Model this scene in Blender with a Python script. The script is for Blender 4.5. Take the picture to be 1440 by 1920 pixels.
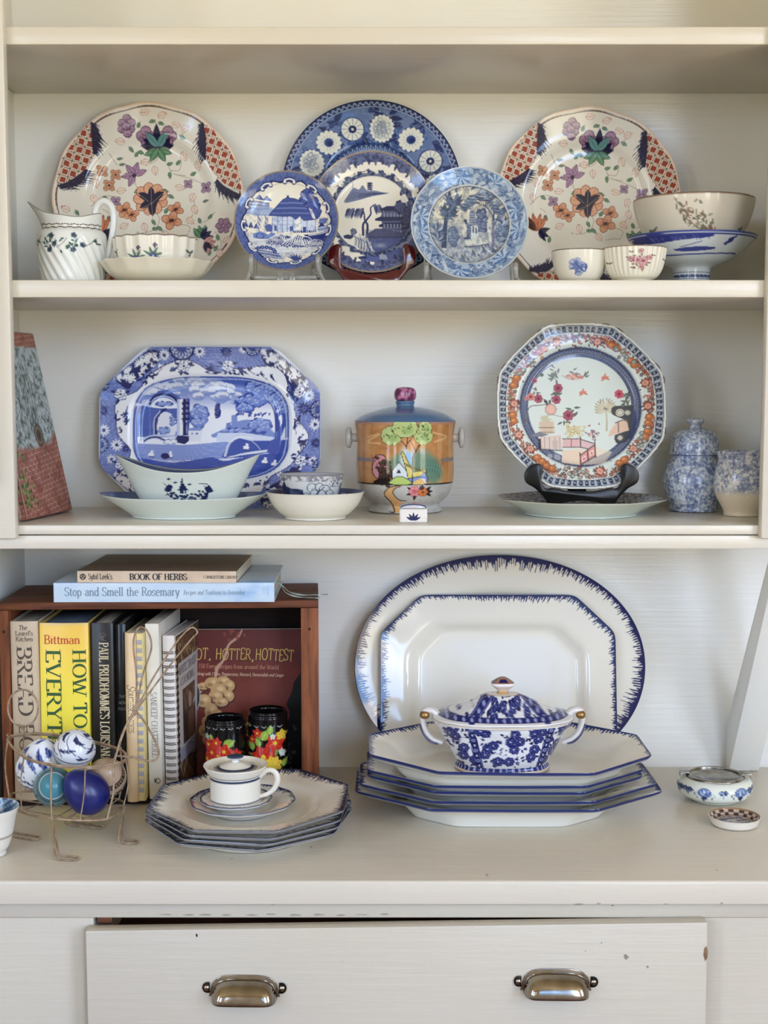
import bpy, bmesh, math, random
import numpy as np
from mathutils import Matrix, Vector
for _o in list(bpy.data.objects):
    bpy.data.objects.remove(_o)
SC = bpy.context.scene
COL = SC.collection
PI = math.pi
R = math.radians
sin, cos = math.sin, math.cos
rng = np.random.default_rng(7)
random.seed(7)

# ------------------------------------------------------------------ camera, sky, daylight, exposure
cam = bpy.data.cameras.new('camera')
cam.lens, cam.sensor_width, cam.clip_start = 46.9, 36.0, 0.05
camo = bpy.data.objects.new('camera', cam)
camo.location = (0.0, -1.84, 0.5262)
camo.rotation_euler = (R(90 - 5.158), 0, 0)
COL.objects.link(camo)
SC.camera = camo
SC.view_settings.view_transform = 'Standard'
SC.view_settings.look = 'None'
SC.view_settings.gamma = 1.0
SC.view_settings.use_curve_mapping = False
SC.view_settings.exposure = 0.0
SC.cycles.use_denoising = True
SC.cycles.max_bounces = 9
SC.cycles.diffuse_bounces = 5
SC.cycles.glossy_bounces = 4
SC.cycles.transmission_bounces = 8
SC.cycles.caustics_reflective = False
SC.cycles.caustics_refractive = False
SC.cycles.sample_clamp_indirect = 4.0

def make_world():
    w = bpy.data.worlds.new('sky'); SC.world = w; w.use_nodes = True
    nt = w.node_tree; nt.nodes.clear()
    def n(t, **k):
        x = nt.nodes.new(t)
        for a, b in k.items(): setattr(x, a, b)
        return x
    L = nt.links.new
    tc = n('ShaderNodeTexCoord')
    sep = n('ShaderNodeSeparateXYZ'); L(tc.outputs['Generated'], sep.inputs[0])
    ramp = n('ShaderNodeValToRGB'); L(sep.outputs['Z'], ramp.inputs[0])
    e = ramp.color_ramp.elements
    e[0].position = 0.0; e[0].color = (0.38, 0.62, 1.0, 1)
    e[1].position = 0.6; e[1].color = (0.16, 0.40, 0.98, 1)
    mp = n('ShaderNodeMapping'); mp.inputs['Scale'].default_value = (7, 7, 16)
    L(tc.outputs['Generated'], mp.inputs[0])
    no = n('ShaderNodeTexNoise'); no.inputs['Scale'].default_value = 1.6; no.inputs['Detail'].default_value = 7
    L(mp.outputs[0], no.inputs['Vector'])
    cr = n('ShaderNodeValToRGB'); L(no.outputs[0], cr.inputs[0])
    cr.color_ramp.elements[0].position = 0.53; cr.color_ramp.elements[1].position = 0.60
    mx = n('ShaderNodeMixRGB'); L(cr.outputs[0], mx.inputs[0]); L(ramp.outputs[0], mx.inputs[1])
    mx.inputs[2].default_value = (1.25, 1.17, 1.08, 1)
    gm = n('ShaderNodeMath', operation='GREATER_THAN'); gm.inputs[1].default_value = 0.05
    L(sep.outputs['Z'], gm.inputs[0])
    gx = n('ShaderNodeMixRGB'); L(gm.outputs[0], gx.inputs[0])
    gx.inputs[1].default_value = (0.46, 0.42, 0.32, 1); L(mx.outputs[0], gx.inputs[2])
    bg = n('ShaderNodeBackground'); bg.inputs[1].default_value = SKY
    L(gx.outputs[0], bg.inputs[0])
    out = n('ShaderNodeOutputWorld'); L(bg.outputs[0], out.inputs[0])
SKY = 16.8
make_world()
# the room: x -2.1..2.1, y -3.6..0, z -0.92..1.75; six windows (centre, width, height, which wall)
RX, RY, RZ0, RZ1 = 2.1, -3.6, -0.92, 1.75
WINDOWS = [('rear', 0.41, 0.60, 0.05, 1.40), ('rear', 1.12, 0.72, -0.10, 1.66), ('right', -2.60, 1.2, -0.10, 1.60), ('left', -2.60, 0.7, 0.10, 1.50), ('rear', -1.62, 0.50, 0.05, 1.40), ('rear', -0.68, 0.09, -0.20, 1.30)]
def portal(name, loc, rot, sx, sy):
    l = bpy.data.lights.new(name, 'AREA'); l.shape = 'RECTANGLE'; l.size, l.size_y = sx, sy
    l.cycles.is_portal = True
    o = bpy.data.objects.new(name, l); o.location = loc; o.rotation_euler = rot; COL.objects.link(o)
for wl, c, w, z0, z1 in WINDOWS:
    zc = (z0 + z1) / 2
    if wl == 'rear': portal('window_portal', (c, RY - .03, zc), (R(90), 0, 0), w, z1 - z0)
    if wl == 'right': portal('window_portal', (RX + .03, c, zc), (R(90), 0, R(90)), w, z1 - z0)
    if wl == 'left': portal('window_portal', (-RX - .03, c, zc), (R(90), 0, R(-90)), w, z1 - z0)

# ------------------------------------------------------------------ helpers: objects and meshes
def tag(o, label=None, cat=None, group=None, kind=None):
    if label: o['label'] = label
    if cat: o['category'] = cat
    if group: o['group'] = group
    if kind: o['kind'] = kind
    return o

def empty(name, loc=(0, 0, 0), rotz=0.0, label=None, cat=None, group=None):
    o = bpy.data.objects.new(name, None); COL.objects.link(o)
    o.empty_display_size = 0.02
    o.location = loc; o.rotation_euler = (0, 0, rotz)
    return tag(o, label, cat, group)

def mk(name, V, faces, mat, parent=None, angle=40, cols=None):
    V = np.asarray(V, dtype=np.float32).reshape(-1, 3)
    me = bpy.data.meshes.new(name)
    me.vertices.add(len(V)); me.vertices.foreach_set('co', V.ravel())
    fs = [np.asarray(f, dtype=np.int32) for f in faces if len(f)]
    fs = [f if f.ndim == 2 else f.reshape(1, -1) for f in fs]
    tot = sum(f.size for f in fs); nf = sum(len(f) for f in fs)
    me.loops.add(tot); me.polygons.add(nf)
    me.loops.foreach_set('vertex_index', np.concatenate([f.ravel() for f in fs]))
    cnt = np.concatenate([np.full(len(f), f.shape[1], dtype=np.int32) for f in fs])
    st = np.concatenate([[0], np.cumsum(cnt)[:-1]]).astype(np.int32)
    me.polygons.foreach_set('loop_start', st)
    me.polygons.foreach_set('loop_total', cnt)
    if cols is not None:
        a = me.color_attributes.new('Col', 'FLOAT_COLOR', 'POINT')
        c = np.ones((len(V), 4), dtype=np.float32); c[:, :3] = lin(np.asarray(cols))
        a.data.foreach_set('color', c.ravel())
    me.update(calc_edges=True); me.validate()
    if angle:
        me.shade_smooth()
        if angle < 180: me.set_sharp_from_angle(angle=R(angle))
    if mat: me.materials.append(mat)
    o = bpy.data.objects.new(name, me); COL.objects.link(o)
    if parent: o.parent = parent
    return o

def lin(c):
    c = np.clip(np.asarray(c, dtype=np.float64), 0, 1)
    return np.where(c <= .04045, c / 12.92, ((c + .055) / 1.055) ** 2.4)
def rgb(r, g=None, b=None):            # 0..255 sRGB
    if g is None: r, g, b = r
    return (r / 255, g / 255, b / 255)
def L3(c): return tuple(lin(np.array(rgb(c)))) + (1,)

def gridf(nu, nv, cu=False, cv=False, off=0, flip=False):
    iu = np.arange(nu if cu else nu - 1); iv = np.arange(nv if cv else nv - 1)
    a, b = np.meshgrid(iu, iv, indexing='ij'); a2, b2 = (a + 1) % nu, (b + 1) % nv
    q = np.stack([a * nv + b, a2 * nv + b, a2 * nv + b2, a * nv + b2], -1).reshape(-1, 4) + off
    return q[:, ::-1] if flip else q

def cat(pts, n=8, closed=False):        # Catmull-Rom
    P = np.asarray(pts, dtype=float)
    if len(P) < 3: return P
    if closed: Q = np.vstack([P[-1], P, P[0], P[1]])
    else: Q = np.vstack([2 * P[0] - P[1], P, 2 * P[-1] - P[-2]])
    t = np.linspace(0, 1, n, endpoint=False)[:, None]
    out = []
    for i in range(1, len(Q) - 2):
        p0, p1, p2, p3 = Q[i - 1], Q[i], Q[i + 1], Q[i + 2]
        out.append(.5 * (2 * p1 + (p2 - p0) * t + (2 * p0 - 5 * p1 + 4 * p2 - p3) * t ** 2 + (3 * p1 - p0 - 3 * p2 + p3) * t ** 3))
    out = np.vstack(out)
    return out if closed else np.vstack([out, P[-1]])

def tubeV(path, r, ns=8, closed=False, flat=1.0):
    P = np.asarray(path, dtype=float); n = len(P)
    rr = np.broadcast_to(np.asarray(r, dtype=float), (n,))
    T = np.gradient(P, axis=0)
    if closed: T = np.roll(P, -1, 0) - np.roll(P, 1, 0)
    T /= np.linalg.norm(T, axis=1)[:, None] + 1e-12
    N = np.zeros_like(P)
    a = np.array([0, 0, 1.0]) if abs(T[0][2]) < .9 else np.array([1.0, 0, 0])
    v = a - T[0] * a.dot(T[0]); N[0] = v / np.linalg.norm(v)
    for i in range(1, n):
        v = N[i - 1] - T[i] * N[i - 1].dot(T[i]); N[i] = v / (np.linalg.norm(v) + 1e-12)
    B = np.cross(T, N)
    th = np.linspace(0, 2 * PI, ns, endpoint=False)
    V = P[:, None] + rr[:, None, None] * (np.cos(th)[None, :, None] * N[:, None] * flat + np.sin(th)[None, :, None] * B[:, None])
    F = [gridf(n, ns, closed, True, flip=True)]
    if not closed:
        F += [np.arange(ns)[None, :], (np.arange(ns) + (n - 1) * ns)[None, ::-1]]
    return V.reshape(-1, 3), F

def merge(parts):
    Vs, Fs, off = [], {}, 0
    for V, F in parts:
        Vs.append(np.asarray(V).reshape(-1, 3))
        for f in F:
            f = np.asarray(f)
            f = f if f.ndim == 2 else f.reshape(1, -1)
            if len(f): Fs.setdefault(f.shape[1], []).append(f + off)
        off += len(Vs[-1])
    return np.vstack(Vs), [np.vstack(x) for x in Fs.values()]

def tube(name, path, r, mat, parent=None, ns=8, closed=False, sm=0, flat=1.0):
    if sm: path = cat(path, sm, closed)
    V, F = tubeV(path, r, ns, closed, flat)
    return mk(name, V, F, mat, parent, 180)

def from_bm(name, bm, mat, parent=None, angle=35):
    me = bpy.data.meshes.new(name); bm.to_mesh(me); bm.free()
    if angle:
        me.shade_smooth(); me.set_sharp_from_angle(angle=R(angle))
    if mat: me.materials.append(mat)
    o = bpy.data.objects.new(name, me); COL.objects.link(o)
    if parent: o.parent = parent
    return o

def box(name, x0, x1, y0, y1, z0, z1, mat, parent=None, bev=.0012, seg=2):
    bm = bmesh.new()
    bmesh.ops.create_cube(bm, size=1)
    for v in bm.verts:
        v.co = Vector(((x0 + x1) / 2 + v.co.x * (x1 - x0), (y0 + y1) / 2 + v.co.y * (y1 - y0), (z0 + z1) / 2 + v.co.z * (z1 - z0)))
    if bev: bmesh.ops.bevel(bm, geom=bm.edges[:], offset=bev, segments=seg, affect='EDGES', profile=.5)
    return from_bm(name, bm, mat, parent)

def prism(name, pts, h0, h1, axis, mat, parent=None, bev=.001):
    # polygon pts (2-D) extruded from h0 to h1 along axis 'x' (pts = y,z) / 'y' (pts = x,z) / 'z' (pts = x,y)
    f = {'x': lambda p, h: (h, p[0], p[1]), 'y': lambda p, h: (p[0], h, p[1]), 'z': lambda p, h: (p[0], p[1], h)}[axis]
    bm = bmesh.new()
    a = [bm.verts.new(f(p, h0)) for p in pts]; b = [bm.verts.new(f(p, h1)) for p in pts]
    bm.faces.new(a); bm.faces.new(b[::-1])
    for i in range(len(pts)):
        j = (i + 1) % len(pts); bm.faces.new((a[i], b[i], b[j], a[j]))
    bmesh.ops.recalc_face_normals(bm, faces=bm.faces[:])
    if bev:
        ed = [e for e in bm.edges if len(e.link_faces) == 2 and (len(e.link_faces[0].verts) > 4 or len(e.link_faces[1].verts) > 4 or e.calc_face_angle(0) > .5)]
        bmesh.ops.bevel(bm, geom=ed, offset=bev, segments=2, affect='EDGES', profile=.5)
    return from_bm(name, bm, mat, parent)

def lathe(name, prof, mat, parent=None, ns=64, mod=None, rows=0, rs=1.0, sm=0, ex=1.0, ey=1.0, base=None, angle=40, paint=None, loc=(0, 0, 0)):
    # prof: (r, z) from outside foot up over the rim and down inside; mod(th, z, r, i) -> (x, y, z)
    P = np.asarray(prof, dtype=float)
    if rows:            # even spacing: `rows` rings outside, a quarter of that inside
        P = cat(P, 10); k = P[:, 1].argmax(); L = np.concatenate([[0], np.cumsum(np.hypot(*(np.diff(P, axis=0) * (rs, 1)).T))])
        S = np.concatenate([np.linspace(0, L[k], rows), np.linspace(L[k], L[-1], max(8, rows // 4))[1:]]); P = np.stack([np.interp(S, L, P[:, 0]), np.interp(S, L, P[:, 1])], 1)
    elif sm: P = cat(P, sm)
    th = np.linspace(0, 2 * PI, ns, endpoint=False)
    rr, tt = np.meshgrid(P[:, 0], th, indexing='ij'); zz = np.repeat(P[:, 1][:, None], ns, 1)
    if mod is None:
        X, Y, Z = rr * np.cos(tt) * ex, rr * np.sin(tt) * ey, zz
    else:
        X, Y, Z = mod(tt, zz, rr, np.linspace(0, 1, len(P))[:, None] + 0 * tt)
    V = np.stack([X, Y, Z], -1).reshape(-1, 3) + np.array(loc)
    F = [gridf(len(P), ns, False, True, flip=True)]
    n0 = len(V)
    ext = []
    if P[0, 0] > 1e-6:
        ext.append(V[:ns].mean(0)); F.append(np.stack([np.full(ns, n0), np.roll(np.arange(ns), -1), np.arange(ns)], -1))
    if P[-1, 0] > 1e-6:
        k = (len(P) - 1) * ns
        ext.append(V[k:k + ns].mean(0)); F.append(np.stack([np.full(ns, n0 + len(ext) - 1), k + np.arange(ns), k + np.roll(np.arange(ns), -1)], -1))
    V = np.vstack([V] + [e[None] for e in ext]) if ext else V
    cols = None
    if paint is not None:
        idx = np.concatenate([np.repeat(np.arange(len(P)), ns), [0] * len(ext)])
        cols = paint(V - np.array(loc), idx, P)
    return mk(name, V, F, mat, parent, angle, cols)

# ------------------------------------------------------------------ helpers: materials
def principled(name, col=(.8, .8, .8, 1), rough=.4, metal=0.0, **kw):
    m = bpy.data.materials.new(name); m.use_nodes = True
    nt = m.node_tree; b = nt.nodes['Principled BSDF']
    b.inputs['Base Color'].default_value = col; b.inputs['Roughness'].default_value = rough; b.inputs['Metallic'].default_value = metal
    for k, v in kw.items(): b.inputs[k].default_value = v
    return m, nt, b

def noise_node(nt, scale, detail=4, vec_scale=None, rough=.55):
    tc = nt.nodes.new('ShaderNodeTexCoord'); mp = nt.nodes.new('ShaderNodeMapping')
    mp.inputs['Scale'].default_value = vec_scale or (1, 1, 1)
    nt.links.new(tc.outputs['Object'], mp.inputs[0])
    n = nt.nodes.new('ShaderNodeTexNoise'); n.inputs['Scale'].default_value = scale
    n.inputs['Detail'].default_value = detail; n.inputs['Roughness'].default_value = rough
    nt.links.new(mp.outputs[0], n.inputs['Vector'])
    return n
def ramp_node(nt, src, stops):
    r = nt.nodes.new('ShaderNodeValToRGB'); nt.links.new(src, r.inputs[0])
    e = r.color_ramp.elements
    while len(e) < len(stops): e.new(.5)
    for x, (p, c) in zip(e, stops): x.position = p; x.color = c
    return r
def bump(nt, b, src, strength, dist=.001):
    n = nt.nodes.new('ShaderNodeBump'); n.inputs['Strength'].default_value = strength; n.inputs['Distance'].default_value = dist
    nt.links.new(src, n.inputs['Height']); nt.links.new(n.outputs[0], b.inputs['Normal'])
    return n

def mat_noisy(name, c1, c2, scale=20, vs=None, rough=.5, bumps=.3, bdist=.001, detail=5, lo=.3, hi=.7, metal=0, **kw):
    m, nt, b = principled(name, L3(c1), rough, metal, **kw)
    n = noise_node(nt, scale, detail, vs)
    r = ramp_node(nt, n.outputs[0], [(lo, L3(c1)), (hi, L3(c2))])
    nt.links.new(r.outputs[0], b.inputs['Base Color'])
    if bumps: bump(nt, b, n.outputs[0], bumps, bdist)
    return m

def mat_paint(name, c, rough, stroke, chips=0.0, warm=(225, 214, 186)):
    # old brushed household paint: streaky brush relief, faint yellowing, optional small chips
    m, nt, b = principled(name, L3(c), rough)
    st = noise_node(nt, 1.0, 3, stroke)
    lg = noise_node(nt, 5.0, 3)
    r = ramp_node(nt, lg.outputs[0], [(.35, L3(c)), (.8, L3(warm))])
    r.color_ramp.elements[1].color = tuple(.6 * x + .4 * y for x, y in zip(L3(warm), L3(c)))
    src = r.outputs[0]
    if chips:
        ch = noise_node(nt, 34, 4)
        cr = ramp_node(nt, ch.outputs[0], [(chips, (0, 0, 0, 1)), (chips + .015, (1, 1, 1, 1))])
        mx = nt.nodes.new('ShaderNodeMixRGB'); nt.links.new(cr.outputs[0], mx.inputs[0]); nt.links.new(src, mx.inputs[1])
        mx.inputs[2].default_value = L3((150, 132, 108)); src = mx.outputs[0]
    nt.links.new(src, b.inputs['Base Color'])
    lp = noise_node(nt, 60, 3)
    ad = nt.nodes.new('ShaderNodeMath'); ad.operation = 'MULTIPLY_ADD'; ad.inputs[1].default_value = .35
    nt.links.new(lp.outputs[0], ad.inputs[0]); nt.links.new(st.outputs[0], ad.inputs[2])
    bump(nt, b, ad.outputs[0], .42, .0012)
    return m

def mat_vcol(name, rough=.08, wob=.05, wscale=45, spec=.36, coat=0.0):
    m, nt, b = principled(name, (1, 1, 1, 1), rough)
    a = nt.nodes.new('ShaderNodeAttribute'); a.attribute_name = 'Col'
    nt.links.new(a.outputs['Color'], b.inputs['Base Color'])
    b.inputs['Specular IOR Level'].default_value = spec
    b.inputs['Coat Weight'].default_value = coat
    if wob:
        n = noise_node(nt, wscale, 2); bump(nt, b, n.outputs[0], wob, .002)
    return m

M_WALL = mat_paint('painted_board', (230, 229, 222), .30, (6, 60, 150), 0, (229, 223, 206))
M_SHELF = mat_paint('shelf_paint', (218, 212, 198), .28, (5, 90, 90), .0, (216, 207, 184))
M_FRONT = mat_paint('drawer_paint', (196, 186, 166), .38, (7, 60, 120), 0, (190, 179, 156))
M_CHIP = mat_paint('worn_paint', (208, 198, 178), .30, (6, 60, 90), .735, (202, 192, 172))
M_GLAZE = mat_vcol('painted_glaze')
M_GLAZE2 = mat_vcol('soft_glaze', .14, .08, 60)
M_PRINT = mat_vcol('printed_card', .42, 0, spec=.22)
def glaze(name, c, rough=.09, c2=None):
    return mat_noisy(name, c, c2 or tuple(int(x * .955) for x in c), 14, None, rough, .04, .002, 3)
M_CREAM = glaze('cream_glaze', (232, 226, 208))
M_CELADON = glaze('celadon_glaze', (208, 220, 212))
M_SILVER = mat_noisy('silver', (190, 186, 176), (120, 112, 100), 60, None, .25, .1, .0005, 3, metal=1)
M_STEEL = mat_noisy('aged_nickel', (168, 160, 148), (120, 110, 96), 30, None, .12, .03, .0005, 3, metal=1)
M_DARKSTEEL = mat_noisy('dark_nickel', (70, 64, 58), (40, 36, 32), 40, None, .25, .05, .0005, 3, metal=1)
M_WOOD = mat_noisy('crate_wood', (122, 70, 42), (56, 30, 20), 3.0, (4, 40, 40), .62, .5, .0012, 8, .3, .75, **{'Specular IOR Level': .25})
M_WOODV = mat_noisy('crate_wood_upright', (150, 88, 52), (70, 38, 24), 3.0, (40, 40, 4), .62, .5, .0012, 8, .3, .75, **{'Specular IOR Level': .25})
M_BLACKWOOD = mat_noisy('black_lacquer', (8, 8, 8), (14, 13, 12), 20, None, .28, .05, .001, **{'Specular IOR Level': .3})
M_REDWOOD = mat_noisy('red_lacquer', (92, 12, 16), (64, 8, 12), 20, None, .12, .05, .001)
M_WIRE = mat_noisy('rusty_wire', (176, 152, 124), (118, 92, 66), 120, None, .5, .3, .0006, 4)
M_PAGES = mat_noisy('page_edges', (222, 212, 190), (196, 184, 158), 1.0, (3, 3, 900), .8, .5, .0006, 2)
M_INK = principled('black_ink', L3((40, 36, 36)), .5)[0]
def acrylic():
    m, nt, b = principled('clear_acrylic', (.96, .96, .92, 1), .06)
    b.inputs['Transmission Weight'].default_value = .82; b.inputs['IOR'].default_value = 1.46
    return m
M_ACRYL = acrylic()
# ------------------------------------------------------------------ the room behind the camera
M_PLASTER = mat_noisy('room_plaster', (232, 219, 192), (224, 210, 182), 6, None, .8, .2)
M_CEIL = mat_noisy('ceiling_paint', (232, 224, 206), (224, 216, 198), 6, None, .8, .1)
M_FLOOR = mat_noisy('floor_boards', (150, 104, 62), (104, 68, 40), 4, (2, 14, 2), .4, .2)
M_SASH = mat_paint('sash_paint', (228, 224, 212), .35, (20, 20, 20))
def st(o): return tag(o, kind='structure')
def wall_with_holes(name, axis, p0, p1, lo, hi, holes):
    # a slab from p0 to p1 across `axis`, spanning lo..hi along the wall, with openings (a0, a1, z0, z1)
    parts, u = [], lo
    for a0, a1, z0, z1 in sorted(holes):
        parts += [(u, a0, RZ0, RZ1), (a0, a1, RZ0, z0), (a0, a1, z1, RZ1)]; u = a1
    parts.append((u, hi, RZ0, RZ1))
    bm = bmesh.new()
    for u0, u1, w0, w1 in parts:
        r = bmesh.ops.create_cube(bm, size=1)
        for v in r['verts']:
            u = (u0 + u1) / 2 + v.co.x * (u1 - u0); d = (p0 + p1) / 2 + v.co.y * (p1 - p0); z = (w0 + w1) / 2 + v.co.z * (w1 - w0)
            v.co = Vector((u, d, z)) if axis == 'y' else Vector((d, u, z))
    return st(from_bm(name, bm, M_PLASTER))
HO = {k: [(c - w / 2, c + w / 2, z0, z1) for wl, c, w, z0, z1 in WINDOWS if wl == k] for k in ('rear', 'right', 'left')}
wall_with_holes('wall_rear', 'y', RY - .12, RY, -RX - .12, RX + .12, HO['rear'])
wall_with_holes('wall_right', 'x', RX, RX + .12, RY, 0, HO['right'])
wall_with_holes('wall_left', 'x', -RX - .12, -RX, RY, 0, HO['left'])
for i, (wl, c, w, z0, z1) in enumerate(WINDOWS):
    a0, a1 = c - w / 2, c + w / 2
    ax, p = {'rear': ('y', RY - .06), 'right': ('x', RX + .06), 'left': ('x', -RX - .06)}[wl]
    win = st(empty('window_%d' % (i + 1)))
    def bar(n, u0, u1, w0, w1, t=.02):
        if ax == 'y': box(n, u0, u1, p - t, p + t, w0, w1, M_SASH, win, .002)
        else: box(n, p - t, p + t, u0, u1, w0, w1, M_SASH, win, .002)
    if i == 0:          # an added, unseen tinted sheet dims this window and its reflection
        ms = bpy.data.materials.new('window_dimmer'); ms.use_nodes = True; ms.node_tree.nodes.clear()
        tb = ms.node_tree.nodes.new('ShaderNodeBsdfTransparent'); tb.inputs[0].default_value = (.42, .48, .55, 1); om = ms.node_tree.nodes.new('ShaderNodeOutputMaterial'); ms.node_tree.links.new(tb.outputs[0], om.inputs[0])
        box('dimmer_sheet', a0 + .03, a1 - .03, p + .004, p + .005, z0 + .035, z1 - .03, ms, win, 0)
    sw = .03 if w > .2 else .012
    bar('sash_stile', a0, a0 + sw, z0, z1); bar('sash_stile', a1 - sw, a1, z0, z1)
    bar('sash_rail', a0 + sw, a1 - sw, z0, z0 + .035); bar('sash_rail', a0 + sw, a1 - sw, z1 - .03, z1)
    if w > .2 and wl != 'rear': bar('meeting_rail', a0 + sw, a1 - sw, (z0 + z1) / 2 - .015, (z0 + z1) / 2 + .015)
# a pale neighbouring house beyond the garden, what the rear window looks out on
M_HOUSE = mat_noisy('house_render', (206, 194, 170), (190, 178, 154), 3, None, .9, .1)
st(prism('exterior', [(-2.6, -2.2), (1.9, -2.2), (1.9, 1.05), (.25, 2.05), (-2.6, 1.35)], -12.5, -9.0, 'y', M_HOUSE, None, .01))
st(box('floor', -RX - .12, RX + .12, RY - .12, .02, RZ0 - .06, RZ0, M_FLOOR, bev=0))
st(box('ceiling', -RX - .12, RX + .12, RY - .12, .02, RZ1, RZ1 + .06, M_CEIL, bev=0))
st(box('wall_back', -RX - .12, RX + .12, 0, .06, RZ0, RZ1, M_WALL, bev=0))

# ------------------------------------------------------------------ the built-in hutch
SH1, SH2, SH3 = .9460, .6568, .3675      # shelf tops
YF = -.256                               # shelf fronts
hutch = empty('built_in_hutch', (0, 0, RZ0), 0, 'white painted built-in hutch with open shelves over a counter and drawer', 'hutch')
hz = -RZ0
def hb(n, x0, x1, y0, y1, z0, z1, m=M_SHELF, bev=.002, seg=2): return box(n, x0, x1, y0, y1, z0 + hz, z1 + hz, m, hutch, bev, seg)
hb('shelf', -.497, .518, YF, -.0005, .9255, SH1)
hb('shelf', -.497, .518, YF, -.0005, .6362, SH2)
hb('shelf', -.497, .518, YF, -.0005, .3560, SH3)
hb('shelf_rail', -.497, .518, YF + .0025, YF + .022, .3385, .3548, M_SHELF, .0015)
hb('side_panel', -.512, -.498, YF + .002, -.0005, .3385, 1.5, M_WALL)
hb('side_panel', .519, .533, YF + .002, -.0005, .3385, 1.5, M_WALL)
hb('stile', -.62, -.4362, YF - .012, YF + .004, .352, 1.5, M_SHELF, .003)
hb('stile', .4468, .62, YF - .012, YF + .004, .352, 1.5, M_SHELF, .003)
hb('lower_side_panel', -.512, -.4985, -.25, -.0005, .0005, .3380, M_WALL)
hb('cupboard_door', -.66, -.4575, YF - .034, YF - .0135, .42, 1.5, M_SHELF, .003)
# diagonal brace from the counter at the wall up to the front of the lowest shelf
pr = prism('brace', [(-.0008, .0005 + hz), (-.024, .0005 + hz), (YF + .024, .3380 + hz), (YF + .055, .3380 + hz), (-.0008, .055 + hz)], .4795, .5215, 'x', M_WALL, hutch, .0015)
# counter top, face frame, drawer
hb('countertop', -1.0, 1.0, -.442, -.0005, -.0275, 0, M_CHIP, .003, 3)
hb('top_rail', -1.0, 1.0, -.428, -.40, -.0465, -.028, M_FRONT, .001)
hb('face_stile', -1.0, -.3175, -.4275, -.40, -.60, -.0467, M_FRONT, .0012)
hb('face_stile', .3395, 1.0, -.4275, -.40, -.60, -.0467, M_FRONT, .0012)
hb('drawer_box', -.306, .328, -.419, -.03, -.30, -.085, M_WOOD, .001)
hb('drawer_runner', -.3145, -.298, -.424, -.06, -.0535, -.0475, M_WOOD, .0005)
hb('cabinet_carcass', -.98, .98, -.39, -.002, -.90, -.58, M_WOOD, .001)
dr = prism('drawer', [(-.3225, -.0540 + hz), (.3495, -.0445 + hz), (.3505, -.33 + hz), (-.3215, -.34 + hz)], -.446, -.4285, 'y', M_FRONT, hutch, .0016)
def chip(name, pts, y, m, par):
    return prism(name, [(x, z + hz) for x, z in pts], y, y + .0006, 'y', m, par, 0)
M_BARE = mat_noisy('bare_wood', (160, 126, 92), (122, 90, 62), 90, None, .8, .3)
M_NAIL = mat_noisy('dark_hole', (28, 24, 20), (48, 40, 34), 90, None, .8, .3)
chip('paint_chip', [(.3462, -.073), (.3488, -.071), (.3502, -.0765), (.3498, -.084), (.3474, -.0875), (.3455, -.081)], -.4464, M_BARE, hutch)
chip('nail_hole', [(-.2032, -.057), (-.2014, -.0575), (-.2015, -.0605), (-.2031, -.0600)], -.4464, M_NAIL, hutch)
chip('paint_chip', [(.245, -.0280), (.254, -.0275), (.2525, -.0315), (.249, -.0335), (.2475, -.0310)], -.4284, M_BARE, hutch)
hb('lower_panel', -.3165, .3385, -.4275, -.40, -.60, -.345, M_FRONT, .0012)
M_SCUFF = mat_noisy('grey_scuff', (138, 126, 108), (168, 156, 138), 90, None, .7, .2)
_g = np.random.default_rng(21)
def scuff(cx, cz, w, h, y, m):
    a = np.linspace(0, 2 * PI, 9)[:-1]; r = .55 + .45 * _g.random(8)
    chip('paint_chip', [(cx + w * q * cos(t), cz + h * q * sin(t)) for t, q in zip(a, r)][::-1], y, m, hutch)
for k in range(11): scuff(-.245 + .024 * k + .008 * _g.random(), -.0435 + .0012 * _g.random(), .005 + .005 * _g.random(), .0008 + .0006 * _g.random(), -.4284, M_SCUFF)
for x, z, w, h in ((.262, -.083, .0035, .004), (.285, -.094, .002, .0022), (.218, -.076, .0012, .001), (.235, -.067, .001, .0012), (-.045, -.088, .001, .0008), (-.14, -.060, .0006, .0005)): scuff(x, z, w, h, -.4463, M_SCUFF)
for x, z, w, h in ((-.12, -.0262, .005, .0010), (.21, -.0258, .007, .0012), (.232, -.0250, .003, .0014), (.305, -.0256, .004, .0010), (.365, -.0245, .002, .0012)): scuff(x, z, w, h, -.4424, M_SCUFF)
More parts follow.
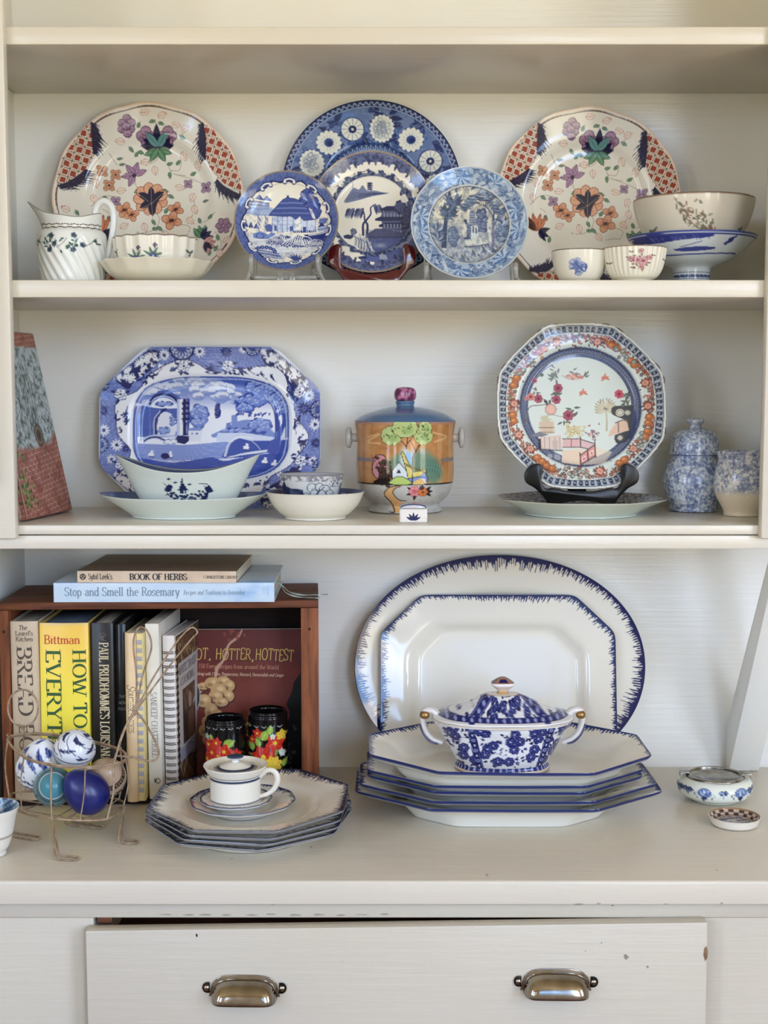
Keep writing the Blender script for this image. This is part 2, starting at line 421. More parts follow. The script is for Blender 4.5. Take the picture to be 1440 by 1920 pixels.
def cup_pull(cx, cz, rot):
    h = .0905; e = empty('cup_pull', (cx, -.446, cz + hz)); e.parent = hutch; e.rotation_euler = (0, rot, 0)
    # quarter shell: sections across x, opening downwards
    nu, nv = 49, 15
    V = []
    for i in range(nu):
        u = -1 + 2 * i / (nu - 1)
        s = max(0, 1 - abs(u) ** 9) ** .5; zt = -.0105 + .0190 * max(0, 1 - abs(u) ** 4.5) ** .5
        for j in range(nv):
            a = j / (nv - 1) * PI / 2
            V.append((u * .0345, -.0006 - .0215 * s * sin(a) ** .8, zt + (-.0120 - zt) * (1 - cos(a))))
    o = mk('cup', V, [gridf(nu, nv)], M_STEEL, e, 60)
    md = o.modifiers.new('shell', 'SOLIDIFY'); md.thickness = .0012; md.offset = -1
    fl = [(-.0385, -.010)] + [(-.0385 + .077 * k / 20, -.010 + .0240 * (1 - (abs(-1 + 2 * k / 20)) ** 4.5) ** .5) for k in range(21)] + [(.0385, -.010)]
    prism('flange', fl, -.0018, -.0002, 'y', M_STEEL, e, .0005)
    for s in (-1, 1):
        ear = [(s * .0375, -.0065), (s * .0375, .0055)] + [(s * (.0405 + .0052 * cos(t)), -.0005 + .0060 * sin(t)) for t in np.linspace(PI / 2, -PI / 2, 11)]
        prism('ear', ear if s < 0 else ear[::-1], -.0020, -.0002, 'y', M_DARKSTEEL, e, .0004)
        sc = lathe('screw', [(.0031, 0), (.0031, .0008), (.0022, .0017), (.0001, .0021)], M_STEEL, e, 16)
        sc.location = (s * .0408, -.002, -.0005); sc.rotation_euler = (R(90), 0, 0)
    return e
cup_pull(-.1512, -.1165, R(.6)); cup_pull(.1862, -.1095, R(.6))
# ------------------------------------------------------------------ helpers: painted decoration (colours worked out point by point, stored on the mesh)
class Art:
    """A drawing in its own flat coordinates (x right, y down), kept as an array of colours and sampled onto the glaze."""
    def __init__(s, x0, y0, x1, y1, res, bg):
        s.x0, s.y0, s.x1, s.y1, s.k = x0, y0, x1, y1, res
        s.w, s.h = int((x1 - x0) * res) + 1, int((y1 - y0) * res) + 1
        s.A = np.empty((s.h, s.w, 3), np.float32); s.A[:] = rgb(bg)
        s.GX, s.GY = np.meshgrid(x0 + np.arange(s.w) / res, y0 + np.arange(s.h) / res)
        s.clip = None
    def box_(s, x0, y0, x1, y1):
        i0, i1 = max(0, int((x0 - s.x0) * s.k) - 1), min(s.w, int((x1 - s.x0) * s.k) + 3)
        j0, j1 = max(0, int((y0 - s.y0) * s.k) - 1), min(s.h, int((y1 - s.y0) * s.k) + 3)
        return (slice(j0, j1), slice(i0, i1)) if i1 > i0 and j1 > j0 else None
    def blend(s, sl, m, col, a=1.0):
        if s.clip is not None: m = m * s.clip[sl]
        m = (m * a)[..., None]
        c = np.asarray(rgb(col) if not isinstance(col, np.ndarray) else col, np.float32)
        s.A[sl] = s.A[sl] * (1 - m) + c * m
    def fill(s, mask, col, a=1.0): s.blend((slice(None), slice(None)), mask.astype(np.float32), col, a)
    def poly(s, pts, col, a=1.0, sm=0, out=None, ow=1.0):
        P = np.asarray(pts, float)
        if sm: P = cat(P, sm, True)
        sl = s.box_(P[:, 0].min(), P[:, 1].min(), P[:, 0].max(), P[:, 1].max())
        if sl is None: return
        X, Y = s.GX[sl], s.GY[sl]; m = np.zeros(X.shape, np.float32); d = .25 / s.k
        for ox, oy in ((-d, -d), (d, -d), (-d, d), (d, d)):
            c = np.zeros(X.shape, bool); x, y = X + ox, Y + oy
            xa, ya = P[-1]
            for xb, yb in P:
                if ya != yb:
                    c ^= ((ya > y) != (yb > y)) & (x < (xb - xa) * (y - ya) / (yb - ya) + xa)
                xa, ya = xb, yb
            m += c * .25
        s.blend(sl, m, col, a)
        if out is not None: s.line(np.vstack([P, P[:1]]), ow, out, 1.0, 0)
    def line(s, pts, w, col, a=1.0, sm=6):
        P = np.asarray(pts, float)
        if sm and len(P) > 2: P = cat(P, sm)
        W = np.broadcast_to(np.asarray(w, float), (len(P),)) if np.ndim(w) == 0 else np.interp(np.linspace(0, 1, len(P)), np.linspace(0, 1, len(w)), w)
        r = W.max() / 2 + 1 / s.k
        sl = s.box_(P[:, 0].min() - r, P[:, 1].min() - r, P[:, 0].max() + r, P[:, 1].max() + r)
        if sl is None: return
        X, Y = s.GX[sl], s.GY[sl]; D = np.full(X.shape, -1e9)
        for (xa, ya), (xb, yb), wa, wb in zip(P[:-1], P[1:], W[:-1], W[1:]):
            dx, dy = xb - xa, yb - ya; L = dx * dx + dy * dy + 1e-12
            t = np.clip(((X - xa) * dx + (Y - ya) * dy) / L, 0, 1)
            D = np.maximum(D, (wa + (wb - wa) * t) / 2 - np.hypot(X - xa - t * dx, Y - ya - t * dy))
        s.blend(sl, np.clip(D * s.k + .5, 0, 1).astype(np.float32), col, a)
    def ell(s, x, y, rx, ry=None, col=(0, 0, 0), rot=0.0, a=1.0, soft=0.0, ring=0.0):
        ry = ry or rx; r = max(rx, ry) + 2 / s.k
        sl = s.box_(x - r, y - r, x + r, y + r)
        if sl is None: return
        X, Y = s.GX[sl] - x, s.GY[sl] - y; c_, s_ = cos(rot), sin(rot)
        d = np.hypot((X * c_ + Y * s_) / rx, (-X * s_ + Y * c_) / ry); q = min(rx, ry)
        m = np.clip((1 - d) / soft, 0, 1) if soft else np.clip((1 - d) * q * s.k + .5, 0, 1)
        if ring: m = np.clip(ring * s.k / 2 - np.abs(1 - d) * q * s.k + .5, 0, 1)
        s.blend(sl, m.astype(np.float32), col, a)
    def leaf(s, x, y, ang, L, w, col, vein=None, out=None, ow=1.0, a=1.0, bend=0.0):
        # from (x, y) along ang (degrees, 0 right, 90 up)
        t = np.linspace(0, 1, 9); hw = w / 2 * np.sin(PI * t ** .8) ** .9
        c_, s_ = cos(R(ang)), -sin(R(ang)); cx, cy = t * L, bend * L * np.sin(PI * t)
        up = np.stack([cx, cy + hw], 1); dn = np.stack([cx, cy - hw], 1)[::-1]
        Q = np.vstack([up, dn]); M = np.array([[c_, s_], [-s_, c_]])
        s.poly(Q @ M + (x, y), col, a, 0, out, ow)
        if vein is not None: s.line(np.stack([cx, cy], 1) @ M + (x, y), ow * .9, vein, 1, 0)
    def flower(s, x, y, r, n, col, ccol=None, rc=.28, out=None, ow=1.0, rot=0.0, wid=1.0, in2=None, sq=1.0):
        for k in range(n):
            a = 2 * PI * k / n + rot; px, py = x + cos(a) * r * .56, y + sin(a) * r * .56 * sq
            rr = min(r * .46, 1.25 * r * .56 * sin(PI / n) * wid + r * .04)
            if out is not None: s.ell(px, py, r * .47 + ow, rr + ow, out, a)
            s.ell(px, py, r * .47, rr, col, a)
            if in2 is not None: s.line([(x + cos(a) * r * .25, y + sin(a) * r * .25 * sq), (x + cos(a) * r * .72, y + sin(a) * r * .72 * sq)], [rr * .7, rr * .25], in2, .8, 0)
        if ccol is not None: s.ell(x, y, r * rc, r * rc, ccol)
    def daisy(s, x, y, r, n, col, ccol, rot=0.0):
        for k in range(n):
            a = 360 * k / n + rot; s.leaf(x + cos(R(a)) * r * .3, y - sin(R(a)) * r * .3, a, r * .7, r * .36, col)
        s.ell(x, y, r * .22, r * .22, ccol)
    def noise(s, size, seed=0, oct=3):
        g = np.random.default_rng(seed); out = np.zeros((s.h, s.w), np.float32); amp, tot = 1.0, 0
        for o in range(oct):
            nx, ny = int((s.x1 - s.x0) / size * 2 ** o) + 3, int((s.y1 - s.y0) / size * 2 ** o) + 3
            G = g.random((ny, nx)).astype(np.float32)
            u = (s.GX - s.x0) / size * 2 ** o; v = (s.GY - s.y0) / size * 2 ** o
            i, j = u.astype(int), v.astype(int); u, v = u - i, v - j; u, v = u * u * (3 - 2 * u), v * v * (3 - 2 * v)
            out += amp * ((G[j, i] * (1 - u) + G[j, i + 1] * u) * (1 - v) + (G[j + 1, i] * (1 - u) + G[j + 1, i + 1] * u) * v)
            tot += amp; amp *= .55
        return out / tot
    def at(s, x, y):
        u = np.clip((x - s.x0) * s.k, 0, s.w - 1.001); v = np.clip((y - s.y0) * s.k, 0, s.h - 1.001)
        i, j = u.astype(int), v.astype(int); u, v = (u - i)[:, None], (v - j)[:, None]
        A = s.A
        return (A[j, i] * (1 - u) + A[j, i + 1] * u) * (1 - v) + (A[j + 1, i] * (1 - u) + A[j + 1, i + 1] * u) * v

def foliage(c, x, y, rx, ry, n, dark, mid, light, r, seed):
    # engraved-looking tree mass: dark clump, lit scalloped lobes
    g = np.random.default_rng(seed)
    for k in range(n):
        a, q = g.random() * 2 * PI, g.random() ** .5
        c.ell(x + cos(a) * q * rx, y + sin(a) * q * ry, r, r * .85, dark, 0, .9)
    for k in range(n):
        a, q = g.random() * 2 * PI, g.random() ** .5 * .92
        px, py = x + cos(a) * q * rx, y + sin(a) * q * ry
        c.ell(px, py, r * .8, r * .62, mid, 0, .85)
        c.ell(px - r * .15, py - r * .25, r * .48, r * .3, light, 0, .75)

# ------------------------------------------------------------------ helpers: plates
def superell(a, b, n):
    def f(t): return np.stack([a * np.sign(np.cos(t)) * np.abs(np.cos(t)) ** (2 / n), b * np.sign(np.sin(t)) * np.abs(np.sin(t)) ** (2 / n)], -1)
    return f
def polyout(pts, rnd=.0):
    # closed polygon outline as a function of angle (0..2pi): straight sides, optionally softened corners
    P = np.asarray(pts, float)
    A = np.unwrap(np.arctan2(P[:, 1], P[:, 0]))
    def f(t):
        t = np.asarray(t); d = np.stack([np.cos(t), np.sin(t)], -1); best = np.full(t.shape, 1e9); r = []
        for i in range(len(P)):
            p, q = P[i], P[(i + 1) % len(P)]; nrm = np.array([q[1] - p[1], -(q[0] - p[0])]); nrm /= np.hypot(*nrm)
            dd = d @ nrm; r.append(np.where(dd > 1e-6, (p @ nrm) / np.where(dd > 1e-6, dd, 1), 1e9))
        r = np.array(r)
        if rnd: best = -rnd * np.log(np.sum(np.exp(-(r - r.min(0)) / rnd), 0)) + r.min(0)
        else: best = r.min(0)
        return d * best[..., None]
    return f
def chamfered(a, b, c, d=None):
    d = d or c
    return [(a, -b + d), (a, b - d), (a - c, b), (-a + c, b), (-a, b - d), (-a, -b + d), (-a + c, -b), (a - c, -b)]
def circle(r, scal=0, amp=0.0):
    def f(t):
        q = r * (1 + amp * np.cos(scal * np.asarray(t))) if scal else r + 0 * np.asarray(t)
        return np.stack([q * np.cos(t), q * np.sin(t)], -1)
    return f

def plate(name, rim, well, prof, mat, th=.004, foot=(.60, .0035), sw=.62, nr=60, ns=256, art=None, ax=None, back=(232, 226, 208), parent=None, edge=None, backart=None, wob=0.0, s1=None, colfn=None):
    """rim/well: outlines (angle -> xy).  prof: (s, z) of the eating side, s = 0 centre .. sw well edge .. 1 rim.
    art is sampled at (ox + x * k, oy - y * k) with ax = (k, ox, oy).  foot = (s, height) of the ring underneath."""
    pr = np.asarray(prof, float)
    s1 = np.linspace(0, 1, nr + 1)[1:] if s1 is None else np.asarray(s1); nr = len(s1); fine = cat(pr, 12); zf = np.interp(s1, fine[:, 0], fine[:, 1])
    t = np.linspace(0, 2 * PI, ns, endpoint=False); RM, WL = rim(t), well(t)
    def xy(s):
        s = np.asarray(s)[:, None, None]
        return np.where(s <= sw, WL[None] * (s / sw), WL[None] + (RM - WL)[None] * ((s - sw) / (1 - sw)))
    XY = xy(s1)
    zz = np.repeat(zf[:, None], ns, 1)
    if wob:
        zz = zz + wob * np.interp(s1, [0, sw, 1], [0, .2, 1])[:, None] * np.sin(2 * t + 1.1)[None]
    Vf = np.dstack([XY, zz])
    sb = np.concatenate([np.linspace(1, .94, 5), np.linspace(.91, .02, 14)]); zb = np.interp(sb, fine[:, 0], fine[:, 1]) - th * np.interp(sb, [0, .97, 1], [1, 1, .55])
    fs, fh = foot
    zmin = zb.min()
    zb = np.where(np.abs(sb - fs) < .036, zmin - fh, np.minimum(zb, 1))
    wv = wob * np.interp(sb, [0, sw, 1], [0, .2, 1])[:, None] * np.sin(2 * t + 1.1)[None] if wob else 0
    Vb = np.dstack([xy(sb) , np.repeat(zb[:, None], ns, 1) + wv])
    mid = np.dstack([(RM * (1 + .0035))[None], np.full((1, ns), zf[-1] - th * .28) + (wv[:1] if wob else 0)])
    V = np.concatenate([Vf, mid, Vb]).reshape(-1, 3)
    n = len(V); rows = nr + 1 + len(sb)
    F = [gridf(rows, ns, False, True)]
    V = np.vstack([V, [[0, 0, pr[0, 1]]], [[0, 0, zb[-1]]]])
    k = np.arange(ns); F.append(np.stack([np.full(ns, n), k, (k + 1) % ns], -1))
    kb = (rows - 1) * ns; F.append(np.stack([np.full(ns, n + 1), kb + (k + 1) % ns, kb + k], -1))
    cols = None
    nf = nr * ns
    if colfn is not None:
        cols = np.empty((len(V), 3)); cols[:] = rgb(back)
        cols[:nf] = colfn(V[:nf], np.repeat(s1, ns), np.tile(t, nr))
        if edge is not None: cols[nf:nf + ns] = rgb(edge)
        if backart is not None: cols[nf + ns:n] = backart(V[nf + ns:n], np.repeat(sb, ns))
    if art is not None:
        cols = np.empty((len(V), 3)); cols[:] = rgb(back)
        k_, ox, oy = ax
        cols[:nf] = art.at(ox + V[:nf, 0] * k_, oy - V[:nf, 1] * k_); cols[n] = art.at(np.array([float(ox)]), np.array([float(oy)]))[0]
        if edge is not None: cols[nf:nf + ns] = rgb(edge)
        if backart is not None: cols[nf + ns:n] = backart(V[nf + ns:n], np.repeat(sb, ns))
    return mk(name, V, F, mat, parent, 50, cols)

def stand_up(o, lean, x, zf, y_back=None, y_low=None, roll=0.0, yaw=0.0):
    """Turn a plate built lying flat so that its face looks at the room, leaning back; rest its lowest point on zf."""
    M = Matrix.Rotation(R(yaw), 4, 'Z') @ Matrix.Rotation(R(90 - lean), 4, 'X') @ Matrix.Rotation(R(roll), 4, 'Z')
    W = np.empty(len(o.data.vertices) * 3, np.float32); o.data.vertices.foreach_get('co', W); W = W.reshape(-1, 3) @ np.array(M.to_3x3()).T
    lowest = W[:, 2].argmin(); z = zf - W[:, 2].min()
    y = (y_back - W[:, 1].max()) if y_back is not None else (y_low - W[lowest, 1])
    o.matrix_world = Matrix.Translation((x, y, z)) @ M
    return o

# ------------------------------------------------------------------ helpers: lettering (stroke-built roman capitals and lower case, cut as flat shapes)
def _e(cx, cy, rx, ry, a0=0, a1=360, n=14): return [(cx + rx * cos(R(a)), cy + ry * sin(R(a))) for a in np.linspace(a0, a1, n)]
def _s(w, h, y0=0): return cat([(w * .92, y0 + h * .80), (w * .72, y0 + h * .96), (w * .42, y0 + h), (w * .13, y0 + h * .87), (w * .10, y0 + h * .67), (w * .36, y0 + h * .54), (w * .68, y0 + h * .44), (w * .92, y0 + h * .29), (w * .84, y0 + h * .09), (w * .52, y0), (w * .22, y0 + h * .04), (w * .06, y0 + h * .2)], 3).tolist()
X_ = .64
GL = {
 'A': (.74, [[(.06, 0), (.37, 1)], [(.37, 1), (.68, 0)], [(.18, .36), (.56, .36)]]),
 'B': (.64, [[(.12, 0), (.12, 1)], [(.12, 1)] + _e(.32, .76, .22, .24, 90, -90) + [(.12, .52)], [(.12, .52)] + _e(.32, .26, .27, .26, 90, -90) + [(.12, 0)]]),
 'C': (.70, [_e(.40, .5, .33, .5, 50, 310, 22)]),
 'D': (.76, [[(.12, 0), (.12, 1)], [(.12, 1)] + _e(.28, .5, .40, .5, 90, -90, 18) + [(.12, 0)]]),
 'E': (.60, [[(.12, 0), (.12, 1)], [(.12, 1), (.54, 1), (.54, .84)], [(.12, .52), (.46, .52)], [(.12, 0), (.56, 0), (.57, .18)]]),
 'F': (.56, [[(.12, 0), (.12, 1)], [(.12, 1), (.52, 1), (.52, .84)], [(.12, .52), (.44, .52)]]),
 'G': (.74, [_e(.40, .5, .33, .5, 50, 320, 22), [(.66, .02), (.66, .42)], [(.5, .42), (.76, .42)]]),
 'H': (.76, [[(.12, 0), (.12, 1)], [(.62, 0), (.62, 1)], [(.12, .52), (.62, .52)]]),
 'I': (.28, [[(.14, 0), (.14, 1)]]),
 'J': (.38, [[(.24, 1), (.24, .1), (.12, -.08), (.0, -.02)]]),
 'K': (.70, [[(.12, 0), (.12, 1)], [(.60, 1), (.14, .44)], [(.28, .6), (.64, 0)]]),
 'L': (.58, [[(.12, 0), (.12, 1)], [(.12, 0), (.54, 0), (.55, .2)]]),
 'M': (.90, [[(.12, 0), (.12, 1)], [(.14, 1), (.45, .1)], [(.45, .1), (.76, 1)], [(.78, 0), (.78, 1)]]),
 'N': (.78, [[(.13, 0), (.13, 1)], [(.13, 1), (.65, 0)], [(.65, 0), (.65, 1)]]),
 'O': (.80, [_e(.40, .5, .34, .5, 0, 360, 28)]),
 'P': (.60, [[(.12, 0), (.12, 1)], [(.12, 1)] + _e(.30, .74, .25, .26, 90, -90) + [(.12, .48)]]),
 'R': (.68, [[(.12, 0), (.12, 1)], [(.12, 1)] + _e(.30, .75, .24, .25, 90, -90) + [(.12, .5)], [(.32, .5), (.66, 0)]]),
 'S': (.56, [_s(.56, 1)]),
 'T': (.64, [[(.32, 0), (.32, 1)], [(.05, .84), (.06, 1), (.58, 1), (.59, .84)]]),
 'U': (.74, [[(.12, 1), (.12, .3)] + _e(.37, .27, .25, .27, 180, 360)[1:-1] + [(.62, .3), (.62, 1)]]),
 'V': (.72, [[(.06, 1), (.36, 0)], [(.36, 0), (.66, 1)]]),
 'W': (1.0, [[(.05, 1), (.28, 0)], [(.28, 0), (.5, .95)], [(.5, .95), (.72, 0)], [(.72, 0), (.95, 1)]]),
 'Y': (.68, [[(.06, 1), (.34, .48)], [(.34, .48), (.62, 1)], [(.34, 0), (.34, .5)]]),
 'a': (.52, [[(.10, .5)] + _e(.26, .46, .15, .18, 120, 0, 7) + [(.41, .06), (.48, .02)], [(.41, .36)] + _e(.23, .18, .17, .18, 90, 300, 12) + [(.41, .1)]]),
 'b': (.56, [[(.10, 1), (.10, 0)], _e(.29, .31, .19, .33, 160, -160, 16)]),
 'c': (.48, [_e(.27, .32, .20, .33, 50, 310, 16)]),
 'd': (.58, [[(.46, 1), (.46, 0)], _e(.27, .31, .19, .33, 20, 340, 16)]),
 'e': (.50, [[(.08, .36), (.44, .36)] + _e(.26, .32, .19, .33, 8, 310, 18)]),
 'f': (.34, [[(.38, .92), (.28, 1.0), (.16, .88), (.15, .7), (.15, 0)], [(.02, .62), (.32, .62)]]),
 'g': (.52, [_e(.25, .42, .17, .22, 0, 360, 16), [(.14, .2), (.10, .08), (.30, .02), (.44, -.06), (.40, -.24), (.2, -.28), (.06, -.2), (.14, -.02)], [(.38, .58), (.5, .64)]]),
 'h': (.58, [[(.11, 1), (.11, 0)], [(.11, .44), (.24, .62), (.4, .6), (.46, .42), (.46, 0)]]),
 'i': (.27, [[(.14, .64), (.14, 0)], [(.135, .90), (.145, .86)]]),
 'k': (.56, [[(.11, 1), (.11, 0)], [(.46, .64), (.13, .28)], [(.24, .4), (.5, 0)]]),
 'l': (.27, [[(.14, 1), (.14, 0)]]),
 'm': (.86, [[(.11, .64), (.11, 0)], [(.11, .44), (.24, .62), (.38, .6), (.43, .42), (.43, 0)], [(.43, .44), (.56, .62), (.7, .6), (.75, .42), (.75, 0)]]),
 'n': (.58, [[(.11, .64), (.11, 0)], [(.11, .44), (.24, .62), (.4, .6), (.46, .42), (.46, 0)]]),
 'o': (.54, [_e(.27, .32, .20, .33, 0, 360, 20)]),
 'p': (.56, [[(.10, .64), (.10, -.3)], _e(.29, .31, .19, .33, 160, -160, 16)]),
 'r': (.40, [[(.11, .64), (.11, 0)], [(.11, .42), (.22, .6), (.36, .6)]]),
 's': (.42, [_s(.42, .64)]),
 't': (.34, [[(.16, .86), (.15, .14), (.22, .01), (.34, .06)], [(.02, .62), (.32, .62)]]),
 'u': (.58, [[(.11, .64), (.11, .2), (.18, .03), (.32, .04), (.45, .2)], [(.46, .64), (.46, 0)]]),
 'v': (.52, [[(.04, .64), (.26, 0)], [(.26, 0), (.48, .64)]]),
 'w': (.74, [[(.03, .64), (.21, 0)], [(.21, 0), (.37, .6)], [(.37, .6), (.54, 0)], [(.54, 0), (.71, .64)]]),
 'y': (.52, [[(.04, .64), (.26, .02)], [(.48, .64), (.2, -.24), (.06, -.26)]]),
 'x': (.5, [[(.05, .64), (.45, 0)], [(.45, .64), (.05, 0)]]),
 '5': (.5, [[(.42, 1), (.14, 1), (.12, .58)] + _e(.25, .32, .2, .31, 100, -140, 12)]),
 '0': (.52, [_e(.26, .5, .19, .5, 0, 360, 22)]),
 '1': (.34, [[(.17, 0), (.17, 1)], [(.17, 1), (.06, .88)]]),
 '6': (.5, [[(.38, 1), (.16, .7), (.07, .32)], _e(.26, .3, .19, .3, 0, 360, 16)]),
 ',': (.24, [[(.12, .06), (.12, -.04), (.06, -.16)]]), '.': (.22, [[(.1, .05), (.12, .01)]]), "'": (.2, [[(.1, 1), (.08, .78)]]), ' ': (.32, []),
}
def text_quads(txt, size, thick=.13, thin=.05, serif=True, slant=0.0, cond=1.0, track=.04, wave=0.0):
    """Flat strips (list of polylines as quads) for a line of lettering; returns quads (n,4,2) and the line width."""
    Q, x = [], 0.0
    g = np.random.default_rng(len(txt))
    for ch in txt:
        small = False
        gl = GL.get(ch) or GL.get(ch.upper()) or GL[' ']
        w, strokes = gl
        jy = wave * (g.random() - .5)
        for sidx in strokes:
            P = np.array(sidx, float)
            if len(P) > 2 and abs(P[0] - P[-1]).sum() > 1e-6 and len(P) < 9 and ch.islower(): P = cat(P, 3)
            P = P * (cond, 1)
            d = np.diff(P, axis=0); L = np.hypot(d[:, 0], d[:, 1]) + 1e-9
            tg = np.vstack([d[:1] / L[:1, None], (d[:-1] / L[:-1, None] + d[1:] / L[1:, None]), d[-1:] / L[-1:, None]]); tg /= np.hypot(tg[:, 0], tg[:, 1])[:, None] + 1e-9
            wd = thin + (thick - thin) * np.abs(tg[:, 1]) ** 2
            if ch in 'AVWvwyYMN' and len(P) == 2 and serif and (P[1, 1] - P[0, 1]) * (P[1, 0] - P[0, 0]) > 0 and ch not in 'H': wd = wd * .5
            nr = np.stack([-tg[:, 1], tg[:, 0]], 1) * wd[:, None] / 2
            a, b = P + nr, P - nr
            q = np.stack([a[:-1], b[:-1], b[1:], a[1:]], 1)
            if len(P) == 2:
                pass
            Q.append(q + (x, jy))
            if serif:
                for e, tt in ((P[0], tg[0]), (P[-1], tg[-1])):
                    if abs(tt[1]) > .75 and (abs(e[1]) < .02 or abs(e[1] - 1) < .02 or (ch.islower() and (abs(e[1] - .64) < .02 or abs(e[1] + .3) < .02))):
                        hw = thick * .5 + .085 * cond; yy = e[1]; s_ = thin * .8
                        y0, y1 = (yy, yy + s_) if yy < .3 else (yy - s_, yy)
                        Q.append(np.array([[[e[0] - hw, y0], [e[0] + hw, y0], [e[0] + hw, y1], [e[0] - hw, y1]]]) + (x, jy))
        x += w * cond + track
    if not Q: return np.zeros((0, 4, 2)), 0
    q = np.concatenate(Q); q = q + np.stack([q[..., 1] * slant, 0 * q[..., 1]], -1)
    return q * size, (x - track) * size

def text_mesh(name, lines, mat, parent, place):
    """lines: list of (text, x, y, size, angle, opts). x, y = start of the baseline in the flat frame; place(u, v) -> local xyz arrays."""
    V, F = [], []
    for txt, x, y, size, ang, o in lines:
        o = dict(o); fit = o.pop('fit', None); al = o.pop('align', 'l')
        q, w = text_quads(txt, size, **o)
        if fit: q = q * (fit / w, 1); w = fit
        if al == 'c': q = q - (w / 2, 0)
        c_, s_ = cos(R(ang)), sin(R(ang)); q = q @ np.array([[c_, s_], [-s_, c_]]) + (x, y)
        # keep every strip facing the same way
        ar = (q[:, 1, 0] - q[:, 0, 0]) * (q[:, 2, 1] - q[:, 0, 1]) - (q[:, 1, 1] - q[:, 0, 1]) * (q[:, 2, 0] - q[:, 0, 0])
        q[ar < 0] = q[ar < 0][:, ::-1]
        V.append(q.reshape(-1, 2))
    V = np.vstack(V); P = place(V[:, 0], V[:, 1])
    return mk(name, np.stack(P, -1), [np.arange(len(V)).reshape(-1, 4)], mat, parent, 0)
# ------------------------------------------------------------------ painted patterns
NAVY, BLUE, MIDB, PALEB, WHT = (30, 36, 84), (52, 76, 136), (96, 122, 176), (168, 186, 214), (232, 230, 220)

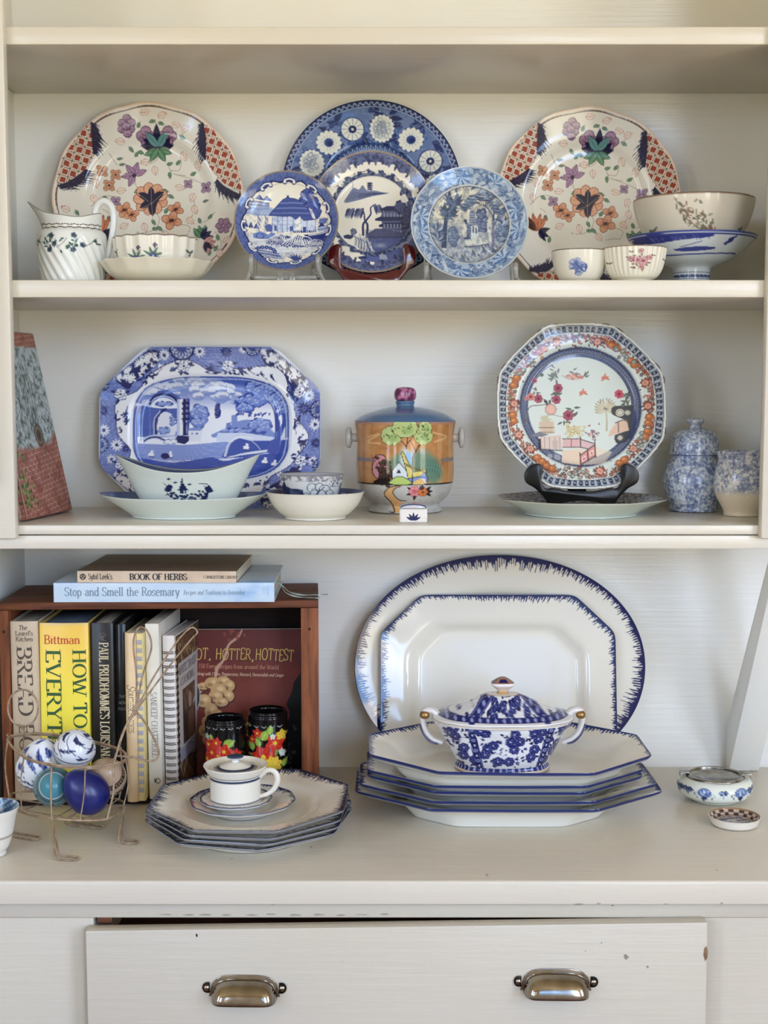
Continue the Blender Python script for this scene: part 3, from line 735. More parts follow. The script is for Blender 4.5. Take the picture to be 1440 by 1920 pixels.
def art_imari():
    CR = (231, 226, 212)
    c = Art(280, 90, 1380, 1190, .7, CR); X, Y = 830, 640
    PK, PO, GR, GD, NV, OR, OD, PU, PD, RD = (233, 216, 200), (178, 132, 114), (88, 126, 98), (50, 80, 64), (30, 30, 62), (206, 142, 110), (142, 78, 58), (156, 124, 150), (96, 64, 98), (152, 62, 46)
    th = np.arctan2(c.GY - Y, c.GX - X); rr = np.hypot(c.GX - X, c.GY - Y) / (533 * (1 + .008 * np.cos(12 * th)))
    c.fill((rr > .985), (222, 192, 168)); c.fill((rr > .948) & (rr < .962), (92, 58, 52))
    def diaper(cx0, cy0, ang, mask_pts):
        old = c.A.copy(); c.poly(mask_pts, (232, 214, 196), 1, 4); m = np.abs(c.A - old).sum(-1) > .004
        u = (c.GX - cx0) * cos(ang) + (c.GY - cy0) * sin(ang); v = -(c.GX - cx0) * sin(ang) + (c.GY - cy0) * cos(ang)
        p = 47.0; fu, fv = np.mod(u, p) / p - .5, np.mod(v, p) / p - .5; q = np.maximum(np.abs(fu), np.abs(fv))
        c.fill(m & (q > .455), (132, 98, 84)); c.fill(m & (q < .32), (110, 44, 34)); c.fill(m & (q < .27), RD)
        c.fill(m & (np.hypot(np.abs(fu) - .5, np.abs(fv) - .5) < .13), (82, 98, 80))
    def plume(pts, w, side):
        # ragged acanthus edge: a dark spine with saw-like barbs on one side
        P = cat(pts, 4); n = len(P); g = np.random.default_rng(int(pts[0][0])); A, B = [], []
        for k in range(n):
            t = P[min(k + 1, n - 1)] - P[max(k - 1, 0)]; t = t / np.hypot(*t); nr = np.array([-t[1], t[0]]) * side
            h_ = w * (.35 + .65 * sin(PI * (k + .6) / (n + .4)))
            A.append(P[k] + nr * h_ * (.55 + .3 * g.random()) + t * h_ * .5); A.append(P[k] + nr * h_ * .28 + t * h_ * .1); B.append(P[k] - nr * h_ * .16)
        c.poly(np.vstack([A, B[::-1]]), NV)
        for k in range(1, n - 1, 2):
            c.line([P[k], (np.array(A[2 * k]) + P[k]) / 2], 2, (84, 88, 128), .7, 0)
    for pts, a, p1, s1, p2, s2 in (
        ([(322, 560), (345, 440), (420, 320), (505, 225), (522, 300), (520, 400), (470, 480), (400, 545)], .25,
         [(512, 215), (520, 270), (524, 330), (520, 392)], -1, [(322, 582), (390, 562), (445, 522), (482, 480)], 1),
        ([(1140, 235), (1230, 310), (1310, 430), (1345, 560), (1342, 610), (1250, 560), (1180, 480), (1150, 400)], .35,
         [(1128, 218), (1134, 290), (1136, 350), (1142, 424)], 1, [(1205, 535), (1240, 580), (1290, 612), (1346, 636)], 1),
        ([(560, 1110), (640, 1060), (740, 1040), (830, 1050), (900, 1080), (930, 1140), (830, 1168), (700, 1160)], .1,
         [(510, 1072), (570, 1066), (620, 1052), (664, 1022)], -1, [(900, 1030), (930, 1070), (960, 1100), (990, 1118)], -1)):
        diaper(pts[0][0], pts[0][1], a, pts); plume(p1, 92, s1); plume(p2, 92, s2)
    def twig(p, w=2.6): c.line(p, w, (140, 128, 112), 1, 8)
    def pleaf(x, y, a, L=52): c.leaf(x, y, a, L, L * .66, PK, PO, PO, 2.2)
    def gleaf(x, y, a, L=38): c.leaf(x, y, a, L, L * .48, GR, (150, 176, 150), GD, 2.6)
    for p in ([(870, 350), (870, 400), (830, 430), (760, 430)], [(1030, 500), (960, 490), (930, 450)], [(1005, 420), (990, 470), (940, 470)], [(960, 490), (1060, 520), (1130, 550)], [(835, 690), (880, 740), (860, 800), (800, 826), (750, 822)],
              [(740, 500), (750, 560), (800, 590)], [(600, 380), (640, 440)], [(640, 620), (560, 620), (500, 680)], [(960, 770), (1050, 790), (1040, 840)], [(1040, 840), (1000, 840), (960, 850)], [(860, 200), (866, 230)], [(980, 300), (1030, 270)], [(720, 250), (770, 240)], [(560, 690), (600, 720), (590, 770)], [(880, 700), (920, 690), (945, 670)], [(1075, 640), (1080, 700), (1040, 770)], [(1130, 770), (1160, 760), (1200, 720)], [(1200, 830), (1240, 900), (1220, 960)]):
        twig(p)
    for x, y, a in ((1005, 370, -60), (1090, 425, -70), (850, 445, -80), (825, 425, 175), (1070, 670, -70), (1035, 740, -40), (970, 560, -20), (520, 520, -80), (510, 610, -80), (640, 590, 10), (690, 315, 185), (780, 165, 10), (880, 185, 20), (955, 225, -10), (1010, 260, 25), (790, 770, -70), (900, 815, -50), (660, 800, 30), (1250, 900, 40), (1225, 935, -80), (1075, 600, -110), (390, 720, 150)):
        pleaf(x, y, a, 54)
    for x, y, a in ((710, 340, -50), (760, 360, -30), (742, 395, 60), (765, 245, 70), (830, 215, 20), (880, 215, -20), (1000, 290, -30), (920, 440, 20), (935, 480, -80), (975, 440, 50), (1055, 500, 30), (740, 600, 45), (895, 580, -20), (930, 610, -30), (560, 620, -30), (840, 750, -60), (870, 790, -40), (910, 715, 60), (840, 800, -10), (590, 730, -60), (625, 890, 80), (1115, 775, 110), (1160, 755, 40), (1200, 945, 60), (1170, 970, 80), (1215, 850, -80), (420, 710, -60), (650, 950, -70)):
        gleaf(x, y, a)
    for x, y in ((640, 408), (652, 440), (1125, 650)): c.leaf(x, y, 10, 36, 14, (120, 128, 120), None, GD, 2)
    def four(x, y, r, col, dk):
        for k in range(4): a = PI / 4 + k * PI / 2; c.ell(x + cos(a) * r * .5, y + sin(a) * r * .5, r * .5, r * .40, dk, a); c.ell(x + cos(a) * r * .5, y + sin(a) * r * .5, r * .42, r * .32, col, a); c.ell(x + cos(a) * r * .5, y + sin(a) * r * .5, r * .12, r * .10, dk)
        c.ell(x, y, r * .16, r * .16, (70, 44, 40))
    for x, y, r_ in ((560, 478, 36), (633, 495, 36), (597, 556, 40)): four(x, y, r_, (206, 156, 124), (140, 84, 60))
    for x, y, r_ in ((635, 648, 34), (1042, 548, 30), (1145, 572, 36)): four(x, y, r_, (170, 144, 166), PD)
    for k in range(6): a = k * 1.05; c.ell(1250 + 26 * cos(a), 800 + 26 * sin(a), 22, 18, PD, a); c.ell(1250 + 26 * cos(a), 800 + 26 * sin(a), 18, 14, PU, a)
    for a in (20, 75, 130, 190, 245): c.leaf(738, 495, a, 74, 36, (168, 134, 160), (104, 66, 104), PD, 3)
    c.ell(738, 500, 11, 12, (56, 36, 60))
    for dx, dy in ((0, -50), (-26, -24), (24, -28), (-28, 8), (20, 6), (2, 30), (-4, -8)): c.ell(706 + dx, 245 + dy, 25, 23, PD); c.ell(704 + dx, 243 + dy, 20, 17, (172, 144, 166)); c.ell(708 + dx, 250 + dy, 11, 8, (132, 98, 128), 0, .8)
    def poppy(x, y, s, ro):
        for k in range(4):
            a = ro + k * 1.57; px, py = x + cos(a) * 30 * s, y + sin(a) * 26 * s
            c.ell(px, py, 30 * s, 24 * s, OD, a); c.ell(px, py, 26 * s, 20 * s, (216, 160, 128), a)
            for j in (-.5, 0, .5): c.line([(x + cos(a + j * .5) * 14 * s, y + sin(a + j * .5) * 12 * s), (x + cos(a + j) * 40 * s, y + sin(a + j) * 36 * s)], [8 * s, 3], (188, 112, 80), .75, 0)
        c.ell(x, y, 13 * s, 10 * s, (58, 36, 36)); c.line([(x - 22 * s, y + 8), (x + 20 * s, y - 6)], 4, (58, 36, 36))
    poppy(684, 695, .85, .4); poppy(725, 722, .75, 1.2); poppy(972, 692, .8, 1.9); poppy(950, 755, 1.0, .3)
    for k in range(9):
        a = k * .7 + .35; c.ell(832 + cos(a) * 62, 632 + sin(a) * 56, 38, 32, OD, a); c.ell(832 + cos(a) * 62, 632 + sin(a) * 56, 34, 28, (222, 170, 138), a); c.line([(832 + cos(a) * 50, 632 + sin(a) * 46), (832 + cos(a) * 88, 632 + sin(a) * 78)], 4, (186, 116, 88), .6, 0)
    # five-lobed dark leaf (vine shaped)
    lob = []
    for k, (a, L) in enumerate(((35, 86), (92, 78), (150, 86), (215, 80), (275, 92))):
        for da, f in ((-30, .50), (-14, .78), (0, 1.0), (14, .78), (30, .50)): lob.append((836 + L * f * cos(R(a + da)), 640 - L * f * sin(R(a + da))))
    c.poly(lob, NV)
    for a, L in ((35, 80), (92, 72), (150, 80), (215, 74), (275, 110)): c.line([(836, 660), (836 + L * cos(R(a)), 645 - L * sin(R(a)))], 2.4, (186, 170, 130), .9, 0)
    # top lily
    for dx in (-62, 62):
        for k in range(4): c.ell(870 + dx + 24 * cos(k * 1.6), 288 + 28 * sin(k * 1.6), 30, 28, PD); c.ell(870 + dx + 24 * cos(k * 1.6), 288 + 28 * sin(k * 1.6), 25, 22, (164, 132, 152)); c.ell(870 + dx + 24 * cos(k * 1.6), 296 + 28 * sin(k * 1.6), 15, 9, (122, 86, 114), 0, .7)
    for a, L in ((90, 126), (58, 96), (122, 96), (8, 96), (172, 96), (30, 92), (150, 92)): c.leaf(870, 345, a, L, 44, NV)
    for a in (48, 132): c.leaf(870, 336, a, 92, 40, (104, 150, 148), (60, 94, 98), None, 3)
    for a in (-18, -58, 205, 238): c.leaf(870, 350, a, 84, 38, (88, 132, 98), (150, 184, 150), GD, 3)
    for a in (70, 100, 125): c.leaf(1120, 865, a, 80, 34, (88, 132, 98), (150, 184, 150), GD, 3)
    for a in (30, 60, 5): c.leaf(1120, 865, a, 74, 32, NV, (100, 100, 140), None, 3)
    for a in (-20, 10, -60, 40): c.leaf(1140, 900, a, 68, 32, (206, 158, 150), (140, 88, 96), (116, 74, 84), 3)
    for a in (-50, -90): c.leaf(1150, 890, a, 62, 24, NV)
    for a in (60, 80, 105, 130, 150): c.leaf(548, 830, a, 108, 34, (202, 126, 92) if a < 110 else (60, 44, 44), (140, 76, 58), OD, 3)
    for a in (-20, -50, 20): c.leaf(560, 830, a, 74, 30, NV)
    for a in (250, 290, 320): c.leaf(720, 960, a, 90, 36, (88, 132, 98), (150, 184, 150), GD, 3)
    for x, y in ((820, 980), (1000, 1000), (900, 960)): poppy(x, y, .8, .6)
    return c

def rimwave(c, th, rr, r0, amp, n, ph=0.0): return rr < r0 + amp * np.abs(np.sin(th * n / 2 + ph))

def art_charger():
    # cobalt flower border between a toothed edge and a key-fret ring (coordinates: 4x crop from 520,180)
    X, Y, RR = 700, 690, 660
    c = Art(X - RR, Y - RR, X + RR, Y + RR, .5, (106, 126, 166))
    th = np.arctan2(c.GY - Y, c.GX - X); rr = np.hypot(c.GX - X, c.GY - Y) / RR
    n1 = c.noise(40, 3); c.fill(n1 > .52, (84, 108, 158), .6)
    g = np.random.default_rng(4)
    for k in range(330):
        a = g.random() * 2 * PI; r_ = RR * (.545 + .33 * g.random()); col = ((32, 46, 92), (44, 66, 118), (34, 52, 100), (64, 92, 142), (92, 116, 160))[g.integers(5)]
        L = 56 + 70 * g.random(); c.leaf(X + r_ * cos(a), Y + r_ * sin(a), g.random() * 360, L, L * .40, col, (136, 154, 188) if g.random() < .5 else None, None, 3)
    for k in range(70):
        a = g.random() * 2 * PI; r_ = RR * (.55 + .34 * g.random()); x, y = X + r_ * cos(a), Y + r_ * sin(a)
        c.line([(x, y), (x + g.normal() * 40, y + g.normal() * 40), (x + g.normal() * 60, y + g.normal() * 60)], 3.5, (150, 170, 204), .8)
    CRM = (226, 226, 212)
    seq = [(228, .715, 0), (252.5, .715, 1), (279.5, .70, 2), (308, .715, 0), (334, .73, 1), (358, .72, 2), (24, .72, 0), (48, .72, 1), (74, .72, 2), (100, .72, 0), (126, .72, 1), (152, .72, 2), (178, .72, 1), (204, .73, 2)]
    for a, q, k in seq:
        x, y = X + RR * q * cos(R(a)), Y + RR * q * sin(R(a))
        if k == 0:
            c.ell(x, y, 98, 92, (44, 64, 116), 0, .7)
            for i in range(14): b = i * .4488; c.ell(x + cos(b) * 72, y + sin(b) * 66, 24, 18, CRM, b)
            c.ell(x, y, 66, 60, CRM)
            for i in range(14): b = i * .4488; c.line([(x + cos(b) * 34, y + sin(b) * 30), (x + cos(b) * 62, y + sin(b) * 56)], 4, (150, 160, 176), .8)
            c.ell(x, y, 34, 32, (48, 70, 126)); c.ell(x + 6, y + 6, 20, 18, (28, 42, 90))
        elif k == 1:
            c.ell(x, y, 92, 90, (44, 64, 116), 0, .8); c.ell(x, y, 82, 80, CRM)
            for i in range(12): b = i * .5236; c.line([(x + cos(b) * 40, y + sin(b) * 38), (x + cos(b) * 82, y + sin(b) * 80)], 4, (96, 112, 150))
            for i in range(9): b = i * .698; c.ell(x + cos(b) * 20, y + sin(b) * 19, 12, 11, (34, 48, 96))
            c.ell(x, y, 9, 9, CRM)
        else:
            c.ell(x, y, 96, 104, (44, 64, 116), 0, .7)
            for i in range(18): b = i * .349; c.ell(x + cos(b) * 74, y + sin(b) * 82, 19, 15, CRM, b)
            c.ell(x, y, 72, 80, (214, 214, 204))
            for i in range(26):
                b = g.random() * 2 * PI; q2 = g.random() ** .5; px, py = x + cos(b) * q2 * 56, y + sin(b) * q2 * 64
                c.ell(px, py, 20, 14, (124, 136, 152), g.random() * 3, .8, ring=4)
    c.fill(rr < .535, (150, 166, 196)); c.fill((rr > .525) & (rr < .536), (50, 66, 110))
    f = np.mod(th * 60 / (2 * PI) * 1.0, 1.0); q = (rr - .475) / .045
    key = (q > 0) & (q < 1) & (((f < .18) & (q < .85)) | ((q > .68) & (f < .72)) | ((f > .55) & (f < .72) & (q > .3)) | ((q > .28) & (q < .46) & (f > .36) & (f < .72)))
    c.fill(key, (58, 78, 124)); c.fill(rr < .468, (70, 92, 144)); c.fill((rr < .455), (198, 206, 216))
    c.fill((rr < .44) & (c.noise(70, 9) > .5), (74, 98, 150))
    c.fill(rr > .935, (36, 50, 96)); f = np.mod(th * 96 / (2 * PI), 1.0); q = (rr - .938) / .045
    c.fill((q > 0) & (q < 1) & (np.abs(np.abs(f - .5) * 2 - q) < .22), (160, 176, 206)); c.fill((rr > .925) & (rr < .934), (150, 168, 200))
    c.fill(rr > .985, (26, 34, 70))
    return c

def engrave(c, seed, size=26, lo=.46, col=(40, 58, 120), a=.55):
    n = c.noise(size, seed); st = .5 + .5 * np.sin((c.GX * .35 + c.GY * .9) * .5 + n * 18)
    c.fill(np.clip((n - lo) * 6, 0, 1) * (.4 + .6 * st), col, a)

def art_cottage():
    # thatched cottage by the water; dark scroll border (coordinates: 6.545x crop from 430,300)
    X, Y, RR = 697, 752, 634
    c = Art(X - RR, Y - RR, X + RR, Y + RR, .5, (228, 224, 208))
    D, M, Lb, W = (38, 50, 110), (74, 92, 150), (150, 168, 206), (226, 228, 224)
    th = np.arctan2(c.GY - Y, c.GX - X); rr = np.hypot(c.GX - X, c.GY - Y) / RR
    # far hills and water mist
    for x, y in ((360, 440), (450, 440)): c.poly([(x - 60, y + 10), (x, y - 50), (x + 60, y + 10)], M)
    for k in range(9): c.line([(250 - k * 8, 480 + k * 14), (340, 470 + k * 13), (470, 480 + k * 10)], 10, (D, M, Lb)[k % 3], .8)
    c.poly([(200, 600), (420, 500), (560, 560), (480, 640), (180, 640)], (140, 160, 200), .8)
    for k in range(26): c.line([(170 + 6 * (k % 3), 900 + k * 9), (500, 905 + k * 9 + 10 * sin(k)), (1180 - 10 * (k % 4), 900 + k * 9)], [3, 9, 3], (Lb, (120, 146, 196), W)[k % 3], .75)
    # wood at the right
    foliage(c, 940, 420, 80, 90, 70, D, (56, 72, 142), (92, 108, 168), 26, 5); foliage(c, 1010, 520, 80, 90, 70, D, (56, 72, 142), (92, 108, 168), 26, 6)
    foliage(c, 1065, 600, 40, 70, 36, D, (56, 72, 142), (92, 108, 168), 22, 7)
    # thatched roof
    c.poly([(470, 630), (560, 520), (640, 430), (690, 405), (790, 420), (860, 450), (960, 560), (1050, 690), (900, 700), (850, 640), (800, 690), (740, 640), (680, 650)], (66, 84, 146), 1, 0, (36, 46, 100), 5)
    for k in range(7): y = 440 + k * 32; c.line([(640 - k * 26, y + 6), (760, y), (860 + k * 26, y + 8)], 7, (168, 182, 212) if k % 2 else (44, 58, 118), .75)
    for k in range(30): x = 500 + k * 18; c.line([(x, 640 - abs(x - 740) * .05), (x + 10, 560)], 3, (44, 58, 118), .5)
    c.poly([(960, 540), (1000, 560), (1050, 690), (1010, 670)], W, .9)
    c.poly([(688, 412), (690, 375), (706, 390), (714, 370), (718, 412)], D)
    # walls
    c.poly([(515, 640), (680, 650), (740, 650), (800, 690), (850, 650), (900, 705), (1050, 705), (1050, 850), (515, 840)], (196, 206, 224))
    for x in (515, 580, 640, 700, 770, 870, 940, 1045): c.line([(x, 650), (x, 845)], 6, (70, 88, 150), .9)
    for y in (700, 750, 800): c.line([(520, y), (760, y)], 4, (120, 138, 186), .8)
    c.poly([(800, 690), (850, 660), (880, 720), (860, 830), (790, 830)], W); c.poly([(730, 770), (770, 770), (770, 830), (730, 830)], M); c.poly([(890, 780), (930, 780), (930, 850), (890, 850)], (62, 78, 140)); c.poly([(540, 760), (570, 760), (570, 830), (540, 830)], M)
    for x in (350, 440): 
        for k in range(8): c.line([(x + 14 * (k % 3) - 14, 630 + k * 22), (x - 8 + 14 * (k % 3), 680 + k * 22)], 9, (70, 86, 140), .85)
    c.poly([(430, 770), (480, 740), (520, 770), (510, 840), (450, 840)], M)
    # bridge, banks, rocks
    c.poly([(280, 880), (370, 835), (470, 880), (500, 850), (560, 860), (520, 930), (300, 940)], (110, 132, 186)); c.ell(370, 900, 44, 34, D, 0, .8, ring=9)
    for k in range(18): c.leaf(170 + k * 9, 800 + 6 * (k % 3), 60 + 11 * (k % 7), 70, 24, (D, M)[k % 2])
    c.poly([(900, 880), (1210, 860), (1215, 930), (1160, 1000), (960, 960)], D); c.poly([(960, 880), (1200, 866), (1200, 880), (960, 896)], W, .8)
    foliage(c, 1140, 720, 50, 40, 26, D, M, Lb, 18, 8); c.poly([(1070, 790), (1120, 740), (1170, 790)], D); c.poly([(1075, 795), (1200, 795), (1200, 850), (1075, 850)], (150, 166, 202)); c.line([(1060, 822), (1200, 822)], 6, D)
    g = np.random.default_rng(3)
    for bx, by, s in ((640, 930, 1.0), (850, 950, 1.15), (560, 930, .6), (1040, 990, .7)):
        for k in range(8):
            o = (k - 4) * 30 * s
            c.line([(bx + o - 70 * s, by + 60 * s + 8 * k % 20), (bx + o * .6 - 20 * s, by - 50 * s + abs(o) * .3), (bx + o * .7 + 46 * s, by - 10 * s), (bx + o + 70 * s, by + 70 * s)], 17 * s, D)
            c.line([(bx + o - 66 * s, by + 48 * s + 8 * k % 20), (bx + o * .6 - 20 * s, by - 62 * s + abs(o) * .3), (bx + o * .7 + 46 * s, by - 22 * s), (bx + o + 72 * s, by + 58 * s)], 10 * s, W)
    for k in range(14): c.leaf(790 + k * 20, 860, 120 - 6 * (k % 5), 46, 14, D)
    # island with rings, plant
    for k in range(6): c.line([(300 - k * 2, 1110 + 14 * k), (450, 1100 + 16 * k), (600 + 10 * k, 1130 + 14 * k)], 12, (D, Lb, M)[k % 3], .9)
    for k in range(7): a = 200 + k * 25; x, y = 440 + 115 * cos(R(a)), 1110 + 62 * sin(R(a)); c.ell(x, y, 24, 24, D); c.ell(x, y, 12, 12, (120, 136, 184))
    c.line([(700, 1270), (800, 1255), (920, 1240)], [8, 34, 6], (110, 142, 196), .85); c.line([(560, 1200), (640, 1195)], 9, Lb)
    for a in (60, 85, 105, 125, 40, 145): c.leaf(800, 1240, a, 120, 26, (60, 76, 134), None, None, 1, 1, .15)
    c.clip = ((rr < .8) & (c.GY > 560)).astype(np.float32); engrave(c, 5, 40, .50, (60, 76, 136), .35); c.clip = None
    # border
    n1 = c.noise(18, 5)
    f = np.mod(th * 5.5 / PI, 1); edge = .845 - .035 * np.abs(np.sin(th * 5)) - .012 * np.sin(th * 17)
    c.fill((rr > edge) & (rr < 1), (84, 100, 152)); c.fill((rr > edge) & (n1 > .54), (58, 74, 128), .8)
    hs = np.sin((c.GX + c.GY) * .35) > .3; c.fill((rr > edge + .03) & hs, (112, 126, 170), .45)
    c.fill((rr > edge - .006) & (rr < edge + .020), (34, 44, 98))
    for k in range(11):
        a = k * .571 + .2; x, y = X + RR * .81 * cos(a), Y + RR * .81 * sin(a)
        for sg in (-1, 1): c.ell(x - sin(a) * sg * 56, y + cos(a) * sg * 56, 26, 22, W); c.ell(x - sin(a) * sg * 56, y + cos(a) * sg * 56, 24, 20, (40, 50, 104), 0, 1, ring=9)
        c.line([(x + sin(a) * 60 + cos(a) * 18, y - cos(a) * 60 + sin(a) * 18), (x + cos(a) * 34, y + sin(a) * 34), (x - sin(a) * 60 + cos(a) * 18, y + cos(a) * 60 + sin(a) * 18)], 15, W); 
        c.line([(x + sin(a) * 60 + cos(a) * 34, y - cos(a) * 60 + sin(a) * 34), (x + cos(a) * 50, y + sin(a) * 50), (x - sin(a) * 60 + cos(a) * 34, y + cos(a) * 60 + sin(a) * 34)], 9, (34, 44, 98))
    c.ell(X, Y, RR * .80, RR * .80, (160, 150, 150), 0, .7, ring=4)
    c.fill(rr > .975, (140, 126, 108))
    return c

def art_willow():
    # two leaning willows and a pagoda (6x crop from 580,270)
    X, Y, RR = 708, 735, 670
    c = Art(X - RR, Y - RR, X + RR, Y + RR, .5, (230, 225, 210))
    D, M, Lb = (46, 54, 92), (88, 96, 132), (156, 164, 186)
    th = np.arctan2(c.GY - Y, c.GX - X); rr = np.hypot(c.GX - X, c.GY - Y) / RR
    # island
    c.poly([(400, 605), (450, 510), (500, 440), (560, 460), (600, 410), (650, 470), (740, 470), (830, 490), (890, 500), (700, 535), (560, 575)], (112, 122, 152), 1, 3)
    for k in range(10): c.line([(430 + k * 30, 580 - k * 8), (470 + k * 30, 480 + 3 * k)], 8, D, .55)
    for k in range(4): c.line([(560, 560 - k * 16), (700, 520 - k * 8), (860, 502)], 6, D, .7)
    for k in range(4): c.ell(680, 390 + k * 22, 34 - 2 * abs(k - 1), 10, D)
    c.line([(685, 380), (690, 470)], 8, D); c.line([(492, 380), (494, 450)], 5, M)
    # willows
    c.line([(608, 960), (606, 850), (640, 800), (690, 730), (690, 660), (740, 620)], [26, 22, 16, 10], D); c.line([(650, 960), (654, 850), (626, 800), (616, 720), (600, 670)], [26, 22, 16, 10], D)
    c.line([(630, 940), (630, 850)], 12, (215, 212, 204))
    for x, y in ((480, 690), (580, 690), (755, 650)):
        for k in range(16): a = k * .2 - .2; c.leaf(x + 46 * cos(a * 2) * .8, y - 30 + 8 * (k % 4), 235 + 6 * (k % 6) - (30 if x > 700 else -0) * -1.5, 110 - 5 * (k % 5), 22, (D, M, (104, 110, 146))[k % 3], None, None, 1, .9)
    # pagoda
    c.poly([(820, 900), (800, 740), (850, 680), (860, 640), (1060, 640), (1120, 780), (1130, 960), (860, 960)], M)
    for y, x0, x1 in ((690, 800, 1080), (800, 740, 1110), (870, 780, 1120)): c.poly([(x0, y - 20), (x0 + 60, y - 44), (x1, y - 44), (x1 + 30, y), (x0 + 50, y + 8), (x0 - 4, y + 2)], D)
    for y in (720, 840, 910):
        for k in range(8): c.poly([(830 + k * 36, y), (848 + k * 36, y), (848 + k * 36, y + 42), (830 + k * 36, y + 42)], Lb, .75)
    c.poly([(640, 1010), (650, 950), (740, 890), (820, 890), (1130, 960), (1150, 1010), (700, 1040)], (78, 84, 118)); c.line([(660, 985), (1110, 990)], 8, D)
    foliage(c, 1020, 660, 60, 70, 30, D, (74, 80, 120), M, 24, 3); foliage(c, 1090, 830, 50, 170, 60, D, (66, 74, 112), M, 24, 4)
    c.poly([(1080, 600), (1180, 560), (1200, 820), (1110, 800)], (60, 72, 122))
    c.ell(1035, 500, 26, 40, D); c.ell(1050, 560, 34, 46, (224, 222, 214))
    # ground and water
    c.poly([(700, 1010), (1150, 1000), (1170, 1060), (1080, 1180), (900, 1280), (640, 1270), (560, 1230), (700, 1170), (660, 1080)], (84, 96, 146), 1, 3)
    for k in range(16): c.line([(1180 - k * 6, 950 + k * 10), (1000 - k * 10, 1040 + k * 8)], 6, (M, (200, 204, 210))[k % 2], .8)
    c.ell(800, 1080, 100, 40, Lb, 0, .8, .9)
    for k in range(7): c.line([(500 + k * 30, 960 + k * 14), (520 + k * 30, 1000 + k * 14), (512 + k * 30, 1080 + k * 20)], 16, (190, 196, 204)); c.line([(514 + k * 30, 975 + k * 14), (532 + k * 30, 1010 + k * 14), (526 + k * 30, 1080 + k * 20)], 8, D)
    c.line([(640, 960), (670, 1080), (690, 1200)], [20, 30, 26], M); c.line([(650, 1000), (690, 1100), (760, 1190)], 18, (206, 208, 208))
    foliage(c, 500, 930, 26, 30, 10, D, M, Lb, 16, 9); c.poly([(390, 970), (440, 955), (510, 975), (470, 1010), (400, 1000)], D)
    for k in range(3): c.line([(340, 1080 + 12 * k), (430, 1070 + 12 * k), (520, 1100 + 10 * k)], 11, (M, D, M)[k])
    foliage(c, 375, 1045, 30, 18, 9, D, M, Lb, 14, 10)
    for k in range(5): c.line([(760 + k * 16, 1190 - 8 * (k % 2)), (780 + k * 16, 1180), (800 + k * 16, 1250)], 9, (196, 200, 206))
    for k in range(5): c.ell(580 + k * 12, 1230, 26, 14, D)
    c.clip = ((rr < .64) & (c.GY > 900) & (c.GX > 560)).astype(np.float32); engrave(c, 6, 36, .46, (54, 62, 100), .4); c.clip = None
    # borders
    g = np.random.default_rng(2)
    e2 = .665 + .015 * np.sin(th * 22); c.fill((rr > .63) & (rr < e2 + .03 * np.abs(np.sin(th * 13))), (112, 122, 146)); n1 = c.noise(26, 2)
    c.fill((rr > .635) & (rr < e2 + .05) & (n1 > .52), D, .8); c.fill(rr > 2, D)
    e1 = .845 - .03 * np.abs(np.sin(th * 8)) + .02 * np.sin(th * 21)
    c.fill(rr > e1, (96, 104, 138)); c.fill((rr > e1) & (n1 > .5), (58, 66, 104), .85); hs = np.sin(c.GX * .5) * np.sin(c.GY * .5) > .15; c.fill((rr > .93) & hs, (140, 146, 170), .6)
    for k in range(46):
        a = k * .1366; c.ell(X + RR * .83 * cos(a), Y + RR * .83 * sin(a), 20 + 9 * (k % 3), 14, (D, M)[k % 2], a, .9)
    c.fill((rr > .972), (150, 132, 112))
    return c

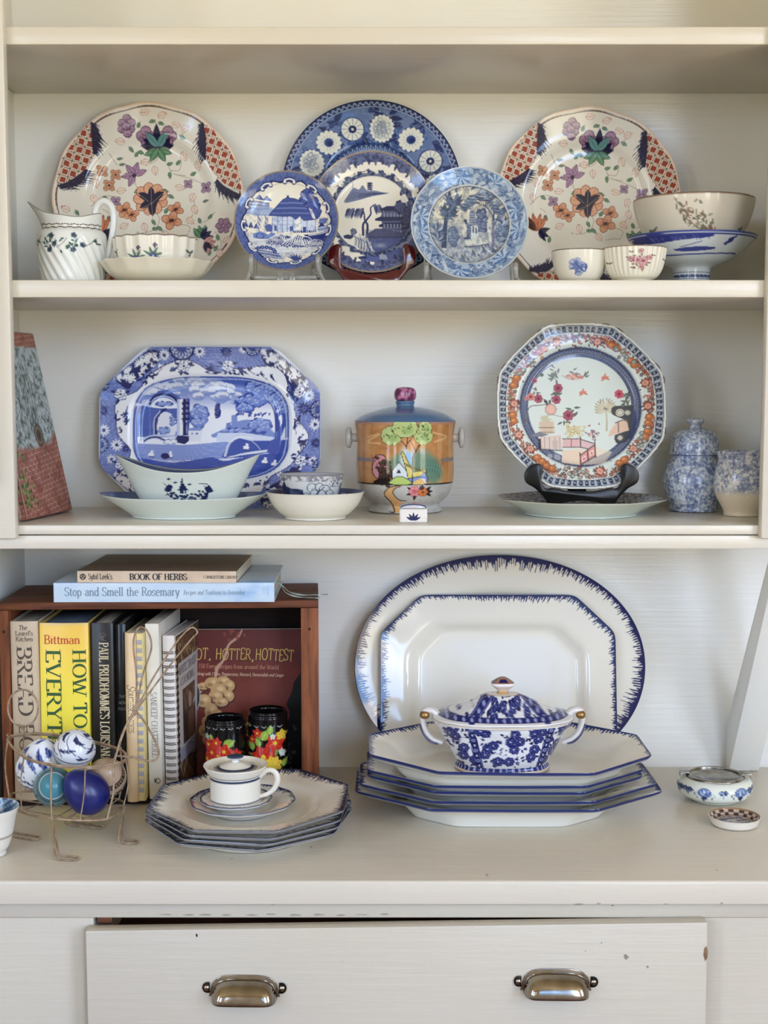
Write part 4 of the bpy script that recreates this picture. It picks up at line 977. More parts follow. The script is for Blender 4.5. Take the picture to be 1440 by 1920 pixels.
def art_palms():
    # ruin between palms and a leafy border (6x crop from 760,300)
    X, Y, RR = 715, 700, 655
    c = Art(X - RR, Y - RR, X + RR, Y + RR, .55, (212, 206, 184))
    D, M, Lb, W = (58, 70, 96), (104, 122, 148), (160, 176, 190), (214, 214, 204)
    th = np.arctan2(c.GY - Y, c.GX - X); rr = np.hypot(c.GX - X, c.GY - Y) / RR
    c.fill(np.clip((c.GY - 560) / 260 + (c.noise(60, 4) - .5) * .9, 0, 1) * (rr < .7), (150, 158, 168), .8)
    foliage(c, 860, 640, 60, 140, 50, (70, 80, 112), (100, 110, 140), (140, 150, 170), 26, 1); foliage(c, 700, 760, 40, 100, 30, (70, 80, 112), (100, 110, 140), (140, 150, 170), 24, 2)
    foliage(c, 540, 830, 50, 110, 40, (92, 104, 134), M, Lb, 26, 3); foliage(c, 1090, 780, 70, 130, 60, (92, 104, 134), M, Lb, 28, 4)
    c.poly([(735, 860), (740, 700), (815, 700), (820, 860)], (196, 206, 206)); c.poly([(755, 780), (772, 780), (772, 700), (755, 700)], D, .8); c.poly([(785, 790), (802, 790), (802, 720), (785, 720)], D, .8)
    c.poly([(715, 690), (725, 530), (750, 505), (785, 540), (800, 690)], (110, 122, 146)); 
    for k in range(5): c.line([(722, 560 + k * 28), (795, 560 + k * 28)], 6, (190, 196, 198), .8)
    c.poly([(640, 830), (640, 720), (665, 640), (690, 720), (690, 830)], (204, 204, 190)); c.ell(675, 640, 20, 18, D)
    c.poly([(670, 860), (830, 840), (960, 880), (950, 920), (680, 940)], (200, 202, 194)); c.line([(670, 945), (800, 935), (950, 910)], 14, D, .8)
    for k in range(8): c.line([(690 + k * 34, 940 - 3 * k), (690 + k * 34, 980 - 4 * k)], 7, D, .8)
    for k in range(9): c.line([(420 + k * 50, 970 + 10 * (k % 2)), (560 + k * 50, 990)], 14, (W, Lb)[k % 2], .8)
    # big tree right
    c.line([(975, 970), (985, 850), (985, 720), (990, 600), (930, 500), (880, 450)], [44, 34, 30, 22, 14], (120, 122, 146)); c.line([(990, 700), (1040, 600), (1060, 520)], [24, 12], (100, 108, 136)); c.line([(940, 980), (955, 850), (930, 720), (920, 670)], [22, 30, 16], (206, 206, 200)); c.line([(985, 640), (1000, 520), (980, 440), (900, 430)], [18, 12, 8], D)
    g = np.random.default_rng(8)
    for k in range(70):
        a = g.random(); x = 650 + 440 * a; y = 470 - 170 * sin(PI * a) ** .8 + 110 * g.random() + (80 if a > .75 else 0) * g.random()
        c.ell(x, y, 44, 14, (D, M, (84, 100, 124))[k % 3], .3 * g.normal(), .9); c.ell(x, y - 8, 34, 6, Lb, .2, .6)
    for k in range(20): x, y = 760 + 280 * g.random(), 340 + 160 * g.random(); c.line([(900, 470), (x, y)], 4, D, .6)
    # palms left
    for px, py, bx in ((545, 400, 420), (490, 530, 445)):
        c.line([(px, py), (bx + (px - bx) * .3, py + 180), (bx, 945)], [20, 24, 34], D)
        for a in (10, 40, -20, -60, -90, 75, 110, 140, 165, 195, 230, 255): c.leaf(px, py, a, 120, 40, (D, (84, 102, 130))[a % 3 == 0], Lb, None, 3, 1, .22 if cos(R(a)) > 0 else -.22)
    for x, y, s in ((330, 760, 1.2), (350, 860, 1.0), (1090, 700, 1.2), (1000, 1050, .8)):
        for a in range(0, 180, 20): c.leaf(x, y, a, 110 * s, 26, (M, D, Lb)[a // 20 % 3], None, None, 1, .85, .2)
    for k in range(70): x = 380 + 10 * k; c.leaf(x, 1060 + 60 * sin(k * .08 + .4) + 20 * (k % 3), 60 + 13 * (k % 6), 90, 26, (D, M, Lb, W)[k % 4], None, None, 1, .85)
    cl_ = (rr < .69).astype(np.float32); c.clip = cl_; engrave(c, 3, 34, .44, (66, 78, 104), .5); c.clip = None
    # border of big soft leaves
    c.fill(rr > .70, (156, 174, 192)); n1 = c.noise(60, 6); c.fill((rr > .70) & (n1 > .52), (110, 130, 160), .8)
    for k in range(520):
        a = g.random() * 2 * PI; q = .73 + .2 * g.random(); L = 70 + 60 * g.random()
        c.leaf(X + RR * q * cos(a), Y + RR * q * sin(a), -math.degrees(a) + 90 + 60 * g.normal(), L, L * .34, ((66, 88, 124), (92, 114, 148), (184, 196, 204), (130, 150, 174))[g.integers(4)], (200, 210, 216) if k % 2 else (62, 82, 116), None, 3, .85, .1)
    for a0 in (10, 50, 100, 172, 190, 262, 300, 345):
        a = R(a0); x, y = X + RR * .84 * cos(a), Y + RR * .84 * sin(a)
        for b in range(-80, 81, 20): c.leaf(x, y, -a0 + b * 1.1 + (180 if a0 % 20 else 0), 118, 34, ((84, 116, 160), (186, 202, 216))[(b // 20) % 2], (60, 88, 134), None, 3, .9)
    c.fill((rr > .69) & (rr < .705), W); c.fill((rr > .68) & (rr < .69), (88, 106, 140)); c.fill(rr > .965, (140, 160, 182)); c.fill(rr > .985, (206, 204, 192))
    return c
def art_italian():
    # blue landscape platter: ruined arch, great tree, river; scrolled border (6x coordinates from 170,640)
    X, Y, AX_, AY_ = 1326, 966, 1248, 924
    c = Art(X - AX_ - 10, Y - AY_ - 10, X + AX_ + 10, Y + AY_ + 10, .36, (104, 120, 180))
    D, M, Lb, PL, W = (22, 32, 92), (58, 78, 152), (120, 140, 196), (178, 190, 220), (228, 229, 230)
    dx, dy = c.GX - X, c.GY - Y
    gw = (np.abs(dx / 890) ** 3.2 + np.abs(dy / 590) ** 3.2) ** (1 / 3.2)
    gr = np.maximum(np.maximum(np.abs(dx) / AX_, np.abs(dy) / AY_), (np.abs(dx) / AX_ + np.abs(dy) / AY_ * .9) / 1.44)
    q = (gw - 1) / (np.maximum(gw - 1, 0) + np.maximum(1 - gr, 0) * 1.45 + 1e-6); an = np.arctan2(dy * 1.35, dx)
    g = np.random.default_rng(12)
    n1 = c.noise(16, 3); c.fill((gw > 1) & (n1 > .52), (90, 106, 170), .7); hs = np.sin(c.GX * .45 + 2 * np.sin(c.GY * .09)) * np.sin(c.GY * .45) > .35; c.fill((gw > 1) & hs, (160, 172, 210), .7)
    # dark leaf-scroll corners
    for sx in (-1, 1):
        for sy in (-1, 1):
            cx, cy = X + sx * 900, Y + sy * 690
            P = [(cx + sx * 190, cy + sy * -110), (cx + sx * 60, cy + sy * 20), (cx - sx * 200, cy + sy * 190), (cx - sx * 330, cy + sy * 150), (cx - sx * 260, cy - sy * 0), (cx - sx * 60, cy - sy * 130), (cx + sx * 40, cy - sy * 250)]
            c.poly(P, D, 1, 5)
            for k in range(34):
                t = g.random(); u = g.normal() * 55
                x = cx + sx * (150 - 440 * t) + u * .6, cy + sy * (-150 + 300 * t) + u
                a = g.random() * 360
                c.leaf(x[0], x[1], a, 74, 22, W, None, None, 1, 1, .25); c.leaf(x[0], x[1], a + 50, 54, 18, W, None, None, 1, 1, .3)
            for t in (.25, .55, .8):
                x, y = cx + sx * (110 - 400 * t) + sx * 30, cy + sy * (-120 + 270 * t) + sy * 34
                for b in range(-3, 4): c.leaf(x - sx * 20, y - sy * 34, math.degrees(math.atan2(-sy, sx)) + b * 24, 74, 17, W)
    # blossoms on the dotted ground
    def daisy(x, y, r, col, n=11):
        for k in range(n): a = 360 * k / n; c.leaf(x + .25 * r * cos(R(a)), y - .25 * r * sin(R(a)), a, r * .75, r * .26, col)
        c.ell(x, y, r * .22, r * .22, D if col is W else M)
    for x, y, r, k in ((120, 770, 62, 0), (130, 995, 72, 1), (270, 1160, 72, 1), (215, 1320, 60, 1), (370, 1200, 50, 0), (955, 225, 76, 0), (800, 140, 70, 1), (900, 320, 56, 0), (1200, 100, 70, 1), (1500, 100, 74, 0), (1260 + 440, 0 + 70, 60, 1), (2385, 745, 84, 0), (2510, 930, 74, 1), (2520, 1140, 66, 0), (2440, 600, 70, 1), (1700, 1680, 66, 0), (1780, 1600, 60, 0), (1100, 1760, 70, 1), (880, 1720, 66, 0), (700, 1640, 60, 1), (2020, 1740, 60, 1), (2480, 1340, 60, 1), (560, 1740, 60, 0), (1400, 1780, 66, 1), (1560, 1720, 60, 0)):
        daisy(x, y, r, W if k else D)
    for x, y, r in ((1000, 60, 140), (90, 1160, 90), (2550, 760, 100), (1330, 1860, 140), (1800, 60, 90), (2560, 1400, 80), (110, 480, 70)):
        for j in range(13): a = j * .4833; c.ell(x + cos(a) * r * .84, y + sin(a) * r * .84, r * .24, r * .24, D)
        c.ell(x, y, r * .86, r * .86, PL)
        for j in range(13): a = j * .4833; c.ell(x + cos(a) * r * .56, y + sin(a) * r * .56, r * .22, r * .10, D, a, 1, 0, 6); 
        c.ell(x, y, r * .3, r * .3, M)
    # white reserve scrolls next to the well with dark sprigs
    res = q < .34 + .20 * np.sin(an * 6 + .6) + .06 * np.sin(an * 13)
    c.fill((gw > 1) & (q < .37 + .20 * np.sin(an * 6 + .6) + .06 * np.sin(an * 13)), D); c.fill((gw > 1) & res, W)
    for k in range(90):
        a = g.random() * 2 * PI; w = 1.06 + .12 * g.random() * (1 + .6 * sin(6 * a)); ca, sa = cos(a), sin(a)
        rr = 1 / (abs(ca / 890) ** 3.2 + abs(sa / 590) ** 3.2) ** (1 / 3.2); x, y = X + ca * rr * w, Y + sa * rr * w
        an_ = math.degrees(a); b = an_ + 90 + 40 * g.normal()
        c.leaf(x, y, -b, 60, 26, D); c.leaf(x, y, -b + 70, 40, 20, D if k % 3 else M); c.ell(x + 20 * g.normal(), y + 20 * g.normal(), 13, 11, D)
        if k % 2: c.line([(x, y), (x - 60 * sa, y + 60 * ca), (x - 110 * sa + 10, y + 110 * ca)], 6, D)
    for a in (.35, 1.2, 2.0, 2.75, 3.5, 4.3, 4.98, 5.9):
        ca, sa = cos(a), sin(a); rr = 1 / (abs(ca / 890) ** 3.2 + abs(sa / 590) ** 3.2) ** (1 / 3.2); x, y = X + ca * rr * 1.2, Y + sa * rr * 1.2
        for k in range(7): b = k * .9; c.ell(x + 40 * cos(b), y + 40 * sin(b), 36, 30, M); c.ell(x + 40 * cos(b), y + 40 * sin(b), 29, 24, W)
        c.ell(x, y, 26, 26, W); c.ell(x, y, 14, 14, D)
        for k in range(5): c.ell(x + 34 * cos(k * 1.1 + .5), y + 34 * sin(k * 1.1 + .5), 6, 6, D)
        for b in (20, 160, 250): c.leaf(x + 50 * cos(R(b)), y - 50 * sin(R(b)), b, 70, 30, D)
    # ---- well
    c.clip = np.clip((1 - gw) * 220, 0, 1).astype(np.float32)
    al = lambda m, col, a=1.0: c.fill(m, col, a)
    al(gw < 2, (84, 104, 176)); al((gw < .955), (72, 96, 172))
    sky = np.clip((c.GY - 430) / 330, 0, 1); al(sky * (gw < .94), (226, 228, 234), 1)
    n2 = c.noise(120, 5, 4); al((c.GY < 700) * np.clip((.62 - n2) * 4, 0, 1) * np.clip((640 - c.GY) / 200, 0, 1), (76, 98, 172), .9)
    def cloud(x, y, w, h, n, s):
        for k in range(n):
            px, py = x + g.normal() * w, y + g.normal() * h; r = 36 + 40 * g.random()
            c.ell(px, py + 10, r * 1.2, r * .75, Lb, 0, .8); c.ell(px - 4, py - 8, r * 1.1, r * .6, W, 0, .85); c.ell(px + 6, py + 12, r * .8, r * .3, M, 0, .45)
    cloud(750, 500, 110, 26, 18, 1); cloud(1250, 480, 150, 40, 36, 2); cloud(1420, 560, 90, 30, 20, 3); cloud(620, 560, 80, 20, 12, 4)
    # distant hill, tower, mid trees
    c.poly([(1330, 1060), (1480, 960), (1620, 880), (1760, 860), (1900, 900), (2040, 1010), (2040, 1060)], Lb, 1, 3); c.poly([(1550, 960), (1550, 810), (1616, 800), (1620, 960)], (120, 138, 194)); c.poly([(1490, 960), (1490, 900), (1545, 890), (1550, 960)], (104, 124, 186))
    foliage(c, 1880, 930, 120, 80, 50, M, (120, 140, 198), PL, 34, 2); foliage(c, 1620, 990, 190, 24, 30, M, Lb, PL, 26, 3)
    c.poly([(1380, 1060), (1400, 1010), (1700, 1010), (1960, 1050), (2260, 1080), (2260, 1110), (1380, 1110)], (200, 208, 226))
    foliage(c, 1180, 820, 90, 120, 60, M, (112, 132, 194), PL, 40, 4); foliage(c, 1390, 760, 20, 90, 14, M, D, Lb, 24, 6)
    # ruin
    c.poly([(450, 700), (620, 690), (640, 600), (720, 530), (820, 520), (930, 580), (1000, 640), (1000, 1060), (450, 1060)], (70, 92, 164))
    c.poly([(640, 720), (660, 660), (740, 610), (830, 615), (910, 670), (920, 730)], (222, 226, 232), 1, 3); c.line([(620, 700), (660, 610), (770, 570), (880, 600), (950, 680)], 30, D); c.line([(632, 700), (670, 625), (770, 590), (870, 616), (935, 690)], 14, PL)
    c.poly([(720, 1030), (715, 850), (780, 770), (860, 790), (915, 860), (915, 1030)], (214, 218, 228), 1, 2); c.line([(690, 1030), (690, 850), (760, 760), (800, 740)], 26, D); c.line([(670, 1030), (672, 860), (740, 760)], 14, PL)
    foliage(c, 790, 980, 70, 40, 20, M, Lb, PL, 24, 8); foliage(c, 780, 680, 90, 20, 18, M, Lb, PL, 22, 9); foliage(c, 880, 870, 26, 60, 16, M, Lb, PL, 20, 18)
    for x in (440, 520, 620): c.line([(x, 720), (x + 6, 1060)], 9, Lb, .8)
    for k in range(26): y = 730 + k * 13; c.line([(520, y), (640, y)], 4, (60, 82, 156), .6)
    for x0, col in ((930, PL), (960, W), (1000, D), (1040, M)): c.poly([(x0, 1040), (x0, 640 - (x0 - 900) * .2), (x0 + 34, 620), (x0 + 36, 1040)], col)
    for y in (660, 720, 780, 840): c.poly([(985, y), (1070, y - 8), (1075, y + 22), (985, y + 26)], D)
    c.poly([(910, 1040), (1090, 1050), (1080, 1090), (1020, 1140), (930, 1120)], D)
    c.line([(460, 700), (560, 690), (620, 705)], 26, PL); c.line([(520, 1090), (640, 1050), (760, 1040), (920, 1050)], 26, PL); c.line([(560, 1110), (620, 1070), (700, 1060), (780, 1090), (830, 1130)], 20, D); c.line([(560, 1120), (620, 1084), (700, 1074), (780, 1104)], 12, PL)
    foliage(c, 860, 1110, 70, 20, 16, Lb, W, W, 22, 10)
    c.poly([(1060, 960), (1190, 950), (1220, 980), (1200, 1110), (1070, 1100)], (212, 216, 226)); c.poly([(1055, 965), (1130, 945), (1225, 960), (1200, 985), (1060, 985)], Lb)
    for x in (1095, 1150): c.poly([(x, 1010), (x + 18, 1010), (x + 18, 1030), (x, 1030)], M)
    # water and meadow
    c.poly([(440, 1130), (1000, 1150), (1500, 1110), (1600, 1160), (1560, 1300), (900, 1330), (500, 1300)], (122, 142, 202), 1)
    for k in range(22): y = 1140 + k * 9; c.line([(500 + 20 * (k % 5), y), (1000, y + 6), (1540 - 30 * (k % 4), y - 10)], 4, (W, M)[k % 2], .55)
    c.poly([(1440, 1290), (1520, 1120), (1640, 1070), (1760, 1100), (2000, 1100), (2270, 1090), (2290, 1250), (2000, 1230), (1700, 1290), (1520, 1300)], (58, 80, 156), 1, 0)
    c.line([(1480, 1270), (1530, 1130), (1640, 1060), (1800, 1070)], [30, 24, 16], W, .8); c.line([(1510, 1290), (1700, 1250), (1980, 1210), (2060, 1170)], [10, 30, 14], W, .9); c.line([(1780, 1100), (1840, 1150), (1880, 1200)], 10, W, .7)
    c.poly([(500, 1300), (900, 1350), (1320, 1290), (1460, 1330), (1700, 1290), (2030, 1240), (2280, 1260), (2180, 1420), (1900, 1560), (1300, 1580), (700, 1560), (520, 1420)], (58, 80, 156), 1, 3)
    for k in range(60): x, y = 620 + 1500 * g.random(), 1320 + 220 * g.random(); c.line([(x, y), (x + 60, y - 8 + 10 * g.random()), (x + 130, y + 6)], 6, (D, Lb, (60, 80, 156))[k % 3], .5)
    for x, y in ((1720, 1180), (1930, 1340), (2040, 1370), (640, 1260), (850, 1270)): c.ell(x, y, 34, 26, W); c.ell(x + 10, y - 34, 16, 18, W); c.line([(x - 20, y + 20), (x + 30, y + 26)], 10, D)
    c.ell(800, 1275, 50, 34, D)
    # great tree
    c.line([(2060, 1220), (2080, 1040), (2070, 860), (2030, 720), (1960, 640)], [120, 70, 52, 34, 16], (50, 70, 146)); c.line([(2090, 1050), (2150, 900), (2140, 800)], [60, 44, 24], (64, 86, 160)); c.line([(2050, 1200), (2060, 1000)], 9, PL); c.line([(2010, 1220), (2030, 1120)], 24, D)
    c.poly([(1960, 1240), (2010, 1090), (2150, 1110), (2240, 1240)], (64, 84, 160), 1, 2)
    for x, y, rx, ry, n, s in ((1840, 500, 140, 60, 46, 1), (1780, 640, 170, 60, 60, 2), (1960, 560, 170, 90, 80, 3), (2090, 640, 110, 90, 50, 4), (1700, 720, 90, 40, 26, 5), (2160, 720, 70, 70, 26, 6)):
        foliage(c, x, y, rx, ry, n, (52, 72, 146), (104, 126, 192), (176, 190, 222), 36, 20 + s)
    for a in range(30): x, y = 1600 + 600 * g.random(), 760 + 40 * g.random(); c.leaf(x, y, -90 + 50 * g.normal(), 40, 22, (60, 80, 150))
    c.line([(2060, 780), (1990, 650), (1940, 600)], 12, PL, .8); c.line([(2080, 780), (2140, 660), (2190, 600)], 12, PL, .8)
    c.clip = None
    c.fill((gw > .955) & (gw < .97), PL); c.fill((gw > .985) & (gw < 1.0), (70, 90, 162)); c.fill((gw >= 1.0) & (gw < 1.035), W)
    c.fill(gr > .985, (96, 112, 168)); c.fill(gr > .995, (206, 212, 222))
    return c

def art_rose():
    # octagonal export plate: key border, iron-red flower band, blue spearhead ring, fenced garden (5.818x from 925,595)
    X, Y, RR = 966, 948, 915
    c = Art(X - RR - 20, Y - RR - 20, X + RR + 20, Y + RR + 20, .44, (212, 220, 212))
    dx, dy = c.GX - X, c.GY - Y; th = np.arctan2(dy, dx); rc = np.hypot(dx, dy) / RR
    oc = np.max([np.abs(dx * cos(k * PI / 4) + dy * sin(k * PI / 4)) for k in range(4)], 0) / (RR * .955)
    rr = .5 * rc + .5 * oc
    g = np.random.default_rng(5)
    NB, GY, RD, OR, PK, MG = (58, 66, 92), (104, 112, 124), (140, 72, 58), (182, 110, 70), (208, 160, 150), (150, 66, 92)
    c.fill((rr > .885) & (rr < .962), (170, 178, 184)); f = np.mod(th * 84 / (2 * PI), 1); q = (rr - .89) / .062
    c.fill((q > 0) & (q < 1) & (((f < .55) & (q < .30)) | ((f < .22)) | ((q > .55) & (f < .62)) | ((f > .44) & (f < .62) & (q > .2))), (52, 60, 82)); c.fill((np.abs(rr - .885) < .005) | (np.abs(rr - .962) < .004), (74, 80, 100))
    # iron-red flower band
    for k in range(900):
        a = g.random() * 2 * PI; q_ = .852 - abs(g.normal()) * .050
        if sin(4 * a + 1.0) < -.5 and g.random() < .6: q_ = .855 - .02 * g.random()
        s_ = RR / (.5 + .5 * max(abs(cos(a - j * PI / 4)) for j in range(4)) / .955); x, y = X + s_ * q_ * cos(a), Y + s_ * q_ * sin(a)
        col = (RD, (156, 92, 74), (124, 62, 52), (86, 84, 82), (176, 122, 102), (112, 108, 104))[g.integers(6)]
        if k % 4: c.leaf(x, y, g.random() * 360, 34, 15, col)
        else: c.flower(x, y, 21, 5, col, (214, 184, 162), .3)
    for a in (-62, -40, 12, 24, 55, 118, 128, 200, 207, 236, 300, 170):
        s_ = RR / (.5 + .5 * max(abs(cos(R(a) - j * PI / 4)) for j in range(4)) / .955); x, y = X + s_ * .80 * cos(R(a)), Y + s_ * .80 * sin(R(a))
        for d in (-34, 30): c.ell(x - sin(R(a)) * d, y + cos(R(a)) * d, 44, 38, (136, 76, 46), 0); c.ell(x - sin(R(a)) * d, y + cos(R(a)) * d, 38, 32, OR, 0); c.ell(x - sin(R(a)) * d - 8, y + cos(R(a)) * d - 8, 18, 12, (226, 156, 96), 0, .8)
    for a in (-75, -20, 0, 40, 75, 140, 155, 182, 222, 250, 285):
        s_ = RR / (.5 + .5 * max(abs(cos(R(a) - j * PI / 4)) for j in range(4)) / .955); x, y = X + s_ * .785 * cos(R(a)), Y + s_ * .785 * sin(R(a))
        for k in range(8): b = k * .785; c.leaf(x, y, k * 45, 66, 26, (140, 66, 56) if k % 2 else (120, 84, 74))
        c.ell(x, y, 34, 32, (198, 132, 112)); c.ell(x, y, 24, 22, (226, 190, 170), 0, 1, 0, 6)
    for a in (-50, 95, 32, 215):
        s_ = RR / (.5 + .5 * max(abs(cos(R(a) - j * PI / 4)) for j in range(4)) / .955)
        for k in range(7): x, y = X + s_ * (.80 + .03 * g.normal()) * cos(R(a) + .05 * (k - 3)), Y + s_ * (.80 + .03 * g.normal()) * sin(R(a) + .05 * (k - 3)); c.ell(x, y, 26, 22, (112, 118, 112)); c.ell(x, y, 16, 12, (170, 178, 166))
    c.fill((rr > .862) & (rr < .868), (130, 96, 90))
    # blue ring
    c.fill((rc > .60) & (rc < .70), (160, 168, 180)); f = np.sin(th * 64 + 30 * rc) * np.sin((rc - .6) * 260 + 2 * np.sin(th * 64)); c.fill((rc > .618) & (rc < .682), (130, 138, 158)); c.fill((rc > .618) & (rc < .682) & (f > .1), (70, 78, 106)); c.fill((np.abs(rc - .605) < .006) | (np.abs(rc - .697) < .005) | (np.abs(rc - .683) < .003) | (np.abs(rc - .618) < .003), (70, 78, 108))
    # garden
    LN = (96, 92, 92)
    def peony(x, y, r, col, c2):
        for k in range(7): a = k * .9; c.ell(x + r * .5 * cos(a), y + r * .5 * sin(a), r * .5, r * .42, col, a)
        c.ell(x, y, r * .35, r * .35, c2)
    def lf(x, y, n, r, col=(96, 112, 104)):
        for k in range(n): c.leaf(x + r * .3 * g.normal(), y + r * .3 * g.normal(), g.random() * 360, r, r * .36, col, LN, None, 3)
    c.line([(390, 1140), (430, 950), (540, 920), (650, 900), (680, 800), (720, 700), (700, 560)], [10, 8, 5], (120, 112, 106)); c.line([(560, 1090), (650, 1020), (760, 1040), (840, 1020)], 5, (120, 112, 106)); c.line([(400, 1120), (360, 1040)], 6, (120, 112, 106))
    lf(700, 620, 12, 60, (128, 140, 136)); lf(660, 500, 6, 50, (140, 150, 146)); lf(730, 780, 10, 56); lf(640, 860, 4, 60, (70, 80, 78)); lf(900, 980, 5, 70); lf(500, 770, 5, 50); lf(530, 620, 3, 50); lf(780, 1090, 4, 60)
    for x, y, r, k in ((490, 655, 30, 0), (740, 735, 52, 0), (720, 860, 50, 0), (530, 850, 50, 0), (450, 830, 44, 1), (845, 1030, 60, 0), (400, 845, 26, 1)):
        peony(x, y, r, (156, 84, 104) if not k else (196, 128, 118), (124, 50, 76))
    c.ell(660, 965, 56, 56, (206, 160, 144)); c.ell(660, 965, 44, 44, (224, 180, 166)); c.ell(660, 965, 60, 60, LN, 0, .8, 0, 4)
    c.line([(790, 600), (860, 640), (960, 640)], 5, LN); 
    for k in range(16): c.ell(850 + 9 * k, 610 + 16 * sin(k * 1.3), 26, 16, (216, 176, 164) if k % 3 else (196, 130, 120), .3)
    lf(920, 560, 6, 50, (130, 140, 140)); lf(1030, 600, 4, 50)
    for x, y in ((1000, 790), (1235, 630)):
        c.leaf(x - 40, y, 10, 90, 40, (206, 130, 112)); c.leaf(x, y, 80, 60, 20, (206, 130, 112)); c.leaf(x, y + 6, -150, 50, 16, (196, 120, 100)); c.leaf(x + 10, y, -20, 50, 18, (196, 120, 104))
    # rocks, house, fence
    for k in range(9): c.line([(540 + 6 * k, 1110 + 14 * k), (620, 1090 + 14 * k), (690 - 4 * k, 1120 + 13 * k)], 5, (124, 104, 92)); 
    c.poly([(530, 1100), (690, 1090), (700, 1220), (540, 1230)], (214, 188, 160), .8); c.line([(530, 1160), (690, 1160)], 7, (90, 76, 70)); c.line([(530, 1210), (690, 1210)], 6, (90, 76, 70))
    for k in range(30): c.ell(600 + 30 * g.normal(), 1060 + 18 * g.normal(), 12, 9, (196, 190, 160))
    for k in range(60): x, y = 890 + 46 * g.normal(), 1190 + 36 * g.normal(); c.ell(x, y, 15, 12, (150, 134, 92)); c.ell(x, y, 12, 9, (228, 216, 170))
    c.poly([(430, 1250), (520, 1210), (640, 1230), (560, 1260)], (124, 126, 136)); c.poly([(540, 1260), (760, 1240), (775, 1390), (540, 1390)], (216, 196, 186)); c.poly([(520, 1280), (552, 1280), (552, 1390), (520, 1390)], (70, 66, 72))
    for x in (590, 640, 700, 750): c.line([(x, 1260), (x, 1390)], 5, (140, 120, 112))
    c.line([(530, 1395), (780, 1405)], 12, (84, 78, 80)); c.poly([(670, 1300), (730, 1300), (725, 1390), (680, 1390)], (196, 176, 170))
    for x0, x1, y0, y1 in ((780, 960, 1280, 1370),): c.poly([(x0, y0), (x1, y0), (x1, y1), (x0, y1)], (216, 176, 176)); c.line([(x0, y0), (x1, y0)], 9, (90, 76, 76)); c.line([(x0, y1), (x1, y1)], 9, (90, 76, 76)); c.line([(870, y0), (870, y1)], 7, (90, 76, 76))
    c.poly([(780, 1400), (1000, 1390), (960, 1560), (760, 1540)], (224, 202, 178)); c.poly([(960, 1420), (1110, 1360), (1300, 1420), (1200, 1560), (980, 1560)], (226, 208, 184), .7)
    P = [(965, 1260), (1110, 1330)]; c.poly([(970, 1290), (1100, 1330), (1100, 1400), (970, 1380)], (214, 180, 182)); c.line([(968, 1260), (968, 1370)], 12, (84, 76, 80)); c.line([(970, 1285), (1110, 1330)], 10, (90, 76, 80)); c.line([(970, 1370), (1100, 1400)], 10, (90, 76, 80))
    c.poly([(960, 1470), (1120, 1350), (1125, 1470), (965, 1560)], (214, 150, 144)); 
    for (xa, ya), (xb, yb) in (((960, 1460), (1120, 1340)), ((965, 1560), (1125, 1460)), ((960, 1430), (965, 1570)), ((1040, 1400), (1045, 1520)), ((1118, 1310), (1124, 1480))): c.line([(xa, ya), (xb, yb)], 13, (92, 76, 78))
    for x, y in ((1000, 1492), (1082, 1430)): c.poly([(x - 22, y - 8), (x + 20, y - 36), (x + 22, y + 10), (x - 20, y + 36)], (232, 214, 204)); c.poly([(x - 12, y), (x + 10, y - 16), (x + 12, y + 6), (x - 10, y + 20)], (196, 90, 96))
    c.line([(690, 1400), (700, 1470), (680, 1500)], 10, (150, 150, 156)); c.ell(720, 1480, 36, 34, (170, 176, 182), 0, .8); c.ell(640, 1470, 30, 26, (180, 184, 186), 0, .8)
    for k in range(40): c.ell(1100 + 34 * g.normal(), 1210 + 30 * g.normal(), 13, 8, ((150, 110, 120), (120, 110, 120), (206, 180, 170))[k % 3], g.random() * 3)
    c.line([(1100, 1300), (1100, 1200)], 5, LN)
    # palm and strange rock at the right
    c.line([(1245, 1190), (1250, 1080), (1240, 960)], [22, 16, 12], (186, 176, 150)); 
    for a in range(-10, 200, 16): c.leaf(1240, 960, a, 120, 30, (224, 214, 186), (120, 112, 104), (130, 124, 114), 3, 1, .15 if a < 90 else -.15)
    c.poly([(1300, 960), (1340, 930), (1480, 920), (1530, 930), (1550, 1040), (1540, 1150), (1480, 1280), (1400, 1330), (1340, 1320), (1330, 1240), (1440, 1200), (1460, 1100), (1400, 1060), (1310, 1020)], (66, 70, 76), 1, 2)
    c.poly([(1520, 940), (1556, 1010), (1556, 1130), (1500, 1270), (1470, 1280), (1520, 1130)], (66, 74, 118), 1, 2)
    for x, y, r in ((1390, 1000, 46), (1470, 1000, 30), (1385, 1270, 30)): c.ell(x, y, r, r * .9, (206, 202, 186)); c.ell(x, y, r * .7, r * .6, (120, 120, 116), 0, 1, 0, 5)
    c.poly([(1360, 1090), (1460, 1080), (1480, 1190), (1340, 1230), (1260, 1260), (1280, 1200)], (220, 188, 164)); c.line([(1370, 1100), (1370, 1210)], 9, (80, 78, 80)); c.line([(1340, 1110), (1420, 1080), (1470, 1100)], 9, (80, 78, 80))
    c.line([(1470, 930), (1490, 850), (1480, 780)], 6, LN); peony(1385, 800, 50, (186, 80, 100), (140, 40, 70)); lf(1460, 880, 8, 60, (100, 108, 100)); lf(1480, 800, 3, 70, (90, 98, 92))
    c.fill(rr > .978, (226, 222, 208)); c.fill(rr > .992, (96, 84, 76))
    return c

def art_box(w, h, res, bg): return Art(-w, -h, w, h, res, bg)

